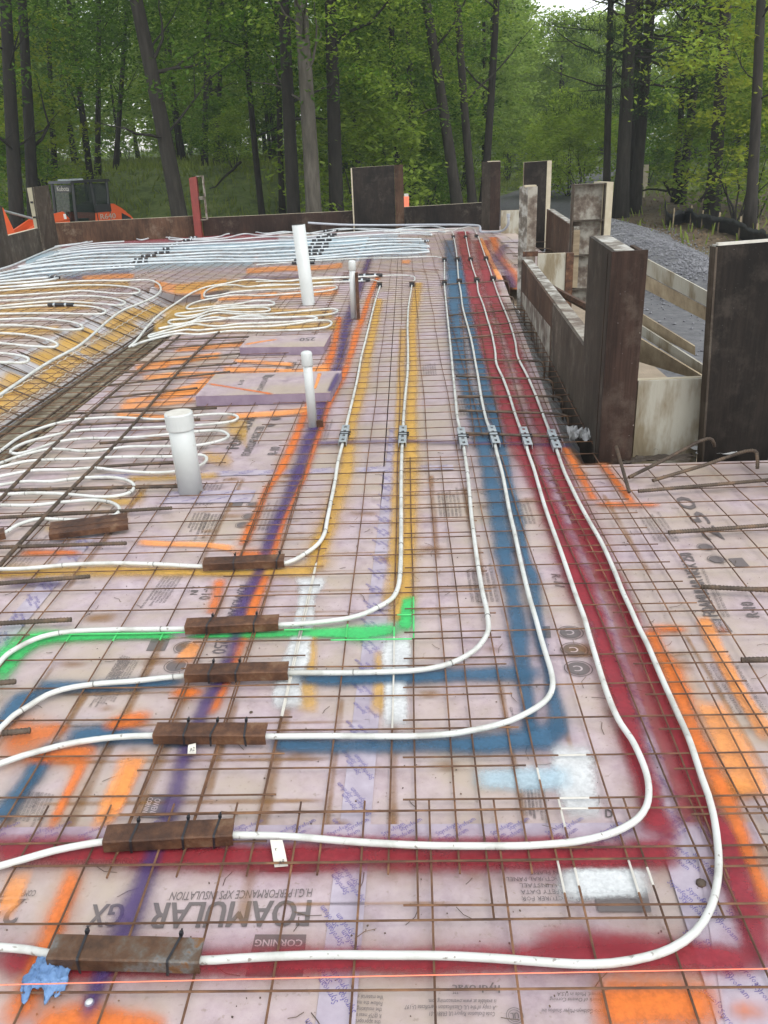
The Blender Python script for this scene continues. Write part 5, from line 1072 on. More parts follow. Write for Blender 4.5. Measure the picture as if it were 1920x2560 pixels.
mb = MB(); mb.hexa([q + Vector((-0.02, 0.002, -.3)), q + Vector((0, 0.002, -.3)), q + Vector((0.03, 0.30, -.3)), q + Vector((0.01, 0.30, -.3))], [q + Vector((-0.02, 0.002, .975)), q + Vector((0, 0.002, .975)), q + Vector((0.03, 0.30, .975)), q + Vector((0.01, 0.30, .975))]); build("far_side_panel", mb, "brown_ply", tcol)
# pale plywood and big dark panel
Pq0, Pq1 = RY(1597, 950, 4.05), RY(1764, 947, 4.05)
form("pale weathered plywood panel between the column and the big dark panel", (Pq0.x, 4.05), (Pq1.x, 4.05), -0.30, 0.345, 0.345, (0, 1), "weathered_ply", 0.05, "pale_wood", 2)
D0, D1 = RY(1795, 619, 3.90) + Vector((0.067, 0, 0)), RY(2010, 598, 3.97)
tD, slab, a_, b_, d_, n_ = form("big dark upright form panel at the right edge with a pale chipped top", (D0.x, 3.90), (D1.x, 3.97), -0.35, 0.99, 0.995, (0, 1), "dark_ply", 0.05, "splattered", 2, lean=(-0.05, 0, 0))
slab(a_ - d_ * 0.012, a_ - d_ * 0.001, 0.0, 0.046, -0.34, 0.985, 0.985, "grey_ply", "edge_stud")
slab(a_, b_, -0.001, 0.019, 0.9902, 1.002, 1.006, "white_paint", "chipped_top_edge", 0.9952)
form("brown form edge at the extreme right behind the rebars", (1.83, 3.62), (1.86, 3.30), -0.4, 0.42, 0.42, (1, 0), "brown_ply", 0.09, "splattered", 2)
# boards bracing behind them
def board(lab, a, b, ha, hb, ya, yb, th=0.038, mat="lumber", grp="bracing boards behind the near forms"):
    p0, p1 = RY(*a, ya), RY(*b, yb); q0, q1 = RY(a[0], a[1] + ha, ya), RY(b[0], b[1] + hb, yb); k = Vector((0.3 * th, th, 0)); mb = MB()
    mb.hexa([q0, q1, q1 + k, q0 + k], [p0, p1, p1 + k, p0 + k]); return tag(build("brace_board", mb, mat), lab, "board", grp)
board("upper pale brace board behind the column form, mossy top edge", (1606, 641), (1776, 733), 40, 38, 5.6, 4.6, mat="weathered_ply")
board("brown brace board directly under the pale upper one", (1606, 684), (1776, 775), 36, 33, 5.58, 4.58)
board("middle brace board with a cut corner behind the column form", (1600, 782), (1738, 867), 34, 22, 5.3, 4.7)
board("second middle brace board leaning on the dark panel", (1600, 812), (1764, 917), 26, 26, 5.2, 4.45, mat="weathered_ply")
board("lowest wide brace board running down to the pale plywood", (1598, 845), (1764, 945), 60, 10, 5.0, 4.35)
mb = MB(); mb.tube([RY(1345, 700, 8.3), RY(1400, 732, 7.6), RY(1475, 772, 6.6)], 0.03, 6); tag(build("brace_bar", mb, "steel_rust"), "rusty diagonal brace behind the low splattered wall", "brace")
# post and open-backed form beyond the low wall
def post(lab, tl, tr, yb, Y, dep, mats, z0=None):
    p, q = RY(*tl, Y), RY(*tr, Y); zt = (p.z + q.z) / 2; z0 = z0 if z0 is not None else RY(tl[0], yb, Y).z; t = thing("concrete_form_post", Vector(((p.x + q.x) / 2, Y, z0)), lab, "formwork", "tall form posts")
    xs = p.x + (q.x - p.x) * 0.40
    for nm, (xa, ya, xb, yb_), m in (("side_face", (p.x, Y + dep, xs, Y), mats[0]), ("front_face", (xs, Y, q.x, Y + 0.02), mats[1])):
        A, B = Vector((xa, ya, 0)), Vector((xb, yb_, 0)); d = (B - A).normalized(); n = Vector((-d.y, d.x, 0)); n = n if n.y > 0 else -n; mb = MB()
        f = 0.03
        mb.hexa([A + Vector((0, 0, z0)), B + Vector((0, 0, z0)), B + n * f + Vector((0, 0, z0)), A + n * f + Vector((0, 0, z0))], [A + Vector((0, 0, zt)), B + Vector((0, 0, zt)), B + n * f + Vector((0, 0, zt)), A + n * f + Vector((0, 0, zt))]); build(nm, mb, m, t)
    mb = MB(); mb.box(Vector(((p.x + q.x) / 2 + 0.03, Y + dep * 0.55, (zt + z0) / 2 - 0.01)), (q.x - p.x) * 0.6, dep * 0.5, zt - z0 - 0.03); build("core_stud", mb, "lumber", t)
    mb = MB(); mb.box(Vector(((xs + q.x) / 2 - 0.02, Y + dep * 0.5, zt + 0.004)), (q.x - p.x) * 0.7, dep * 0.7, 0.02); build("top_cap", mb, "pale_wood", t)
    return t
tp_ = post("tall cement-splattered post rising behind the far end of the low wall", (1304, 468), (1345, 466), 690, 9.3, 0.13, ("splattered", "cement_coat"), -0.4)
mb = MB(); c = RY(1326, 635, 9.24); mb.box(c, 0.16, 0.02, 0.05); build("strap", mb, "steel_rust", tp_)
post("tall maroon column form at the far right corner of the slab", (1209, 401), (1252, 408), 592, 17.4, 0.25, ("grey_ply", "maroon_ply"), -0.2)
def ribbed(lab, tl, tr, ybot, Y, ribs, mat, rim, name="ribbed_concrete_form", z0=-0.6, dep=0.10):
    p, q = RY(*tl, Y), RY(*tr, Y); zt = p.z; t = thing(name, Vector(((p.x + q.x) / 2, Y, z0)), lab, "formwork"); w_ = q.x - p.x
    mb = MB(); mb.box(Vector(((p.x + q.x) / 2, Y + dep, (zt + z0) / 2)), w_, 0.015, zt - z0); build("plywood_back", mb, mat, t)
    for x in (p.x + 0.006, q.x - 0.006):
        mb = MB(); mb.box(Vector((x, Y + dep / 2 - 0.01, (zt + z0) / 2)), 0.012, dep, zt - z0 + 0.006); build("frame_rail", mb, rim, t)
    for y in ribs:
        z = RY(tl[0], y, Y).z; mb = MB(); mb.box(Vector(((p.x + q.x) / 2, Y + dep / 2 - 0.012, z - 0.004)), w_ - 0.026, dep - 0.006, 0.012); build("rib", mb, rim, t)
    return t, p, q, zt
t, p, q, zt = ribbed("open-backed ribbed steel form with cement on its plywood, behind the column form", (1434, 461), (1516, 457), 830, 11, (462, 552, 639, 724), "cement_coat", "grey_ply", z0=-0.9)
mb = MB(); x0 = q.x + 0.004; mb.hexa([Vector((x0, 10.98, -.9)), Vector((x0 + 0.085, 11.0, -.9)), Vector((x0 + 0.02, 11.35, -.9)), Vector((x0 - 0.07, 11.35, -.9))], [Vector((x0, 10.98, zt + .01)), Vector((x0 + 0.085, 11.0, zt + .01)), Vector((x0 + 0.02, 11.35, zt + .01)), Vector((x0 - 0.07, 11.35, zt + .01))]); build("lumber_edge", mb, "pale_wood", t)
ga, gb = RY(1345, 636, 9.9), RY(1415, 637, 9.9)
form("greenish weathered plywood panel low behind the splattered post", (ga.x, 9.9), (gb.x, 9.9), -0.9, ga.z, ga.z, (0, 1), "weathered_ply", 0.05, "pale_wood", 2)
ga2 = RY(1434, 637, 9.9); mb = MB(); mb.hexa([Vector((gb.x + .004, 9.88, -.9)), Vector((ga2.x, 9.88, -.9)), Vector((ga2.x, 9.98, -.9)), Vector((gb.x + .004, 9.98, -.9))], [Vector((gb.x + .004, 9.88, ga.z)), Vector((ga2.x, 9.88, ga.z)), Vector((ga2.x, 9.98, ga.z)), Vector((gb.x + .004, 9.98, ga.z))]); tag(build("corner_post", mb, "steel_rust"), "rusty corner post beside the greenish plywood", "post")
# far right corner pieces
J0, J1 = RY(1367, 523, 14.4), RY(1431, 567, 11.02)
form("low reddish form wall running away behind the splattered post", (J0.x, J0.y), (J1.x, J1.y), -0.25, J0.z, J1.z, (1, 0), "brown_ply", 0.10, "splattered", 3)
I0, I1 = RY(1311, 406, 14.6), RY(1368, 405, 14.6)
ti, slab, a_, b_, d_, n_ = form("tall nearly black panel with a pale timber edge at the far right", (I0.x, 14.6), (I1.x, 14.6), -0.15, I0.z, I0.z + 0.01, (0, 1), "dark_ply", 0.09, "pale_wood", 2)
slab(b_ + d_ * 0.002, b_ + d_ * 0.075, 0.0, 0.10, -0.1, I0.z + 0.012, I0.z + 0.012, "pale_wood", "timber_edge")
l0, l1 = RY(1253, 527, 16.6), RY(1308, 527, 16.6)
form("pale low plywood panel beside the maroon column", (l0.x, 16.6), (l1.x, 16.6), -0.25, l0.z, l0.z, (0, 1), "weathered_ply", 0.06, "lumber", 2)
# back wall
m0, m1 = RY(1010, 518, 19.0), RY(1211, 506, 18.3)
form("low dark form panel of the back wall, right of the black upright", (m0.x, m0.y), (m1.x, m1.y), -0.25, m0.z, m1.z, (0, 1), "dark_ply", 0.09, "pale_wood", 3)
n0, n1, n2_ = RY(880, 420, 19.2), RY(985, 413, 19.2), RY(1006, 412, 19.2)
tn, slab, a_, b_, d_, n_ = form("broad black upright panel standing in the back wall", (n0.x, 19.2), (n1.x, 19.2), -0.25, n0.z, n1.z, (0, 1), "dark_ply", 0.09, "pale_wood", 2)
slab(b_ + d_ * 0.002, b_ + d_ * 0.19, 0.0, 0.02, -0.25, n1.z, n1.z + .01, "brown_ply", "side_strip"); slab(a_ - d_ * 0.03, a_ - d_ * 0.002, 0, 0.03, -0.25, n0.z, n0.z, "pale_wood", "timber_edge")
o0, o1, o2, o3 = RY(505, 545, 18.7), RY(888, 527, 19.3), RY(137, 558, 18.1), RY(484, 540, 18.6)
form("long low brown form panel of the back wall, behind the tall open pipe", (o0.x, o0.y), (o1.x, o1.y), -0.25, o0.z, o1.z, (0, 1), "maroon_ply", 0.09, "pale_wood", 4)
form("low reddish brown form panel in front of the loader", (o2.x, o2.y), (o3.x, o3.y), -0.25, o2.z, o3.z, (0, 1), "brown_ply", 0.09, "pale_wood", 4)
# red steel post with open bracket side
r0, r1 = RY(472, 445, 18.4), RY(490, 441, 18.4); rb0, rb1 = RY(488, 596, 18.4), RY(505, 596, 18.4)
t = thing("concrete_form_post", Vector((rb0.x, 18.4, 0)), "red steel form post with brackets in the back wall", "formwork"); mb = MB(); k = Vector((0, 0.16, 0))
mb.hexa([rb0, rb1, rb1 + k, rb0 + k], [r0, r1, r1 + k, r0 + k]); build("red_face", mb, "red_steel", t)
for f0, f1 in ((0.0, 0.46), (0.50, 0.97)):
    a = r1.lerp(rb1, f0 * 0.72); b = r1.lerp(rb1, f1 * 0.72); mb = MB(); w_ = Vector((0.12, 0.10, 0)); th = Vector((0.0, 0.02, 0))
    for zz in (a, b): mb.box(zz + Vector((0.06, 0.08, 0)), 0.13, 0.14, 0.02)
    mb.box((a + b) / 2 + Vector((0.125, 0.08, 0)), 0.02, 0.14, (a - b).length); build("bracket", mb, "cement_coat", t)
# left wall
q0, q1 = RY(84, 468, 16.8), RY(121, 463, 17.3); qb0, qb1 = RY(108, 632, 16.6), RY(148, 612, 17.6)
t = thing("concrete_form_post", Vector((qb0.x, 16.8, 0)), "brown upright panel with a pale drilled timber side, in front of the loader", "formwork"); mb = MB(); k = Vector((-0.05, 0.03, 0))
mb.hexa([qb0, qb1, qb1 + k, qb0 + k], [q0, q1, q1 + k, q0 + k]); build("plywood_face", mb, "grey_ply", t)
mb = MB(); q2 = RY(67, 470, 17.0); qb2 = RY(98, 632, 17.0); kk = Vector((0.01, 0.06, 0)); mb.hexa([qb2, qb0 - Vector((0.004, 0, 0)), qb0 - Vector((0.004, 0, 0)) + kk, qb2 + kk], [q2, q0 - Vector((0.004, 0, 0)), q0 - Vector((0.004, 0, 0)) + kk, q2 + kk]); build("timber_side", mb, "pale_wood", t)
for f in (0.22, 0.45, 0.68):
    mb = MB(); c = q2.lerp(qb2, f).lerp(q0.lerp(qb0, f), 0.4); mb.box(c + Vector((0, -0.01, 0)), 0.05, 0.03, 0.035); build("bolt_hole", mb, "black_plastic", t)
w0, w1 = RY(19, 590, 14.6), RY(97, 570, 16.4)
form("low brown form panel at the left wall below the bucket", (w0.x, w0.y), (w1.x, w1.y), -0.25, w0.z, w1.z, (-1, 1), "grey_ply", 0.09, "pale_wood", 3)
x0, x1 = RY(-40, 508, 13.6), RY(5, 515, 14.5)
form("tall brown form panel cut by the left edge", (x0.x - 0.1, x0.y), (x1.x, x1.y), -0.25, x0.z, x1.z, (-1, 1), "grey_ply", 0.09, "pale_wood", 2)
mb = MB(); c = RY(1016, 502, 21.5); mb.box(c + Vector((0, 0, -0.35)), 0.12, 0.12, 0.9); mk = build("marker_post", mb, MATS.get("string_orange")); tag(mk, "orange marker post behind the back wall", "marker post"); mb = MB(); mb.box(c + Vector((0, 0, 0.13)), 0.10, 0.10, 0.06); build("post_cap", mb, "white_paint", mk)
# ------------------------------------------------------------------ terrain
def sst(a, b, x):
    t = max(0.0, min(1.0, (x - a) / (b - a))); return t * t * (3 - 2 * t)
def terr(x, y):
    left = sst(2.0, -5.0, x)
    z = -0.95 + 0.75 * sst(30, 75, y) + 2.2 * sst(70, 200, y)
    z += left * (-0.5 * sst(12, 22, y) + 2.55 * sst(31, 41, y))
    z += 0.5 * sst(8, 20, x) * sst(22, 60, y)
    r = Vector((x * 0.22, y * 0.22, 0)); out = sst(20, 26, y) + sst(7, 10, x)
    return z + 0.16 * noise.noise(r) * min(1, out) + 0.05 * noise.noise(r * 4) * min(1, out)
surf("litter", [(0.25, (0.060, 0.042, 0.024)), (0.45, (0.115, 0.080, 0.046)), (0.58, (0.075, 0.085, 0.030)), (0.8, (0.13, 0.105, 0.06))], 0.9, 0.95, 0.9, 9, detail=8)
surf("grass_floor", [(0.25, (0.045, 0.070, 0.018)), (0.5, (0.075, 0.12, 0.026)), (0.7, (0.10, 0.15, 0.035)), (0.9, (0.12, 0.10, 0.05))], 0.7, 0.95, 0.9, 7, detail=8)
surf("gravel", [(0.25, (0.065, 0.065, 0.068)), (0.5, (0.105, 0.105, 0.108)), (0.8, (0.16, 0.16, 0.16))], 9, 0.95, 0.9, 30, detail=8)
surf("stone", [(0.3, (0.10, 0.10, 0.11)), (0.7, (0.23, 0.23, 0.24))], 3, 0.9, rand=0.1)
def terrain_sheet(name, x0, x1, y0, y1, dx, dy, fn, mat, hole=None):
    mb = MB(); nx, ny = int((x1 - x0) / dx), int((y1 - y0) / dy)
    for j in range(ny + 1):
        for i in range(nx + 1):
            x, y = x0 + (x1 - x0) * i / nx, y0 + (y1 - y0) * j / ny; mb.v.append(Vector((x, y, fn(x, y))))
    for j in range(ny):
        for i in range(nx):
            a = j * (nx + 1) + i; mb.f.append((a, a + 1, a + nx + 2, a + nx + 1))
    o = build(name, mb, mat, smooth=True, origin=Vector((0, 0, 0))); return structure(o)
def terrain_mat():
    m, t, b = new_mat("forest_ground"); MATS["forest_ground"] = m
    tc = N(t, "TexCoord"); sp = N(t, "SeparateXYZ"); t.links.new(tc.outputs['Object'], sp.inputs[0])
    n1 = noise_n(t, 0.16, 5); n2 = noise_n(t, 1.6, 8, 0.7); n3 = noise_n(t, 9, 5, 0.7)
    lit = ramp(t, n2.outputs['Fac'], [(0.28, (0.055, 0.040, 0.022)), (0.5, (0.11, 0.078, 0.045)), (0.75, (0.15, 0.12, 0.075))]).outputs[0]
    gr = ramp(t, n2.outputs['Fac'], [(0.36, (0.055, 0.080, 0.018)), (0.5, (0.10, 0.14, 0.032)), (0.66, (0.16, 0.19, 0.055))]).outputs[0]
    # grass takes over to the left and in the far clearing, leaf litter stays under the trees at the right
    gx = N(t, "MapRange"); gx.inputs[1].default_value = 10; gx.inputs[2].default_value = 2; t.links.new(sp.outputs[0], gx.inputs[0])
    gy = N(t, "MapRange"); gy.inputs[1].default_value = 34; gy.inputs[2].default_value = 52; t.links.new(sp.outputs[1], gy.inputs[0])
    g = math_n(t, 'MAXIMUM', gx.outputs[0], gy.outputs[0])
    g = math_n(t, 'ADD', g, math_n(t, 'MULTIPLY', math_n(t, 'SUBTRACT', n1.outputs['Fac'], 0.5), 1.6)); g = math_n(t, 'ADD', g, math_n(t, 'MULTIPLY', math_n(t, 'SUBTRACT', n3.outputs['Fac'], 0.5), 0.7))
    f = ramp(t, g, [(0.35, 0.0), (0.65, 1.0)]).outputs[0]
    t.links.new(mixc(t, f, lit, gr), b.inputs['Base Color']); b.inputs['Roughness'].default_value = 0.95
    bp = N(t, "Bump"); bp.inputs['Strength'].default_value = 1.0; bp.inputs['Distance'].default_value = 0.08; t.links.new(n3.outputs['Fac'], bp.inputs['Height']); t.links.new(bp.outputs[0], b.inputs['Normal'])
terrain_mat()
terrain_sheet("forest_floor", -90, 90, 21, 260, 1.2, 1.2, terr, "forest_ground")
terrain_sheet("forest_floor", -90, -8, -20, 21, 1.2, 1.2, terr, "forest_ground"); terrain_sheet("forest_floor", 8, 90, -20, 21, 1.0, 1.0, terr, "forest_ground"); terrain_sheet("forest_floor", -8, 8, -20, 21, 2, 2, lambda x, y: min(terr(x, y), -0.95), "forest_ground")
def road_x(y): return 2.6 + 0.075 * y + 0.0085 * max(0, y - 28) ** 2
def road():
    mb = MB(); n = 70
    for k in range(n + 1):
        y = -4 + 70 * k / n; w_ = 2.5 - 0.3 * sst(10, 40, y); c = road_x(y)
        for i in range(9):
            x = c - w_ + 2 * w_ * i / 8; mb.v.append(Vector((x, y, terr(x, y) + 0.03 + 0.02 * noise.noise(Vector((x * 2, y * 2, 1))))))
    for k in range(n):
        for i in range(8): a = k * 9 + i; mb.f.append((a, a + 1, a + 10, a + 9))
    return structure(build("gravel_road", mb, "gravel", smooth=True, origin=Vector((0, 0, 0))))
road()
# gravel windrow with loose stones
gp = MB(); pc = [G(1470, 560, -0.85), G(1540, 585, -0.85), G(1630, 640, -0.85), G(1780, 720, -0.85)]
PCs = smooth_path(pc, 0.5)
def pile_h(x, y):
    d = min(((x - p.x) ** 2 + ((y - p.y) * 0.8) ** 2) ** 0.5 for p in PCs); return 0.34 * max(0, 1 - (d / 1.5) ** 1.6)
sx0, sx1, sy0, sy1 = min(p.x for p in pc) - 2, max(p.x for p in pc) + 2, min(p.y for p in pc) - 2, max(p.y for p in pc) + 2
nx, ny = 50, 70
for j in range(ny + 1):
    for i in range(nx + 1):
        x, y = sx0 + (sx1 - sx0) * i / nx, sy0 + (sy1 - sy0) * j / ny; h = pile_h(x, y)
        gp.v.append(Vector((x, y, terr(x, y) - 0.08 + h * 1.2 + 0.09 * noise.noise(Vector((x * 2, y * 2, 0))) * (h > 0))))
for j in range(ny):
    for i in range(nx): a = j * (nx + 1) + i; gp.f.append((a, a + 1, a + nx + 2, a + nx + 1))
tag(build("gravel_pile", gp, "gravel", smooth=True), "low ridge of grey crushed gravel beyond the right-hand forms", "gravel pile")
st = MB()
for k in range(8000):
    if k < 6000:
        p = random.choice(PCs); x, y = p.x + random.gauss(0, 0.75), p.y + random.gauss(0, 0.9)
    else:
        y = random.uniform(5, 22); x = road_x(y) + random.uniform(-3, 3)
    h = pile_h(x, y); s = random.uniform(0.012, 0.036); c = Vector((x, y, terr(x, y) - 0.06 + max(0.09, h * 1.2) + s * 0.4))
    vs_ = [c + Vector((random.uniform(.6, 1) * a, random.uniform(.6, 1) * b, random.uniform(.5, .9) * e)) * s for a, b, e in ((1, 0, 0), (0, 1, 0), (-1, 0, 0), (0, -1, 0), (0, 0, 1), (0, 0, -1))]
    st.add(vs_, [(0, 1, 4), (1, 2, 4), (2, 3, 4), (3, 0, 4), (1, 0, 5), (2, 1, 5), (3, 2, 5), (0, 3, 5)])
tag(stuff(build("gravel_stones", st, "stone")), "loose crushed stones on the gravel ridge and road", "gravel")
# silt fence
surf("silt_cloth", [(0.3, (0.008, 0.008, 0.009)), (0.7, (0.022, 0.022, 0.024))], 6, 0.6, 0.4, 20)
sf = [(1660, 528), (1680, 536), (1712, 530), (1770, 548), (1830, 560), (1880, 575), (1930, 598), (2000, 625)]
mb = MB(); P_ = smooth_path([G(x, y + 14, -0.75) for x, y in sf], 0.2)
for i, p in enumerate(P_):
    g = terr(p.x, p.y); h = 0.42 + 0.10 * noise.noise(Vector((i * 0.25, 0, 0))) + (0.28 if i < 3 else 0)
    for k, (dx_, zz) in enumerate(((0.25, 0.0), (0.12, h * 0.35), (0.02, h * 0.75), (-0.08, h), (-0.16, h * 0.7))): mb.v.append(Vector((p.x + dx_ * 0.4 + 0.06 * noise.noise(Vector((i * .5, k, 2))), p.y + dx_, g + zz + 0.05 * noise.noise(Vector((i * .6, k, 7))))))
for i in range(len(P_) - 1):
    for k in range(4): a = i * 5 + k; mb.f.append((a, a + 5, a + 6, a + 1))
fo = build("silt_fence", mb, "silt_cloth", smooth=True); m = fo.modifiers.new("thick", 'SOLIDIFY'); m.thickness = 0.01; tag(fo, "sagging black silt fence cloth on the leaf litter at right", "silt fence")
for i in range(0, len(P_), 7):
    p = P_[i]; g = terr(p.x, p.y); s_ = MB(); s_.box(Vector((p.x, p.y - 0.12, g + 0.25)), 0.035, 0.035, 0.6); build("stake", s_, "lumber", fo)
# low brush pile/sign in the woods
c = G(1600, 445, 0.1); c.z = terr(c.x, c.y); mb = MB(); mb.box(c + Vector((0, 0, 0.9)), 0.7, 0.05, 0.9); mb.box(c + Vector((-.25, 0.04, 0.4)), 0.07, 0.05, 0.9); mb.box(c + Vector((.25, 0.04, 0.4)), 0.07, 0.05, 0.9); tag(build("sign_board", mb, "pale_wood"), "small tan board standing among the trees behind the pines", "board")
# ------------------------------------------------------------------ compact wheel loader behind the back wall
surf("loader_orange", [(0.3, (0.62, 0.085, 0.018)), (0.7, (0.72, 0.11, 0.025))], 4, 0.38, speck=((0.25, 0.10, 0.05), 30, 0.74))
surf("tyre", [(0.3, (0.015, 0.015, 0.015)), (0.7, (0.035, 0.033, 0.030))], 8, 0.85, 0.4, 30)
flat("cab_black", (0.015, 0.016, 0.018), 0.4); flat("lamp_glass", (0.8, 0.8, 0.78), 0.15); surf("bucket_steel", [(0.3, (0.06, 0.06, 0.065)), (0.7, (0.12, 0.12, 0.125))], 5, 0.6, 0.2, 30)
m, t_, b_ = new_mat("cab_glass"); MATS["cab_glass"] = m; b_.inputs['Base Color'].default_value = (0.012, 0.022, 0.018, 1); b_.inputs['Roughness'].default_value = 0.05; b_.inputs['Alpha'].default_value = 0.5; b_.inputs['Specular IOR Level'].default_value = 0.35
LO = RY(192, 540, 28.5); RZ = RY(230, 452, 28.9).z + 0.03; GZ = RZ - 2.42
fx, fy = Vector((0.677, 0.736, 0)).normalized(), Vector((-0.736, 0.677, 0)).normalized()
def lp(a, b, z): return Vector((LO.x, LO.y, 0)) + fx * a + fy * b + Vector((0, 0, GZ + z))
loader = thing("wheel_loader", lp(0.4, 0.7, 0), "orange compact wheel loader with dark cab parked behind the left back wall", "loader")
def lbox(nm, a0, a1, b0, b1, z0, z1, mat, parent=None, slope=0.0, slope0=0.0):
    mb = MB(); mb.hexa([lp(a0, b0, z0), lp(a1, b0, z0), lp(a1, b1, z0), lp(a0, b1, z0)], [lp(a0 + slope0, b0, z1), lp(a1 - slope, b0, z1), lp(a1 - slope, b1, z1), lp(a0 + slope0, b1, z1)])
    return build(nm, mb, mat, parent or loader)
def lprof(nm, prof, b0, b1, mat, parent=None):
    mb = MB(); n = len(prof); v0 = [lp(a, b0, z) for a, z in prof]; v1 = [lp(a, b1, z) for a, z in prof]; mb.add(v0 + v1, [tuple(range(n)), tuple(range(2 * n - 1, n - 1, -1))] + [(i, i + n, (i + 1) % n + n, (i + 1) % n) for i in range(n)])
    return build(nm, mb, mat, parent or loader)
lbox("chassis", -1.5, 1.9, 0.35, 1.15, 0.45, 0.85, "cab_black")
hood = lprof("rear_hood", [(0.62, 0.8), (2.12, 0.8), (2.18, 1.0), (2.02, 1.22), (1.70, 1.50), (1.42, 1.66), (1.30, 1.66), (1.28, 1.425), (0.72, 1.425)], 0.06, 1.44, "loader_orange")
lbox("engine_band", 0.72, 1.285, 0.03, 1.47, 1.43, 1.66, "cab_black")
lprof("hood_grille", [(1.62, 1.02), (2.08, 1.02), (1.98, 1.18), (1.66, 1.36)], 0.045, 0.058, "cab_black", hood)
mb = MB(); text_on(mb, "R640", lp(0.84, 0.03, 1.21), lp(1.40, 0.03, 1.21), lp(0.84, 0.03, 1.37), 3, True); build("model_lettering", mb, "white_paint", hood)
cab = lbox("cab_floor", -0.05, 1.25, 0.1, 1.4, 0.75, 1.0, "cab_black")
for a, b, a2 in ((0.0, 0.1, 0.1), (0.0, 1.40, 0.1), (1.22, 0.1, 1.30), (1.22, 1.40, 1.30), (0.78, 0.1, 0.72)):
    mb = MB(); mb.tube([lp(a, b, 0.95), lp((a + a2) / 2, b, 1.7), lp(a2, b, 2.34)], 0.05, 6); build("cab_post", mb, "cab_black", loader)
lbox("cab_roof", -0.02, 1.42, 0.04, 1.46, 2.34, 2.42, "cab_black", slope=0.05, slope0=0.05); lbox("roof_vent", 0.05, 0.6, 0.3, 0.9, 2.42, 2.47, "zinc")
for nm, q in (("windscreen", [(0.0, 0.15, 1.0), (0.0, 1.35, 1.0), (0.1, 1.35, 2.3), (0.1, 0.15, 2.3)]), ("door_glass", [(0.05, 0.1, 1.0), (0.76, 0.1, 1.0), (0.72, 0.1, 2.3), (0.13, 0.1, 2.3)]), ("side_glass", [(0.82, 0.1, 1.6), (1.2, 0.1, 1.6), (1.27, 0.1, 2.3), (0.76, 0.1, 2.3)]), ("rear_glass", [(1.24, 0.15, 1.6), (1.24, 1.35, 1.6), (1.31, 1.35, 2.3), (1.31, 0.15, 2.3)])):
    mb = MB(); v0 = [lp(*p) for p in q]; nn = (v0[1] - v0[0]).cross(v0[2] - v0[0]).normalized() * 0.006; mb.hexa(v0, [v + nn for v in v0]); build(nm, mb, "cab_glass", loader)
bn = MB(); bn.hexa([lp(0.055, 0.2, 2.08), lp(0.055, 1.2, 2.08), lp(0.06, 1.2, 2.08), lp(0.06, 0.2, 2.08)], [lp(0.07, 0.2, 2.28), lp(0.07, 1.2, 2.28), lp(0.075, 1.2, 2.28), lp(0.075, 0.2, 2.28)]); bo = build("windscreen_banner", bn, "cab_black", loader)
mb = MB(); text_on(mb, "Kubota", lp(0.045, 1.05, 2.12), lp(0.045, 0.3, 2.12), lp(0.055, 1.05, 2.26), 3, True); build("banner_lettering", mb, "white_paint", bo)
lbox("seat", 0.45, 0.85, 0.5, 1.0, 1.0, 1.25, "cab_black"); lbox("seat_back", 0.8, 0.92, 0.5, 1.0, 1.25, 1.75, "cab_black"); lbox("steering_column", 0.12, 0.3, 0.65, 0.85, 1.0, 1.5, "cab_black")
lbox("front_frame", -1.1, -0.1, 0.3, 1.2, 0.7, 1.25, "loader_orange", slope0=0.15)
for b in (0.28, 1.12):
    lprof("lift_arm", [(-0.10, 1.28), (-0.28, 1.52), (-0.75, 1.45), (-1.6, 1.05), (-2.1, 0.55), (-1.95, 0.45), (-1.5, 0.85), (-0.75, 1.22)], b, b + 0.12, "loader_orange")
    mb = MB(); mb.tube([lp(-0.4, b + 0.06, 0.9), lp(-1.3, b + 0.06, 1.02)], 0.045, 8); build("lift_cylinder", mb, "zinc", loader)
    lbox("headlight", -0.30, -0.22, b - 0.02, b + 0.14, 1.30, 1.45, "lamp_glass")
lprof("bucket_link", [(-1.75, 0.75), (-2.05, 1.75), (-2.25, 1.78), (-2.3, 1.3), (-2.1, 0.5)], 0.6, 0.95, "loader_orange"); mb = MB(); mb.tube([lp(-0.9, 0.78, 1.3), lp(-2.1, 0.78, 1.7)], 0.04, 8); build("tilt_cylinder", mb, "zinc", loader)
lprof("bucket", [(-2.15, 0.15), (-2.15, 0.95), (-2.28, 0.98), (-2.32, 0.35), (-3.0, 0.10), (-3.0, 0.05)], -0.05, 1.55, "bucket_steel")
for b in (-0.05, 1.53): lprof("bucket_side", [(-2.15, 0.12), (-2.15, 0.95), (-2.3, 0.97), (-3.0, 0.06)], b, b + 0.02, "bucket_steel")
for a in (-0.75, 1.35):
    for b in (0.0, 1.22):
        w_ = thing("wheel", lp(a, b + 0.15, 0.0), "", ""); del w_["label"]; del w_["category"]; w_.parent = loader; w_.location = ORG[w_.name] - ORG[loader.name]
        mb = MB(); c = lp(a, b + 0.15, 0.45); mb.tube([c - fy * 0.16, c - fy * 0.13, c + fy * 0.13, c + fy * 0.16], [0.38, 0.45, 0.45, 0.38], 26); build("tyre", mb, "tyre", w_)
        mb = MB(); mb.tube([c - fy * 0.175, c + fy * 0.175], 0.22, 18); build("rim", mb, "loader_orange", w_)
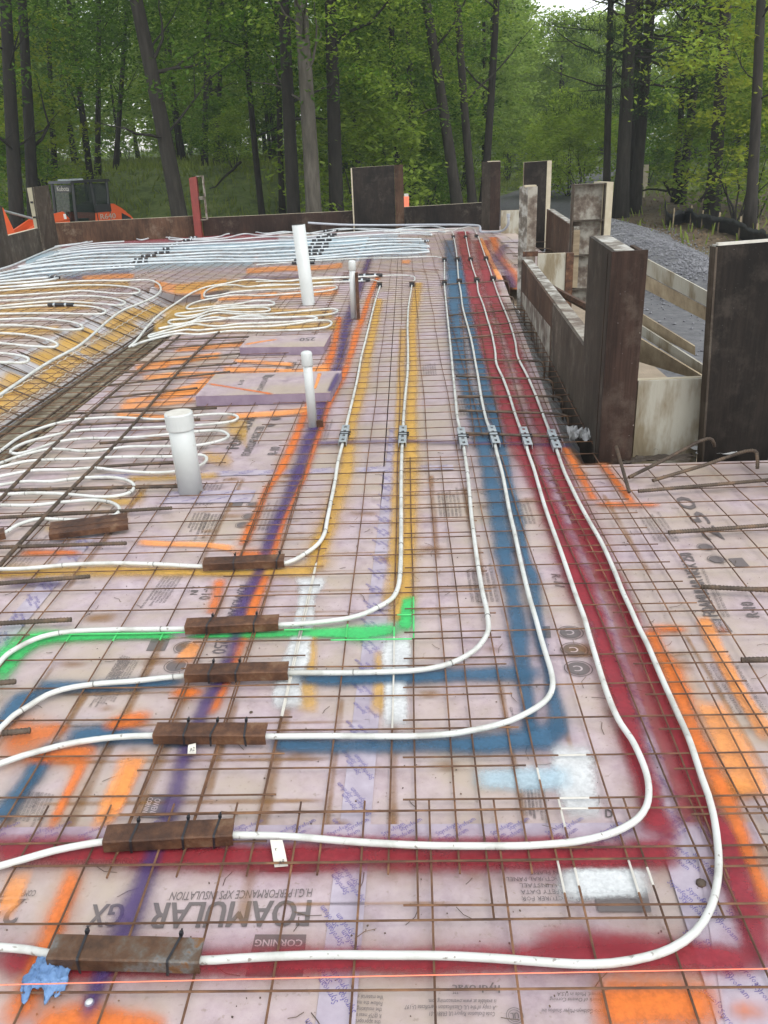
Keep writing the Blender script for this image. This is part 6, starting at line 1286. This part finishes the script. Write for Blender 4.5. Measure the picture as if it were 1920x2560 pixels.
# ------------------------------------------------------------------ trees
def bark(name, a, b, c):
    return surf(name, [(0.28, a), (0.5, b), (0.78, c)], 5, 0.95, 0.9, 22, stretch=(2.2, 2.2, 0.35), detail=8)
bark("bark_dark", (0.008, 0.0066, 0.0055), (0.018, 0.0145, 0.011), (0.036, 0.030, 0.023)); bark("bark_pale", (0.045, 0.038, 0.030), (0.085, 0.073, 0.058), (0.15, 0.13, 0.11)); bark("bark_mid", (0.013, 0.011, 0.008), (0.028, 0.023, 0.018), (0.052, 0.045, 0.036))
def leaf_mat(name, c_lo, c_hi, trans=0.5):
    m, t, b = new_mat(name); MATS[name] = m
    n = noise_n(t, 0.9, 3, coord='Object'); oi = N(t, "ObjectInfo"); gi = N(t, "NewGeometry")
    f = math_n(t, 'ADD', math_n(t, 'MULTIPLY', n.outputs['Fac'], 0.7), math_n(t, 'MULTIPLY', gi.outputs['Random Per Island'], 0.45))
    f = math_n(t, 'ADD', f, math_n(t, 'MULTIPLY', math_n(t, 'SUBTRACT', oi.outputs['Random'], 0.5), 0.35))
    col = ramp(t, f, [(0.25, c_lo), (0.75, c_hi)]).outputs[0]
    out = t.nodes.get("Material Output"); t.nodes.remove(b)
    d = N(t, "BsdfDiffuse"); tr = N(t, "BsdfTranslucent"); mx = N(t, "MixShader"); mx.inputs[0].default_value = trans
    hs_ = N(t, "HueSaturation"); hs_.inputs['Value'].default_value = 1.5; hs_.inputs['Saturation'].default_value = 1.1; t.links.new(col, hs_.inputs['Color'])
    t.links.new(col, d.inputs[0]); t.links.new(hs_.outputs[0], tr.inputs[0]); t.links.new(d.outputs[0], mx.inputs[1]); t.links.new(tr.outputs[0], mx.inputs[2]); t.links.new(mx.outputs[0], out.inputs[0])
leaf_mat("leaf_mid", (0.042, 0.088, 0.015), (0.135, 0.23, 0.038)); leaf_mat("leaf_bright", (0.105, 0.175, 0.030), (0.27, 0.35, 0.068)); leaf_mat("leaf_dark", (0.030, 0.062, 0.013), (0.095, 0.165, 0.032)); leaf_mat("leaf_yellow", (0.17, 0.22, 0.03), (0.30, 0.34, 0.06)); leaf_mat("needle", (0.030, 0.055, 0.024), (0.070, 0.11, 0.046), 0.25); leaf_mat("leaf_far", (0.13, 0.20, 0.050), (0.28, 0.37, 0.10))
leaf_mat("grass_blade", (0.085, 0.12, 0.026), (0.20, 0.24, 0.06), 0.3)
def leaf_into(mb, c, s, rnd, flat_=0.6):
    a = rnd.uniform(0, 6.283); n = Vector((rnd.gauss(0, flat_), rnd.gauss(0, flat_), 1)).normalized(); t = n.cross(Vector((math.cos(a), math.sin(a), 0.1))).normalized(); b = n.cross(t)
    w_ = s * rnd.uniform(0.35, 0.55); l_ = s * rnd.uniform(0.8, 1.2); k = len(mb.v)
    mb.v += [c - b * l_ * 0.5, c + t * w_ * 0.55 - n * s * .06, c + b * l_ * 0.5, c - t * w_ * 0.55 - n * s * .06]; mb.f.append((k, k + 1, k + 2, k + 3))
def crown_mesh(name, mat, seed, rad, z0, z1, sprays, leaves, size, taper=0.5, low=0.4, disc=0.9, thick=0.14):
    """leaf sprays spread through the crown; each spray is a flat fan of leaves around the end of a bough"""
    rnd = random.Random(seed); mb = MB()
    for _ in range(sprays):
        f = rnd.random() ** 0.8; z = z0 + (z1 - z0) * f; R = rad * (low + (1 - low) * min(1, f * 2.2)) * (1 - taper * max(0, f - 0.45) / 0.55)
        a = rnd.uniform(0, 6.283); rr = R * (0.25 + 0.75 * rnd.random() ** 0.55); c = Vector((math.cos(a) * rr, math.sin(a) * rr, z))
        out = Vector((math.cos(a), math.sin(a), 0)); sd_ = Vector((-out.y, out.x, 0)); dl, dw = disc * rnd.uniform(0.7, 1.3), disc * rnd.uniform(0.45, 0.9); droop = rnd.uniform(-0.05, 0.35)
        for _k in range(leaves):
            u, v = rnd.gauss(0, 0.5), rnd.gauss(0, 0.5); p = c + out * u * dl + sd_ * v * dw + Vector((0, 0, rnd.gauss(0, thick) - droop * u * dl - 0.10 * (v * dw) ** 2))
            leaf_into(mb, p, size * rnd.uniform(0.7, 1.3), rnd)
    me = bpy.data.meshes.new(name); me.from_pydata(mb.v, [], mb.f); me.materials.append(MATS[mat]); me.update(); return me
def pine_mesh(name, seed, z0, z1, rad, tiers):
    rnd = random.Random(seed); mb = MB()
    for i in range(tiers):
        z = z0 + (z1 - z0) * i / tiers; a = rnd.uniform(0, 6.283); ln_ = rad * rnd.uniform(0.5, 1.0)
        for s in range(14):
            f = 0.25 + 0.75 * s / 13; c = Vector((math.cos(a) * ln_ * f, math.sin(a) * ln_ * f, z + 0.25 * f * f * ln_ * 0.3 - 0.12 * f * ln_))
            for _k in range(16):
                p = c + Vector((rnd.gauss(0, 0.22), rnd.gauss(0, 0.22), rnd.gauss(0, 0.10))); k = len(mb.v); d = Vector((rnd.gauss(0, 1), rnd.gauss(0, 1), rnd.gauss(0.2, 0.5))).normalized(); w_ = d.cross(Vector((0.2, 0.1, 1))).normalized() * 0.016; l_ = d * rnd.uniform(0.14, 0.28)
                mb.v += [p - w_, p + w_, p + l_ + w_ * .3, p + l_ - w_ * .3]; mb.f.append((k, k + 1, k + 2, k + 3))
    me = bpy.data.meshes.new(name); me.from_pydata(mb.v, [], mb.f); me.materials.append(MATS["needle"]); me.update(); return me
CR = {}
for k, mt in enumerate(("leaf_mid", "leaf_dark", "leaf_bright")):
    CR["near%d" % k] = crown_mesh("crown_near", mt, 11 + k, 4.6, 2.6, 13.0, 210, 46, 0.155, low=0.6)
for k, mt in enumerate(("leaf_bright", "leaf_mid", "leaf_far")):
    CR["mid%d" % k] = crown_mesh("crown_mid", mt, 31 + k, 3.6, 2.2, 15.0, 200, 40, 0.24, low=0.55, disc=1.0)
for k, mt in enumerate(("leaf_far", "leaf_bright")):
    CR["far%d" % k] = crown_mesh("crown_far", mt, 51 + k, 4.2, 0.8, 13.5, 210, 34, 0.42, low=0.75, disc=1.3, thick=0.3)
for k, mt in enumerate(("leaf_bright", "leaf_mid", "leaf_yellow")):
    CR["bush%d" % k] = crown_mesh("crown_bush", mt, 71 + k, 1.7, 0.2, 3.4, 90, 40, 0.15, low=0.9, disc=0.55, thick=0.12, taper=0.8)
CR["branchy"] = crown_mesh("crown_branchy", "leaf_yellow", 91, 2.2, 0.6, 6.0, 70, 42, 0.15, low=0.7, disc=0.6, thick=0.10)
CR["pine0"] = pine_mesh("crown_pine", 81, 4.0, 17, 4.2, 46); CR["pine1"] = pine_mesh("crown_pine", 82, 5.0, 16, 3.6, 36)
def limb_path(rnd, p, d, ln_, seg=5, curl=0.25):
    pts = [p.copy()]; d = d.normalized()
    for _ in range(seg):
        d = (d + Vector((rnd.gauss(0, curl), rnd.gauss(0, curl), rnd.gauss(0.04, curl * 0.6)))).normalized(); pts.append(pts[-1] + d * ln_ / seg)
    return pts
def make_trunk(rnd, lean, hgt, r0, limbs, bend=0.12, low_limb=0.22, dead=False):
    mb = MB(); n = 12; pts, rs = [], []
    ph = rnd.uniform(0, 6)
    for i in range(n + 1):
        f = i / n; z = hgt * f - 0.3 * (f == 0); off = Vector((math.sin(ph + f * 4.2) - math.sin(ph), math.cos(ph * 1.7 + f * 3.7) - math.cos(ph * 1.7), 0)) * bend
        pts.append(Vector((lean.x * z, lean.y * z, z)) + off); rs.append(r0 * ((1.35 - 0.35 * min(1, f * 14)) * (1 - 0.72 * f)))
    mb.tube(pts, rs, 10)
    for _ in range(limbs):
        f = rnd.uniform(low_limb, 0.92); i = min(n - 1, int(f * n)); p = pts[i].lerp(pts[i + 1], f * n - i); a = rnd.uniform(0, 6.283); up = rnd.uniform(0.1, 0.9) if not dead else rnd.uniform(-0.35, 0.25)
        ln_ = hgt * rnd.uniform(0.10, 0.24) * (1.15 - f * 0.5); q = limb_path(rnd, p, Vector((math.cos(a), math.sin(a), up)), ln_); r_ = r0 * (1 - 0.7 * f) * rnd.uniform(0.16, 0.36)
        mb.tube(q, [r_ * (1 - 0.85 * k / (len(q) - 1)) for k in range(len(q))], 5)
        if rnd.random() < 0.7:
            q2 = limb_path(rnd, q[2], Vector((math.cos(a + 0.7), math.sin(a + 0.7), up + 0.2)), ln_ * 0.55, 4); mb.tube(q2, [r_ * 0.5 * (1 - 0.85 * k / 4) for k in range(5)], 4)
    return mb
def place_tree(px, Y, top, r0, hgt, crown, lab, barkm="bark_dark", group="forest trees", limbs=9, seed=0, cscale=1.0, dead=False, bend=0.10, X=None, crot=None, cz=0.0, name="tree", crown2=None, cx=0.0):
    rnd = random.Random(seed * 7 + 3)
    x = X if X is not None else RY(px, 460, Y).x
    base = Vector((x, Y, terr(x, Y)))
    lean = Vector((0, 0, 0))
    if top is not None:
        b0 = RY(px, 460, Y); tp = RY(top, 0, Y); dz = tp.z - b0.z; lean = Vector(((tp.x - b0.x) / dz, 0, 0))
    t = thing(name, base, lab, "tree", group); mb = make_trunk(rnd, lean, hgt, r0, limbs, bend, dead=dead); mb.v = [v + base for v in mb.v]; build("trunk", mb, barkm, t, smooth=True)
    for j, c in enumerate((crown, crown2)):
        if c:
            o = bpy.data.objects.new("crown", CR[c]); link(o, t); o.location = Vector((lean.x * hgt * 0.45 + cx, 0, cz)); o.rotation_euler = (0, 0, crot if crot is not None else rnd.uniform(0, 6.28)); s = cscale * rnd.uniform(0.92, 1.1); o.scale = (s, s, s * (0.9 + 0.2 * rnd.random()))
    return t
sd_ = 1
near = [ # px, Y, px at top of frame, radius, height, crown, label, bark, crown2
 (446, 27, 355, 0.27, 16, "near1", "thick dark trunk leaning left behind the red post", "bark_mid"), (726, 26.5, 712, 0.21, 17, "near0", "straight dark trunk just left of the pale-barked tree", "bark_dark"), (778, 26, 756, 0.25, 17, "near2", "pale grey-barked trunk behind the tall open pipe", "bark_pale"),
 (836, 28, 812, 0.24, 16, "near1", "dark forked trunk right of the pale-barked tree", "bark_dark"), (650, 33, 600, 0.13, 14, "near0", "slim dark trunk between the leaning tree and the pale one", "bark_dark"), (700, 35, 676, 0.12, 14, "near2", "thin trunk immediately left of the pale pair", "bark_dark"),
 (1150, 31, 1088, 0.21, 16, "near2", "leftmost of the three trunks behind the maroon column", "bark_mid"), (1186, 32, 1158, 0.17, 16, "near0", "middle of the three trunks behind the maroon column", "bark_mid"), (1206, 33, 1232, 0.16, 16, "near2", "right-leaning trunk of the three behind the maroon column", "bark_dark"),
 (1000, 36, 985, 0.16, 15, "near2", "trunk behind the broad black panel", "bark_dark"), (1030, 42, 1022, 0.16, 15, "mid1", "thin trunk right of the broad black panel", "bark_dark"),
 (1786, 31, 1822, 0.25, 16, "near2", "stout straight trunk right of the pines on leaf litter", "bark_mid"), (1888, 25, 1925, 0.16, 14, "near2", "slim pale trunk at the right edge by the silt fence", "bark_mid"), (1705, 36, 1772, 0.19, 14, "near0", "right-leaning trunk between the pines and the stout one", "bark_dark"), (1690, 37, 1716, 0.14, 13, "mid1", "thin trunk forking beside the right-leaning one", "bark_dark"),
 (226, 37, 178, 0.15, 13, "near1", "crooked dark trunk above the loader cab", "bark_dark"), (248, 40, 238, 0.13, 13, "near0", "straight thin trunk above the loader cab", "bark_dark"), (294, 44, 312, 0.13, 13, "mid1", "thin right-leaning trunk on the grassy bank", "bark_dark"), (52, 31, 34, 0.22, 15, "near1", "dark trunk at the far left above the bucket", "bark_dark"), (8, 29, -12, 0.25, 15, "near1", "trunk cut by the left edge", "bark_dark"), (140, 39, 120, 0.13, 14, "near1", "trunk deep in shade left of the loader cab", "bark_dark"),
 (516, 45, 520, 0.16, 14, "mid1", "trunk right of the leaning tree on the bank", "bark_dark"), (545, 47, 552, 0.14, 14, "mid1", "thin trunk beside the dark shrub on the bank", "bark_dark"), (890, 40, 900, 0.17, 15, "near0", "trunk standing behind the left edge of the black panel", "bark_dark"), (960, 48, 955, 0.15, 15, "mid0", "distant trunk seen above the black panel", "bark_dark")]
for k, q in enumerate(near):
    place_tree(q[0], q[1], q[2], q[3], q[4], q[5], q[6], q[7], "forest trees near the slab", 10, seed=100 + k, cz=1.6 if q[0] < 900 else 0.6, cx=-2.6 if 1100 < q[0] < 1300 else 2.5 if 1600 < q[0] < 1750 else 0.0, cscale=0.8 if 1100 < q[0] < 1300 else 1.0)
pines = [(1520, 33, 1527, 0.14, "left pine of the close group behind the ribbed form"), (1556, 32, 1578, 0.26, "thickest pine of the close group"), (1590, 33.5, 1628, 0.22, "right-leaning pine of the close group"), (1575, 35, 1598, 0.18, "rear pine of the close group")]
for k, (px, Y, tp, r_, lab) in enumerate(pines):
    place_tree(px, Y, tp, r_, 19, "pine%d" % (k % 2), lab, "bark_mid", "pines right of the road", 26, seed=300 + k, dead=True, bend=0.05, name="pine_tree", cscale=0.8, cx=0.8)
rnd = random.Random(5)
def xr_at(Y): return 0.46 * Y + 5
cnt = 0
midl = ["slim tree in the sunlit middle wood"]
def ordinal(n):
    n += 1; s_ = {1: "st", 2: "nd", 3: "rd"}.get(n % 10 if n % 100 not in (11, 12, 13) else 0, "th"); return "%d%s" % (n, s_)
def by_px(things, fmt):
    for k, t in enumerate(sorted(things, key=lambda o: o.location.x / o.location.y)): t["label"] = fmt % ordinal(k)
MT, FT, SB = [], [], []
for k in range(46):
    Y = rnd.uniform(42, 66); x = rnd.uniform(-xr_at(Y), xr_at(Y)); pxx = 960 + x / Y * 2100 * 0.92
    if 1230 < pxx < 1500: continue
    if 250 < pxx < 640 and Y < 52: continue
    if abs(x - road_x(Y)) < 4.0: continue
    MT.append(place_tree(0, Y, None, rnd.uniform(0.09, 0.19), rnd.uniform(13, 18), rnd.choice(("mid0", "mid1", "mid2", "mid2", "mid0")), "slender green tree of the middle wood beyond the slab", "bark_dark", "middle wood trees", 7, seed=400 + k, X=x, cscale=rnd.uniform(0.85, 1.1)))
for k in range(52):
    Y = rnd.uniform(68, 112); x = rnd.uniform(-xr_at(Y), xr_at(Y)); pxx = 960 + x / Y * 2100 * 0.92
    gap = math.exp(-((pxx - 1345) / 85) ** 2); hs_ = 1.0 - 0.36 * gap
    FT.append(place_tree(0, Y, None, rnd.uniform(0.14, 0.24), 16 * hs_, rnd.choice(("far0", "far0", "far1")), "hazy pale green tree of the far wood", "bark_mid", "far wood trees", 5, seed=600 + k, X=x, cscale=rnd.uniform(0.85, 1.15) * hs_))
def bush(px, Y, c, s, lab, grp="understory shrubs", X=None, zz=0.0):
    x = X if X is not None else RY(px, 460, Y).x; base = Vector((x, Y, terr(x, Y) + zz)); t = thing("shrub", base, lab, "shrub", grp); r_ = random.Random(int(px * 3 + Y)); mb = MB()
    for _ in range(5):
        a = r_.uniform(0, 6.28); q = limb_path(r_, base + Vector((0, 0, -0.1)), Vector((math.cos(a) * .5, math.sin(a) * .5, 1)), 1.9 * s, 4); mb.tube(q, [0.03 * s * (1 - .8 * k / 4) for k in range(5)], 4)
    build("stem", mb, "bark_dark", t); o = bpy.data.objects.new("crown", CR[c]); link(o, t); o.rotation_euler = (0, 0, r_.uniform(0, 6.28)); o.scale = (s, s, s * r_.uniform(.85, 1.15)); return t
bush(1420, 44, "bush0", 1.5, "bright green rounded shrub beside the road, left of the pines", None); bush(1465, 42, "bush0", 1.3, "second bright shrub between the road and the pines", None); bush(1390, 50, "bush0", 1.2, "shrub behind the tall black far panel", None)
bush(118, 35, "branchy", 1.3, "yellow-green young maple left of the loader cab", None); bush(55, 34, "branchy", 1.0, "yellow-green sapling above the loader bucket", None); bush(50, 33, "bush1", 1.2, "leafy bush behind the loader bucket", None); bush(110, 37, "bush0", 1.4, "broad bush behind the loader arm", None); bush(560, 44, "bush1", 0.9, "dark shrub on top of the bank", None); bush(590, 40, "bush0", 0.8, "small bright shrub right of the leaning tree", None)
bush(945, 34, "bush0", 1.1, "green bush right behind the broad black panel", None); bush(1060, 38, "bush1", 1.0, "low bush between the black panel and the three trunks", None); bush(890, 30, "bush0", 1.6, "leafy sapling behind the black panel's left edge", None)
bush(1850, 27, "branchy", 1.2, "light green sapling right of the stout trunk", None); bush(1800, 33, "bush0", 1.4, "light green bush behind the stout trunk", None); bush(1905, 30, "bush0", 1.3, "light green bush at the right edge", None)
for k in range(60):
    Y = rnd.uniform(44, 80); x = rnd.uniform(-xr_at(Y), xr_at(Y))
    pxx = 960 + x / Y * 2100 * 0.92
    if abs(x - road_x(Y)) < 3.5 or (230 < pxx < 700 and Y < 58): continue
    SB.append(bush(k, Y, rnd.choice(("bush0", "bush1", "bush0")), rnd.uniform(0.7, 1.6), "low green shrub under the middle wood", "low shrubs under the wood", X=x))
by_px(MT, "%s slender tree from the left in the middle wood"); by_px(FT, "%s pale tree from the left in the far wood"); by_px(SB, "%s low green shrub from the left under the middle wood")
# far wood that reads as one mass
fw = MB(); rf = random.Random(9)
for k in range(15000):
    x = rf.uniform(-75, 75); Y = rf.uniform(112, 135); pxx = 960 + x / Y * 2100 * 0.92; top_ = 15 - 4.0 * math.exp(-((pxx - 1345) / 90) ** 2) + 2.5 * noise.noise(Vector((x * .12, 0, 0)))
    leaf_into(fw, Vector((x, Y, terr(x, Y) + rf.random() ** 0.8 * top_)), rf.uniform(0.7, 1.4), rf, 1.0)
tag(stuff(build("distant_woods", fw, "leaf_far", origin=Vector((0, 0, 0)))), "hazy mass of far woodland behind all the trees", "woods")
# grass and ground plants on the bank and in the clearing
gr = MB()
for k in range(30000):
    Y = 22 + 44 * rf.random() ** 1.3; x = rf.uniform(-0.5 * Y - 2, 0.46 * Y + 2)
    if abs(x - road_x(Y)) < 2.7: continue
    if x > road_x(Y) and rf.random() < (0.93 if Y < 40 else 0.5): continue
    c = Vector((x, Y, terr(x, Y) - 0.02)); a = rf.uniform(0, 6.28); h = rf.uniform(0.10, 0.34); w_ = Vector((math.cos(a), math.sin(a), 0)) * rf.uniform(0.02, 0.05); tip = c + Vector((rf.gauss(0, .08), rf.gauss(0, .08), h)); k_ = len(gr.v)
    gr.v += [c - w_, c + w_, tip + w_ * 0.4, tip - w_ * 0.4]; gr.f.append((k_, k_ + 1, k_ + 2, k_ + 3))
tag(stuff(build("grass", gr, "grass_blade", origin=Vector((0, 0, 0)))), "rough grass and weeds on the bank and clearing", "grass")
lt = MB()
for k in range(16000):
    Y = 14 + 34 * rf.random() ** 1.2; x = rf.uniform(road_x(Y) + 2.2, 0.5 * Y + 8); c = Vector((x, Y, terr(x, Y) + 0.012)); leaf_into(lt, c, rf.uniform(0.05, 0.13), rf, 0.5)
surf("dead_leaf", [(0.3, (0.09, 0.055, 0.028)), (0.7, (0.20, 0.14, 0.08))], 3, 0.9)
tag(stuff(build("leaf_litter", lt, "dead_leaf", origin=Vector((0, 0, 0)))), "fallen brown leaves on the ground at right", "leaf litter")
for k, (a, b, yb) in enumerate([((1700, 470), (1590, 470), 34), ((1660, 455), (1690, 500), 33), ((1740, 505), (1800, 440), 30), ((600, 400), (530, 470), 36)]):
    p, q = RY(*a, yb), RY(*b, yb); r_ = random.Random(k); mb = MB(); pts_ = [p.lerp(q, f / 6) + Vector((r_.gauss(0, .06), r_.gauss(0, .1), r_.gauss(0, .08))) for f in range(7)]; mb.tube(pts_, [0.06 - 0.006 * f for f in range(7)], 6); tag(build("fallen_branch", mb, "bark_dark"), ["bare crooked branch reaching left of the right-leaning trunk", "short dead branch in front of the pines", "broken branch leaning on the stout trunk", "dead branch beside the leaning tree"][k], "branch")
# ------------------------------------------------------------------ thin air between the camera and the far wood
hm = bpy.data.materials.new("haze_air"); hm.use_nodes = True; ht = hm.node_tree; ht.nodes.clear()
hv = ht.nodes.new("ShaderNodeVolumePrincipled"); ho = ht.nodes.new("ShaderNodeOutputMaterial"); hv.inputs['Color'].default_value = (0.82, 0.88, 0.90, 1); hv.inputs['Density'].default_value = 0.0010; hv.inputs['Anisotropy'].default_value = 0.2
ht.links.new(hv.outputs[0], ho.inputs['Volume'])
mb = MB(); mb.box(Vector((0, 118, 12.7)), 190, 300, 30.6); hz = build("haze", mb, hm); tag(stuff(hz), "thin pale haze between the camera and the far woods", "haze")
